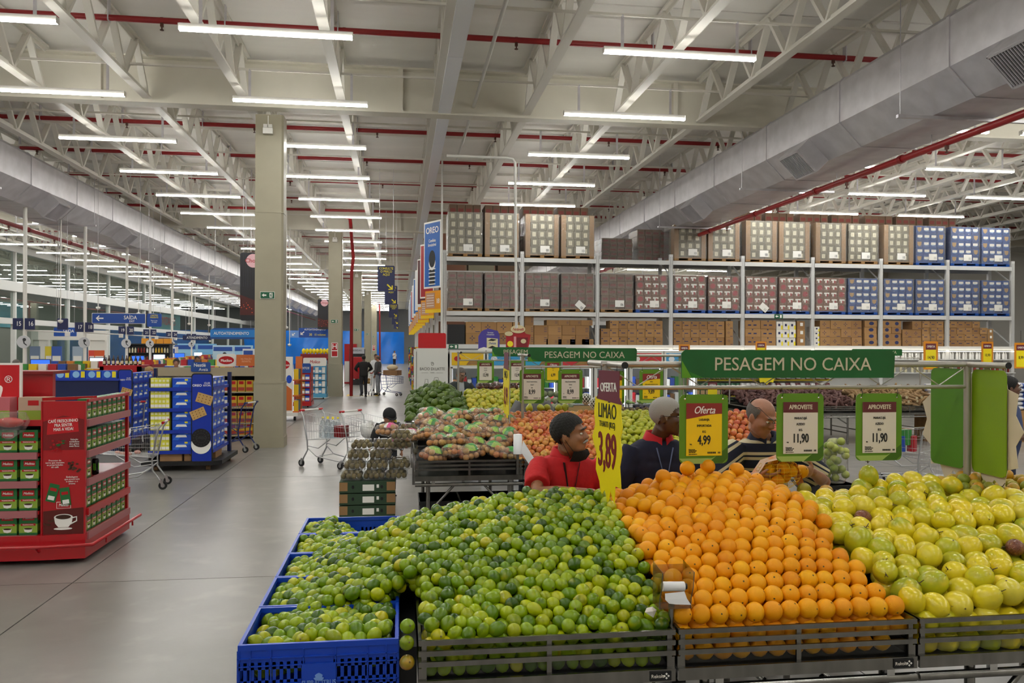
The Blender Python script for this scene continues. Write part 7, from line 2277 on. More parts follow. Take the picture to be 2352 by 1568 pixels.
# round blue and yellow packs on top shelves
gm = MB().box(-.14, 0, 0, .14, .1, .16).prism(disc(.065, 14, -.03, .08), .003, 1, 'xz', -.003).box(.06, -.003, .02, .13, 0, .14, 2).mesh('globe_pack', m_blp, mat('globe_pale', '8fc0e8', .4), m_yel)
xb, yb_ = UD(80, 15.9)
t = T('snack_shelf', 'blue snack shelf behind the red coffee island', 'shelf', (xb, yb_ + .1, 0), me=MB().box(0, 0, 0, 1.5, .4, 1.5).box(-.02, -.03, 1.46, 1.52, .42, 1.5, 1).box(0, -.01, 1.1, 1.5, 0, 1.14, 1).mesh('ss', m_bd, m_bi))
for i in range(5):
    T('biscuit_pack', 'blue pack with pale globe print on the snack shelf, %s from the left' % ordw(i), 'biscuit pack', (xb + .16 + i * .29, yb_ + .12, 1.5), group='globe printed packs', me=gm)
# ---- trolleys
m_wire = mat('trolley_wire', 'c4c5c6', .3, .9)
m_wireb = mat('trolley_blue', '2a3670', .4, .2)
def trolley(name, label, loc, ang, wire=m_wire, handle=m_red, far=False):
    """trolley heading +Y locally, handle at y=0"""
    t = T(name, label, 'shopping trolley', (loc[0], loc[1], 0), ang - PI / 2)
    b = MB()
    zt0, zt1, zb0, zb1 = .94, .82, .48, .56
    wr, wf = .27, .2
    L0, L1 = .08, .95
    def P(s, fy, fz):
        y = L0 + (L1 - L0) * fy
        w = wr + (wf - wr) * fy
        zt, zb = zt0 + (zt1 - zt0) * fy, zb0 + (zb1 - zb0) * fy
        w *= .86 + .14 * fz
        return Vector((s * w, y, zb + (zt - zb) * fz))
    th = .0035 if not far else .006
    n = 16 if not far else 8
    for s in (-1, 1):
        for k in range(n + 1):
            b.tube([P(s, k / n, 0), P(s, k / n, 1)], th * .6, 4)
        for fz in (0, .33, .66, 1):
            b.tube([P(s, 0, fz), P(s, 1, fz)], th * (1.6 if fz in (0, 1) else .9), 5)
    for k in range(9):
        f = -1 + 2 * k / 8
        b.tube([P(f, 0, 0), P(f, 1, 0), P(f, 1, 1)], th * .6, 4)
        if not far:
            b.tube([P(f, 0, .1), P(f, 0, 1)], th * .6, 4)
    for fz in (0, .33, .66, 1):
        b.tube([P(-1, 1, fz), P(1, 1, fz)], th, 5)
        b.tube([P(-1, 0, fz), P(1, 0, fz)], th, 5)
    O('basket', b.mesh('basket', wire), t)
    f = MB()
    for s in (-1, 1):
        f.tube([(s * .26, -.05, 1.0), (s * .27, .02, .9), (s * .25, .1, .45), (s * .24, .1, .3), (s * .24, -.02, .12)], .013, 7)
        f.tube([(s * .24, .1, .34), (s * .22, .3, .2), (s * .18, .85, .13)], .012, 7)
        f.tube([(s * .2, .6, .52), (s * .23, .35, .35), (s * .24, .1, .38)], .009, 6)
    f.tube([(-.22, .3, .2), (.22, .3, .2)], .008, 6).tube([(-.18, .85, .13), (.18, .85, .13)], .01, 6)
    O('frame', f.mesh('frame', wire), t)
    h = O('handle', MB().tube([(-.27, -.05, 1.0), (.27, -.05, 1.0)], .016, 8).mesh('h', m_white), t)
    O('grip_end', MB().tube([(-.28, -.05, 1.0), (-.18, -.05, 1.0)], .021, 8).tube([(.18, -.05, 1.0), (.28, -.05, 1.0)], .021, 8).mesh('ge', handle), h)
    for s in (-1, 1):
        for y, w in ((-.02, .24), (.85, .18)):
            q = O('wheel', MB().tube([(s * w - .014, y - .03, .062), (s * w + .014, y - .03, .062)], .062, 14).mesh('wh', m_rubber), t)
            O('hub', MB().tube([(s * w - .017, y - .03, .062), (s * w + .017, y - .03, .062)], .03, 10).bar((s * w - .02, y - .03, .06), (s * w - .015, y, .15), .012, .04).bar((s * w + .02, y - .03, .06), (s * w + .015, y, .15), .012, .04).mesh('hb', m_wire), q)
    return t
trolley('shopping_trolley', 'wire trolley with red grips between the red and blue islands', (-3.58, 13.1), PI + .12)
trolley('shopping_trolley', 'wire trolley with red grips farther back between the blue islands', (UD(300, 16.8)[0], UD(300, 16.8)[1]), 2.0)
for i, (dx, dy) in enumerate(((-.35, .1), (-.5, -.08), (-.62, .05), (-.42, -.1))):
    T('potato', 'pinkish potato lying in the near left trolley, %s' % ordw(i), 'potato', (-3.6 + dx, 13.05 + dy, .53), me=MB().ell((0, 0, 0), (.05, .035, .032), 10, 7).mesh('pt', mat('potato_skin', 'c09488', .7)))
HD = math.atan2(-.62, .78)
tA = trolley('shopping_trolley', 'wire trolley holding water bottles in the middle of the floor', (-1.55, 15.25), HD)
tB = trolley('shopping_trolley', 'wire trolley holding vegetables and white bags beside the kiwi stack', (-.82, 14.85), HD)
wb_ = MB().lathe([(.045, 0), (.05, .02), (.05, .2), (.03, .26), (.015, .28), (.015, .3), (0, .3)], 12).mesh('wb', glassy('water_bottle', (.85, .9, .93), .25, .05, .25))
wc_ = MB().lathe([(.017, .295), (.017, .32), (0, .32)], 10).mesh('wc', m_yel)
ca, sa = math.cos(HD), math.sin(HD)
for i in range(6):
    a, b_ = .3 + .12 * (i // 2), -.07 + .13 * (i % 2)
    w = T('water_bottle', 'large water bottle lying ready in the trolley, %s of six' % ordw(i), 'bottle', (-1.55 + ca * a - sa * b_, 15.25 + sa * a + ca * b_, .52), group='water bottles in the trolley', me=wb_, sc=1.15)
    O('cap', wc_, w)
T('food_pack', 'dark red pack in the trolley with water bottles', 'food pack', (-1.55 + ca * .68, 15.25 + sa * .68, .55), rz=HD, me=MB().box(-.08, -.1, 0, .08, .1, .2).mesh('rp', m_rdd))
T('carrier_bag', 'crumpled white bag in the trolley beside the kiwi stack', 'bag', (-.82 + ca * .35, 14.85 + sa * .35, .53), me=remesh(MB().ell((0, 0, .13), (.14, .13, .13), 12, 8).ell((.04, .02, .25), (.07, .06, .1), 10, 8).ell((-.08, -.03, .2), (.07, .06, .08), 10, 8), .03, 1, 'bag', (mat('carrier_white', 'dcdcda', .5, bump=.8, bs=20),)))
b = MB()
r_ = random.Random(2)
for i in range(12):
    b.ell((r_.uniform(-.12, .12), r_.uniform(-.1, .1), .05 + r_.uniform(0, .08)), (.05, .04, .035), 9, 6)
T('vegetables', 'heap of green vegetables in the trolley beside the kiwi stack', 'vegetables', (-.82 + ca * .68, 14.85 + sa * .68, .56), me=b.mesh('vg', mat('mixed_greens', cols=['8a9a3a', 'b4a84a', '6a8a34'], by='island', r=.5)))['kind'] = 'stuff'
T('yellow_bag', 'yellow bag standing at the front of the trolley by the kiwi stack', 'bag', (-.82 + ca * .85, 14.85 + sa * .85, .58), rz=.6, me=MB().box(-.1, -.05, 0, .1, .05, .3).mesh('yb', m_yel))
trolley('shopping_trolley', 'blue trolley parked between the biscuit island and the nearest column', (-3.05, 17.35), 2.85, m_wireb, m_wireb)
trolley('shopping_trolley', 'wire trolley pushed by the man in black', (-1.45, 36.1), PI / 2 + .1, far=True)
tb = trolley('shopping_trolley', 'blue trolley loaded with a carton beside the grey jacketed man', (-.75, 36.6), -.5, m_wireb, m_red, far=True)
T('carton', 'brown carton lying on the blue trolley in the aisle', 'box', (-.715, 36.35, .9), rz=-.5, me=kbox(.7, .22, .4))
T('carrier_bag', 'cream bag on the carton of the aisle trolley', 'bag', (-.31, 36.36, 1.12), me=MB().ell((0, 0, .12), (.25, .16, .13), 12, 8).mesh('cb', mat('cream_sack', 'd8c8a4', .7)))
b = MB()
for i in range(6):
    b.ell((.1 * (i % 3), .12 * (i // 3), .6 + .1 * (i % 2)), (.09, .09, .08), 8, 6)
T('groceries', 'mixed groceries in the trolley pushed by the man in black', 'groceries', (-1.55, 36.4, 0), me=b.mesh('gr', m_bis))
for k, (u, D, lab) in enumerate(((2140, 12.5, 'wire trolley full of packages behind the blank green cards'), (2290, 10.5, 'wire trolley with dark bags at the right edge'))):
    x, y = UD(u, D)
    trolley('shopping_trolley', lab, (x, y), 2.2 + k)
    for j in range(6):
        T('food_pack', 'package in the %s trolley on the right, %s' % (('first', 'second')[k], ordw(j)), 'food pack', (x - .35 + .1 * (j % 3) - .1 * k, y + .25 + .13 * (j // 3), .56 + .1 * (j % 2)), rz=.3 * j, group='packages in the right hand trolleys', me=MB().box(-.06, -.05, 0, .06, .05, .24).mesh('fp', pr[(j * 2 + k + 3) % 7]))
t = T('trolley_wheels', 'loose display base with two castors under the sweet potato stand', 'base', (8.4, 17.9, 0), me=MB().tube([(0, 0, .06), (.03, 0, .06)], .06, 12).tube([(.35, .5, .06), (.38, .5, .06)], .06, 12).bar((0, 0, .1), (.8, .6, .55), .03, .03).mesh('tw', m_rubber))
# ---- shelving by the first column, cooler and displays
x0, y0 = UD(362, 19.6)
gs = T('beige_shelf', 'beige shelving of oat and cereal packs behind the blue island', 'shelf', (x0, 19.6, 0))
w = -3.1 - x0
m_be = mat('shelf_beige', 'a89a80', .5)
O('top_fascia', MB().box(0, -.02, 1.46, w, .02, 1.66).box(0, 0, 1.6, w, .6, 1.64).mesh('tf', m_be), gs)
O('back', MB().box(0, .55, 0, w, .6, 1.6).mesh('bk', m_dark), gs)
for x in (0, w - 1.6, w - .8, w - .04):
    O('divider', MB().box(x, 0, 0, x + .04, .58, 1.6).mesh('dv', m_be), gs)
for z in (.1, .38, .74, 1.1):
    O('shelf_board', MB().box(0, -.02, z - .03, w, .55, z).mesh('sb', m_be), gs)
    for c in range(8):
        xx = w - 1.5 + c * .18
        T('cereal_pack', '%s cereal pack on the beige shelf, level %s, %s from the left' % (('white and red', 'yellow')[c // 4], ('one', 'two', 'three', 'four')[int(z * 3)], ordw(c)), 'cereal pack', (x0 + xx, 19.62, z), group='cereal packs on the beige shelf', me=MB().box(0, 0, 0, .16, .1, .26).box(.01, -.003, .02, .15, 0, .1, 1).box(.03, -.004, .17, .13, 0, .24, 2).mesh('cp', m_white if c < 4 else mat('cereal_yellow', 'c8a024', .45), mat('cereal_red', 'a83a24', .45), m_blp if c < 4 else m_red))
ns = T('shelf_sign', 'blue Nestlé Aveia sign on top of the beige shelf', 'sign', (UD(474, 19.3)[0], 19.55, 1.56))
O('board', MB().prism(rrect(.43, .22, .03, 3, 0, .11), .015).mesh('bd', mat('sign_blue', '1c4a96', .4)), ns)
TXT(ns, 'Nestlé', -.02, -.003, .15, .11, m_txtw, bold=.02, sx=.9)
TXT(ns, 'Aveia', .06, -.003, .05, .1, m_txtw, sx=.9)
def shelfstand(u0, u1, vb, vt, lab, frame_m, packs, depth=.8, levels=4, hdr=None, text_=None, kind='display_stand', name2='product_pack', plabel='pack'):
    D = 1884 * 2.15 / (vb - 797)
    xa, ya = UD(u0, D)
    xb, yb2 = UD(u1, D)
    H_ = zat(vt, D, u0)
    w = xb - xa
    t = T(kind, lab, 'display stand', (xa, ya, 0))
    O('base', MB().box(-.03, -.05, .06, w + .03, depth, .2).mesh('b', frame_m), t)
    O('sides', MB().box(0, 0, .2, .03, depth, H_).box(w - .03, 0, .2, w, depth, H_).mesh('s', frame_m), t)
    O('back', MB().box(.03, depth - .05, .2, w - .03, depth, H_).mesh('bk', frame_m), t)
    for i in range(2):
        O('castor', MB().tube([(.1 + i * (w - .2) - .02, .1, .04), (.1 + i * (w - .2) + .02, .1, .04)], .04, 8).mesh('c', m_rubber), t)
    for i in range(levels):
        z = .2 + (H_ - .45) * i / levels
        O('shelf', MB().box(0, -.02, z, w, depth, z + .025).mesh('sh', frame_m), t)
        n = max(2, int(w / .14))
        for c in range(n):
            T(name2, '%s, %s level, %s across' % (plabel, ordw(i), ordw(c)), 'product pack', (xa + .04 + c * (w - .06) / n, ya + .02, z + .025), group=plabel + 's', me=MB().box(0, 0, 0, (w - .06) / n - .012, .25, min(.26, (H_ - .45) / levels - .05)).box(.01, -.003, .03, (w - .06) / n - .022, 0, .12, 1).mesh('pp', packs[c % len(packs)], m_txtw))
    if hdr:
        h = O('header', MB().prism(rrect(w * 1.05, .34, .06, 4, w / 2, H_ - .05), .03, 0, 'xz', -.03).mesh('h', hdr), t)
        if text_:
            TXT(h, text_[0], w / 2, -.034, H_ - .05, w * .2, text_[1], bold=.02, shear=.2, sx=.85)
    return t, xa, ya, w, H_
# red bottle cooler with brown bottles on top
D = 19.3
xa, ya = UD(232, D)
ck = T('bottle_cooler', 'red framed bottle cooler behind the blue islands', 'fridge', (xa, ya, 0))
O('cabinet', MB().box(0, .05, 0, .85, .7, 1.6).mesh('c', m_dark), ck)
O('frame', MB().box(-.03, 0, 0, .06, .08, 1.66).box(.8, 0, 0, .89, .08, 1.66).box(-.03, 0, 1.52, .89, .08, 1.66).mesh('f', m_rd), ck)
O('top', MB().box(-.03, 0, 1.66, .89, .7, 1.69).mesh('t', m_rd), ck)
q = MB()
for i in range(24):
    q.lathe([(.03, 0), (.03, .13), (.012, .18), (.012, .22), (0, .22)], 7, (.1 + .11 * (i % 7), .12, .25 + .3 * (i // 7)))
O('bottles_inside', q.mesh('bi', mat('dark_bottle', '2a1a12', .2)), ck)['kind'] = 'stuff'
bb_ = MB().lathe([(.035, 0), (.035, .12), (.014, .18), (.013, .23), (0, .23)], 10).box(-.03, -.037, .03, .03, -.03, .1, 1).mesh('bb', mat('brown_bottle', '3a2214', .2), mat('label_cream', 'd8cfae', .5))
for i in range(9):
    T('beer_bottle', 'dark brown bottle on top of the red cooler, %s from the left' % ordw(i), 'bottle', (xa + .04 + i * .1, ya + .12, 1.69), group='brown bottles on the red cooler', me=bb_)
# Mucilon sign and displays right of the first column
sg = T('brand_sign', 'white rounded sign with red Mucilon oval behind the beige shelf', 'sign', (UD(520, 22)[0], UD(520, 22)[1], 1.6))
O('board', MB().prism(rrect(.5, .34, .06, 4, 0, .17), .02).mesh('b', m_white), sg)
O('oval', MB().prism(disc(.2, 18, 0, .17, .11), .004, 0, 'xz', -.004).mesh('o', m_red), sg)
TXT(sg, 'Mucilon', 0, -.006, .16, .1, m_txtw, bold=.03, sx=.9)
O('legs', MB().box(-.2, .01, -1.6, -.17, .03, 0).box(.17, .01, -1.6, .2, .03, 0).mesh('l', m_steel), sg)
sg = T('brand_sign', 'orange printed board beside the Mucilon sign', 'sign', (UD(566, 22)[0], UD(566, 22)[1], 1.62))
O('board', MB().box(-.26, 0, 0, .26, .02, .3).mesh('b', mat('sign_orange', 'c8682c', .5)), sg)
TXT(sg, 'NUTRIÇÃO\nINFANTIL', 0, -.003, .15, .07, mat('sign_peach', 'e8b48c', .5), sx=.8)
O('legs', MB().box(-.2, .0, -1.62, -.17, .02, 0).box(.17, .0, -1.62, .2, .02, 0).mesh('l', m_steel), sg)
D = 23.6
xa, ya = UD(648, D)
md = T('cereal_display', 'white and orange Mucilon display on a white wheeled base right of the column', 'display stand', (xa, ya, 0))
O('base', MB().prism([(-.3, -.05), (.45, -.05), (.5, .1), (.5, 1.0), (-.3, 1.0)], .1, 0, 'xy', .14).mesh('b', m_white), md)
O('panel', MB().box(-.3, 0, .24, .3, .03, 1.85).mesh('p', m_white), md)
q = MB().prism([(-.29, .3), (.28, .3), (.28, .9), (.1, 1.05), (-.29, .85)], .004, 0, 'xz', -.004).prism(disc(.17, 18, .05, 1.62, .13), .004, 1, 'xz', -.004).prism(disc(.08, 12, .2, 1.2, .12), .004, 2, 'xz', -.004)
O('panel_print', q.mesh('pp', mat('sign_orange', 'c8682c', .5), m_red, m_blp), md)
TXT(md, 'Mucilon', .05, -.006, 1.61, .1, m_txtw, bold=.02)
O('side_shelves', MB().box(.3, .03, .24, .46, .95, .28).box(.3, .03, .7, .46, .95, .74).box(.3, .03, 1.15, .46, .95, 1.19).box(.27, .9, .24, .46, .95, 1.85).mesh('ss', mat('sign_orange', 'c8682c', .5)), md)
for z in (.28, .74, 1.19):
    for c in range(4):
        T('cereal_pack', 'small cereal pack on the side of the Mucilon display, level %s, %s' % (('one', 'two', 'three')[int(z * 2)], ordw(c)), 'cereal pack', (xa + .32, ya + .1 + c * .2, z), group='packs on the Mucilon display', me=MB().box(0, 0, 0, .12, .16, .3).mesh('cp', pr[(c * 2 + 1) % 7]))
for x in (-.15, .35):
    O('castor', MB().tube([(x - .03, .1, .06), (x + .03, .1, .06)], .06, 10).mesh('c', m_rubber), md)
shelfstand(676, 713, 938, 842, 'red wheeled biscuit display with blue and yellow packs behind the trolleys', m_red, [m_blp, m_bis], .9, 4, mat('sign_blue', '1c4a96', .4), ('BISCOITOS', m_txtw), plabel='biscuit pack on the red display')
shelfstand(698, 748, 918, 828, 'light blue Molico milk display beside the second column', mat('display_light_blue', '58a4c8', .4), [mat('milk_blue', '3a8ac0', .4), m_white], .7, 4, m_white, ('Molico', m_red), plabel='milk pack on the light blue display')
# red promo shelf row beyond with yellow packs on top
xa, ya = UD(690, 44)
rr = T('promo_shelf', 'long dark red promotional shelf before the far blue tarpaulin', 'shelf', (xa, ya, 0))
O('body', MB().box(0, 0, 0, 1.7, .6, 1.75).mesh('b', m_rdd), rr)
for z in (.3, .7, 1.1, 1.5):
    O('shelf', MB().box(.0, -.1, z, 1.7, 0, z + .04).mesh('s', m_red), rr)
for i in range(9):
    T('snack_bag', 'yellow snack bag on top of the dark red shelf, %s from the left' % ordw(i), 'snack bag', (xa + .15 + i * .18, ya + .2, 1.75), group='yellow snack bags on the dark red shelf', me=MB().ell((0, 0, .14), (.1, .08, .15), 8, 6).mesh('sb', m_yel))
# black drinks fridge and red vending cabinet in the aisle
x, y = UD(817, 46)
f = T('drinks_fridge', 'black upright drinks fridge standing by the third column', 'fridge', (x - .35, y, 0))
O('cabinet', MB().box(0, 0, 0, .85, .7, 2.0).mesh('c', m_black), f)
O('header', MB().box(.02, -.02, 1.75, .83, 0, 2.1).mesh('h', mat('fridge_grey_header', 'b8bcc4', .4)), f)
TXT(f, 'BEBIDAS', .42, -.024, 1.93, .14, m_dark)
q = MB()
for i in range(20):
    q.box(.1 + .13 * (i % 5), -.02, .3 + .35 * (i // 5), .18 + .13 * (i % 5), -.005, .52 + .35 * (i // 5), i % 3)
O('bottles_inside', q.mesh('b', MATS['coffee_green'], m_white, MATS['brown_bottle']), f)['kind'] = 'stuff'
O('led_strip', MB().box(.04, -.03, .2, .06, -.01, 1.7).mesh('l', m_fl), f)
x, y = UD(791, 47.5)
f = T('vending_cabinet', 'red and white drinks cabinet behind the second column', 'fridge', (x, y, 0))
O('cabinet', MB().box(0, 0, 0, .7, .7, 2.3).mesh('c', m_red), f)
O('lower_panel', MB().box(.02, -.01, .1, .68, 0, 1.3).mesh('lp', m_white), f)
# ---- hanging signs
m_bs = mat('sign_royal_blue', '1a4a9e', .4)
m_nv = mat('sign_navy', '1a2150', .4)
def hang(u0, u1, v0, v1, D, lab, m, txts=(), name='hanging_sign', arrow=None, rods=True, edge=None, zt=7.35):
    ua, va = (u0 + u1) / 2, (v0 + v1) / 2
    x, y = UD(ua, D)
    s = T(name, lab, 'sign', (x, y, zat(va, D, ua)))
    w, h = (u1 - u0) * D / 1884 * 1.0, (v1 - v0) * D / 1884
    O('panel', MB().prism(rrect(w, h, min(w, h) * .08), .03).mesh('p', m), s)
    if edge:
        O('border', MB().prism(rrect(w * 1.02, h + w * .02, min(w, h) * .09), .02, 0, 'xz', .008).mesh('e', edge), s)
    for (tx, fx, fz, fs, tm, al) in txts:
        TXT(s, tx, fx * w, -.004, fz * h, fs * h, tm, align=al, bold=.01, sx=.85)
    if arrow:
        ax, az, sz, rot_, am = arrow
        q = MB().prism([(-.5, 0), (-.1, .4), (-.02, .3), (-.22, .09), (.5, .09), (.5, -.09), (-.22, -.09), (-.02, -.3), (-.1, -.4)], .006, 0, 'xz', -.003)
        q.v = [(a * sz * h, b_, c_ * sz * h) for a, b_, c_ in q.v]
        O('arrow', q.mesh('ar', am), s, (ax * w, -.002, az * h), (0, rot_, 0))
    if rods:
        b = MB()
        for f in (-.4, .4):
            b.tube([(f * w, .015, h / 2), (f * w, .015, zt - s.location.z)], .006, 5)
        O('rods', b.mesh('r', m_galv), s)
    return s, w, h
hang(215, 330, 720, 742, 25, 'blue SAÍDA exit sign with white arrow over the checkouts', m_bs, [('SAÍDA', .22, .08, .55, m_txtw, 'CENTER'), ('EXIT', .25, -.3, .3, m_txtw, 'CENTER')], arrow=(-.36, 0, .75, 0, m_txtw), edge=m_white)
hang(338, 370, 720, 750, 27, 'blue notice board with yellow heading beside the SAÍDA sign', m_bs, [('CARTÃO\nPRESENTE', 0, .28, .16, m_yel, 'CENTER'), ('Peça o seu\nno caixa', 0, -.1, .13, m_txtw, 'CENTER')])
hang(125, 174, 752, 772, 40, 'smaller blue SAÍDA sign over the exit door', m_bs, [('SAÍDA', .15, .08, .5, m_txtw, 'CENTER'), ('EXIT', .15, -.3, .25, m_txtw, 'CENTER')])
hang(132, 155, 731, 757, 24, 'dark flat monitor hanging on a pole over the checkouts', m_nv)
hang(421, 484, 770, 781, 36, 'dark navy ATENDIMENTO sign over the far checkouts', m_nv, [('ATENDIMENTO', 0, 0, .7, m_txtw, 'CENTER')])
s_, w, h = hang(485, 584, 757, 774, 33, 'light blue AUTOATENDIMENTO canopy sign left of the nearest column', mat('canopy_blue', '1f7cc8', .4), [('AUTOATENDIMENTO', -.03, 0, .55, m_txtw, 'CENTER')])
O('canopy_top', MB().prism([(-w * .48, h / 2), (w * .5, h / 2), (w * .48, h * .75), (-w * .42, h * .72)], .5).box(-w / 2, 0, -h * .75, w / 2, .5, -h / 2).mesh('ct', mat('canopy_dark_blue', '174a8c', .4)), s_)
hang(687, 753, 753, 775, 45, 'blue AUTOATENDIMENTO sign with arrow left of the second column', m_bs, [('AUTOATENDIMENTO', .05, .33, .26, m_txtw, 'CENTER'), ('30', -.1, -.2, .36, m_yel, 'CENTER'), ('15 volumes', .22, -.2, .3, m_yel, 'CENTER')], arrow=(-.38, -.05, .5, -.7, m_txtw))
hang(666, 686, 760, 775, 48, 'pale blue arrow sign beside the AUTOATENDIMENTO sign', mat('sign_pale_blue', '6a92d0', .4), [], arrow=(-.1, 0, .6, -.7, m_txtw))
for i, (u0, u1, v0, v1, D) in enumerate(((867, 906, 610, 669, 24.), (883, 912, 656, 699, 31.4), (893, 914, 698, 729, 44.), (900, 915, 722, 745, 58.), (904, 915, 738, 755, 76.))):
    hang(u0, u1, v0, v1, D, 'navy CONSULTE O PREÇO AQUÍ sign with yellow arrow, %s down the aisle' % ordw(i), m_nv, [('CONSULTE\nO PREÇO\nAQUÍ', 0, .27, .125, m_yel, 'CENTER')], arrow=(.22, -.33, .3, PI + .75, m_yel))
for i, (u0, u1, v0, v1, D) in enumerate(((552, 618, 580, 736, 24.5), (730, 764, 687, 756, 44.))):
    s_, w, h = hang(u0, u1, v0, v1, D, 'tall black banner with glowing pink disc, partly behind the %s column' % ordw(i), mat('banner_black', '14121a', .4), name='tall_banner')
    q = MB().prism(disc(w * .24, 18, -.05, h * .38), .004, 0, 'xz', -.005)
    r_ = random.Random(i)
    for k in range(26):
        q.prism(disc(w * r_.uniform(.008, .025), 6, r_.uniform(-.45, .45) * w, -h * r_.uniform(.2, .42)), .003, 1, 'xz', -.004)
    for k in range(12):
        q.box(-w * .48 + k * w * .08, -.003, 0, -w * .47 + k * w * .08, 0, h * .49, 3)
    q.prism([(-w / 2, -h * .42), (w / 2, -h * .42), (w / 2, -h * .12), (0, -h * .2), (-w / 2, -h * .12)], .002, 2, 'xz', -.002)
    O('banner_print', q.mesh('bp', mat('disc_pink', 'e8b8c0', .5), mat('ember_orange', 'd8502a', .5), mat('ember_red', '4a1410', .5), mat('banner_line', '2a2a38', .5)), s_)
    TXT(s_, 'Chopp', -.05, -.009, h * .38, w * .2, mat('faded_red', 'b8484a', .5), bold=.02)
# ---- checkouts: counters, poles with lane numbers, monitors
m_co = mat('checkout_grey', '8a8d92', .5)
lanes = [(57, 21.9, '15', '16'), (195, 25.6, '17', '18'), (291, 30.7, '19', '20'), (345, 36., '21', '22'), (395, 42., '23', '24'), (440, 49., '25', '26')]
for i, (u, D, a, b_) in enumerate(lanes):
    x, y = UD(u, D)
    p_ = T('lane_pole', 'white checkout pole with plates %s and %s, %s one into the store' % (a, b_, ordw(i)), 'pole', (x, y, 0))
    O('pole', MB().tube([(0, 0, 0), (0, 0, 6.9)], .05, 10).mesh('p', m_white), p_)
    for s, n_ in ((-1, a), (1, b_)):
        pl_ = O('number_plate', MB().box(-.12, -.02, -.15, .12, .02, .15).mesh('np', m_nv), p_, (s * .15, -.06, 2.72))
        TXT(pl_, n_, .03, -.024, 0, .17, m_txtw, sx=.8, bold=.01)
    dd = O('disc_sign', MB().prism(disc(.17, 18), .03).mesh('ds', mat('disc_grey', 'c8c9cc', .4)), p_, (0, -.08, 2.24))
    O('disc_print', MB().prism(disc(.045, 10, .02, .06), .003, 0, 'xz', -.003).bar((0, -.002, .04), (.02, -.002, -.05), .004, .03).bar((.02, -.002, -.04), (.08, -.002, -.09), .004, .025).mesh('dp', m_dark), dd)
    O('cross_arm', MB().tube([(0, 0, 2.55), (1.1, .1, 2.5)], .02, 6).box(1.0, 0, 2.4, 1.1, .1, 2.5).mesh('ca', m_white), p_)
    c = T('checkout_counter', 'grey checkout counter with sweets, %s one counted from the red island' % ordw(i), 'checkout', (x, y + .3, 0))
    O('body', MB().box(-.4, 0, 0, .5, 3.0, .85).mesh('b', m_co), c)
    O('belt', MB().box(-.3, .1, .85, .25, 2.9, .87).mesh('bt', m_black), c)
    O('side_shelf', MB().box(.55, -.6, 0, 1.0, 2.6, 1.45).mesh('ss', m_rdd), c)
    q = MB()
    r_ = random.Random(i)
    for k in range(40):
        xx, zz = .55 + .11 * (k % 4), .25 + .3 * (k // 10)
        q.box(xx, -.68, zz, xx + .09, -.6, zz + .2, k % 7)
    for k in range(30):
        yy = -.5 + .1 * k
        q.box(.58, yy, 1.45, .95, yy + .08, 1.55 + .08 * r_.random(), (k // 3) % 7)
    O('sweets', q.mesh('sw', *pr), c)['kind'] = 'stuff'
    mn = T('monitor', 'checkout monitor on an arm, %s one counted from the red island' % ordw(i), 'monitor', (x + .35, y + .1, 1.62), rz=.1)
    O('case', MB().prism(rrect(.5, .32, .02), .04).mesh('c', m_dark), mn)
    O('screen', MB().prism(rrect(.46, .28, .01), .003, 0, 'xz', -.003).mesh('s', mat('screen_blue' if i % 2 == 0 else 'screen_white', '2a5ac8' if i % 2 == 0 else 'b8c8e8', .3, emit=1.)), mn)
    O('arm', MB().tube([(0, .05, -.1), (0, .15, -.75)], .02, 6).mesh('a', m_steel), mn)
for i, (u, v0, D, v1) in enumerate(((139, 600, 24., 735), (225, 610, 30, 705), (318, 620, 33, 718), (352, 625, 36, 720), (398, 600, 36, 735), (434, 620, 40, 742), (480, 620, 42, 745), (657, 600, 30, 750), (665, 640, 34, 790))):
    x, y = UD(u, D)
    zb = zat(v1, D, u)
    h = T('hanging_pole', 'slim white hanging pole with camera, %s from the left' % ordw(i), 'pole', (x, y, zb), group='hanging poles over the checkouts')
    O('rod', MB().tube([(0, 0, 0), (0, 0, 7.1 - zb)], .018, 6).mesh('r', m_white), h)
    O('camera', MB().lathe([(.0, -.1), (.07, -.06), (.08, 0), (0, .02)], 10).mesh('c', m_white), h)
# entrance front: white portal, door, poster stands, drinks rack
x, y = UD(150, 46)
e = T('entrance_portal', 'white entrance portal with glass doors at the storefront', 'door', (x, y, 0))
O('header', MB().box(-1.8, 0, 2.45, 2.2, .3, 3.0).mesh('h', m_white), e)
for xx in (-1.8, -.9, 1.2, 2.1):
    O('jamb', MB().box(xx, 0, 0, xx + .1, .3, 2.45).mesh('j', m_white), e)
O('door_glass', MB().box(-.8, .1, 0, 1.2, .13, 2.45).mesh('dg', gl), e)
O('white_panel', MB().box(1.3, .1, 0, 2.1, .2, 2.45).box(-1.7, .1, 0, -.9, .2, 2.45).mesh('wp', m_white), e)
for i, (u, c) in enumerate(((80, '6a7a94'), (115, 'd8c43a'), (130, '3a5aa8'), (178, '9aa8b8'), (215, 'd84a3a'), (228, 'd85a2a'))):
    x, y = UD(u, 43)
    T('poster_stand', 'small coloured poster stand near the entrance, %s from the left' % ordw(i), 'poster stand', (x, y, 0), me=MB().box(-.25, 0, .9, .25, .04, 2.1 if i < 4 else 1.9).box(-.03, 0, 0, .03, .06, .9).box(-.2, -.01, 1.3, .2, 0, 1.6, 1).box(-.25, -.15, 0, .25, .2, .03).mesh('ps', mat('poster_c' + c, c, .5), m_white))
x, y = UD(318, 38)
dr_ = T('drinks_rack', 'dark drinks rack with orange boxes on top near the entrance', 'shelf', (x - .5, y, 0))
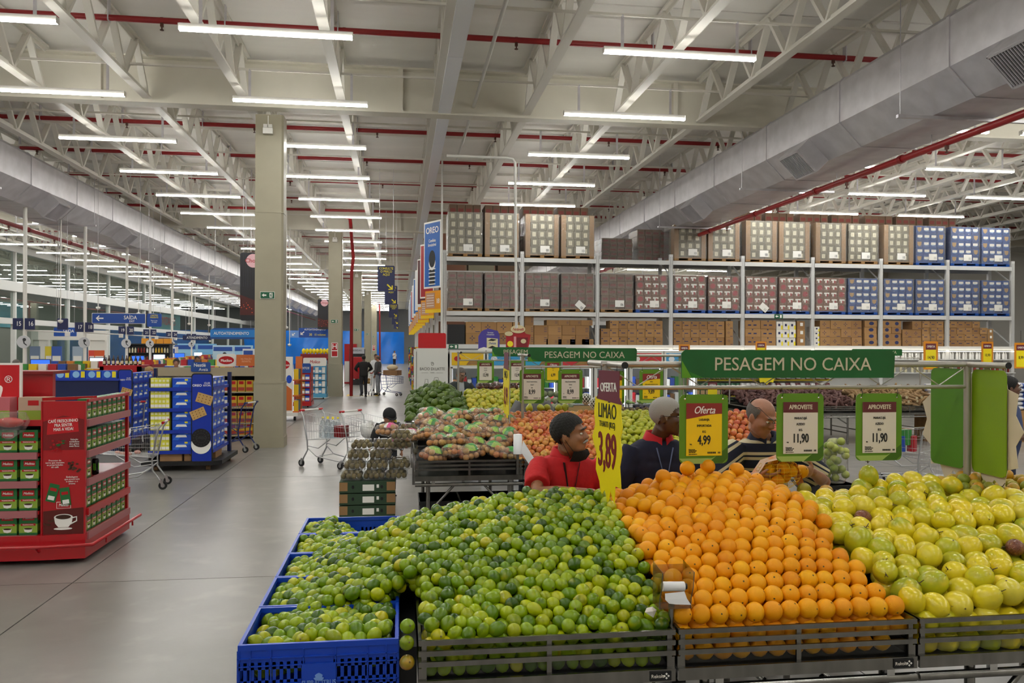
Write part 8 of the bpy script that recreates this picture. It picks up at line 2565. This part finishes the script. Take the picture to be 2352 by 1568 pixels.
O('body', MB().box(0, .3, 0, 1.9, .4, 2.2).box(0, 0, 0, .05, .4, 2.2).box(1.85, 0, 0, 1.9, .4, 2.2).box(-.2, 0, 2.2, 2.1, .5, 2.25).mesh('b', m_dark), dr_)
for k in range(5):
    O('shelf', MB().box(0, 0, .2 + .4 * k, 1.9, .35, .23 + .4 * k).mesh('s', m_dark), dr_)
    for c in range(14):
        T('bottle', 'coloured bottle in the dark drinks rack, %s level, %s across' % (ordw(k), ordw(c)), 'bottle', (x - .42 + c * .13, y + .1, .23 + .4 * k), group='bottles in the drinks rack', me=bot[(k + c // 3) % 4])
for c in range(4):
    T('box', 'orange box on top of the drinks rack, %s from the left' % ordw(c), 'box', (x + .1 + c * .33, y + .1, 2.25), me=MB().box(0, 0, 0, .3, .25, .24).mesh('ob', m_oran))
# white kiosks and blue curtains beyond the checkouts
for i, (u, D, wd, hh, c) in enumerate(((388, 44, .7, 2.1, 'e6e6ea'), (420, 52, 1.6, 2.3, '8fc4e4'), (462, 55, 1.8, 2.3, '7ab6dc'), (512, 50, 1.2, 2.2, 'b9d8ea'), (548, 52, 1.6, 2.2, '9ccae6'), (570, 46, .6, 2.0, 'dfe2e8'))):
    x, y = UD(u, D)
    T('service_kiosk', 'pale service kiosk panel beyond the checkouts, %s from the left' % ordw(i), 'kiosk', (x - wd / 2, y, 0), me=MB().box(0, 0, 0, wd, .5, hh).box(.05, -.02, hh - .35, wd - .05, 0, hh - .1, 1).mesh('k', mat('kiosk_' + c, c, .45), m_bs))
# snack gondolas between checkouts and islands
for i, (u, D, wd) in enumerate(((60, 19.5, 2.4), (470, 27, 2.6), (560, 29, 1.6), (180, 23.5, 1.8))):
    x, y = UD(u, D)
    g_ = T('snack_gondola', 'low gondola of mixed snacks before the checkouts, %s' % ordw(i), 'shelf', (x - wd / 2, y, 0))
    O('body', MB().box(0, .2, 0, wd, .5, 1.5).mesh('b', m_rdd if i % 2 == 0 else m_white), g_)
    for k in range(4):
        O('shelf', MB().box(0, 0, .15 + .36 * k, wd, .2, .18 + .36 * k).mesh('s', m_dark), g_)
        for c in range(int(wd / .16)):
            T('snack_box', 'snack box on the %s low gondola, %s level, %s across' % (ordw(i), ordw(k), ordw(c)), 'snack box', (x - wd / 2 + .02 + c * .16, y + .02, .18 + .36 * k), group='snack boxes on the %s low gondola' % ordw(i), me=MB().box(0, 0, 0, .13, .15, .22).box(.02, -.003, .05, .11, 0, .12, 1).mesh('sb', pr[(c // 2 + k * 3 + i) % 7], m_txtw))
    for c in range(int(wd / .22)):
        T('snack_box', 'colourful box on top of the %s low gondola, %s across' % (ordw(i), ordw(c)), 'snack box', (x - wd / 2 + .05 + c * .22, y + .25, 1.5), group='boxes topping the %s low gondola' % ordw(i), me=MB().box(0, 0, 0, .18, .18, .2).mesh('sb', pr[(c * 3 + i) % 7]))
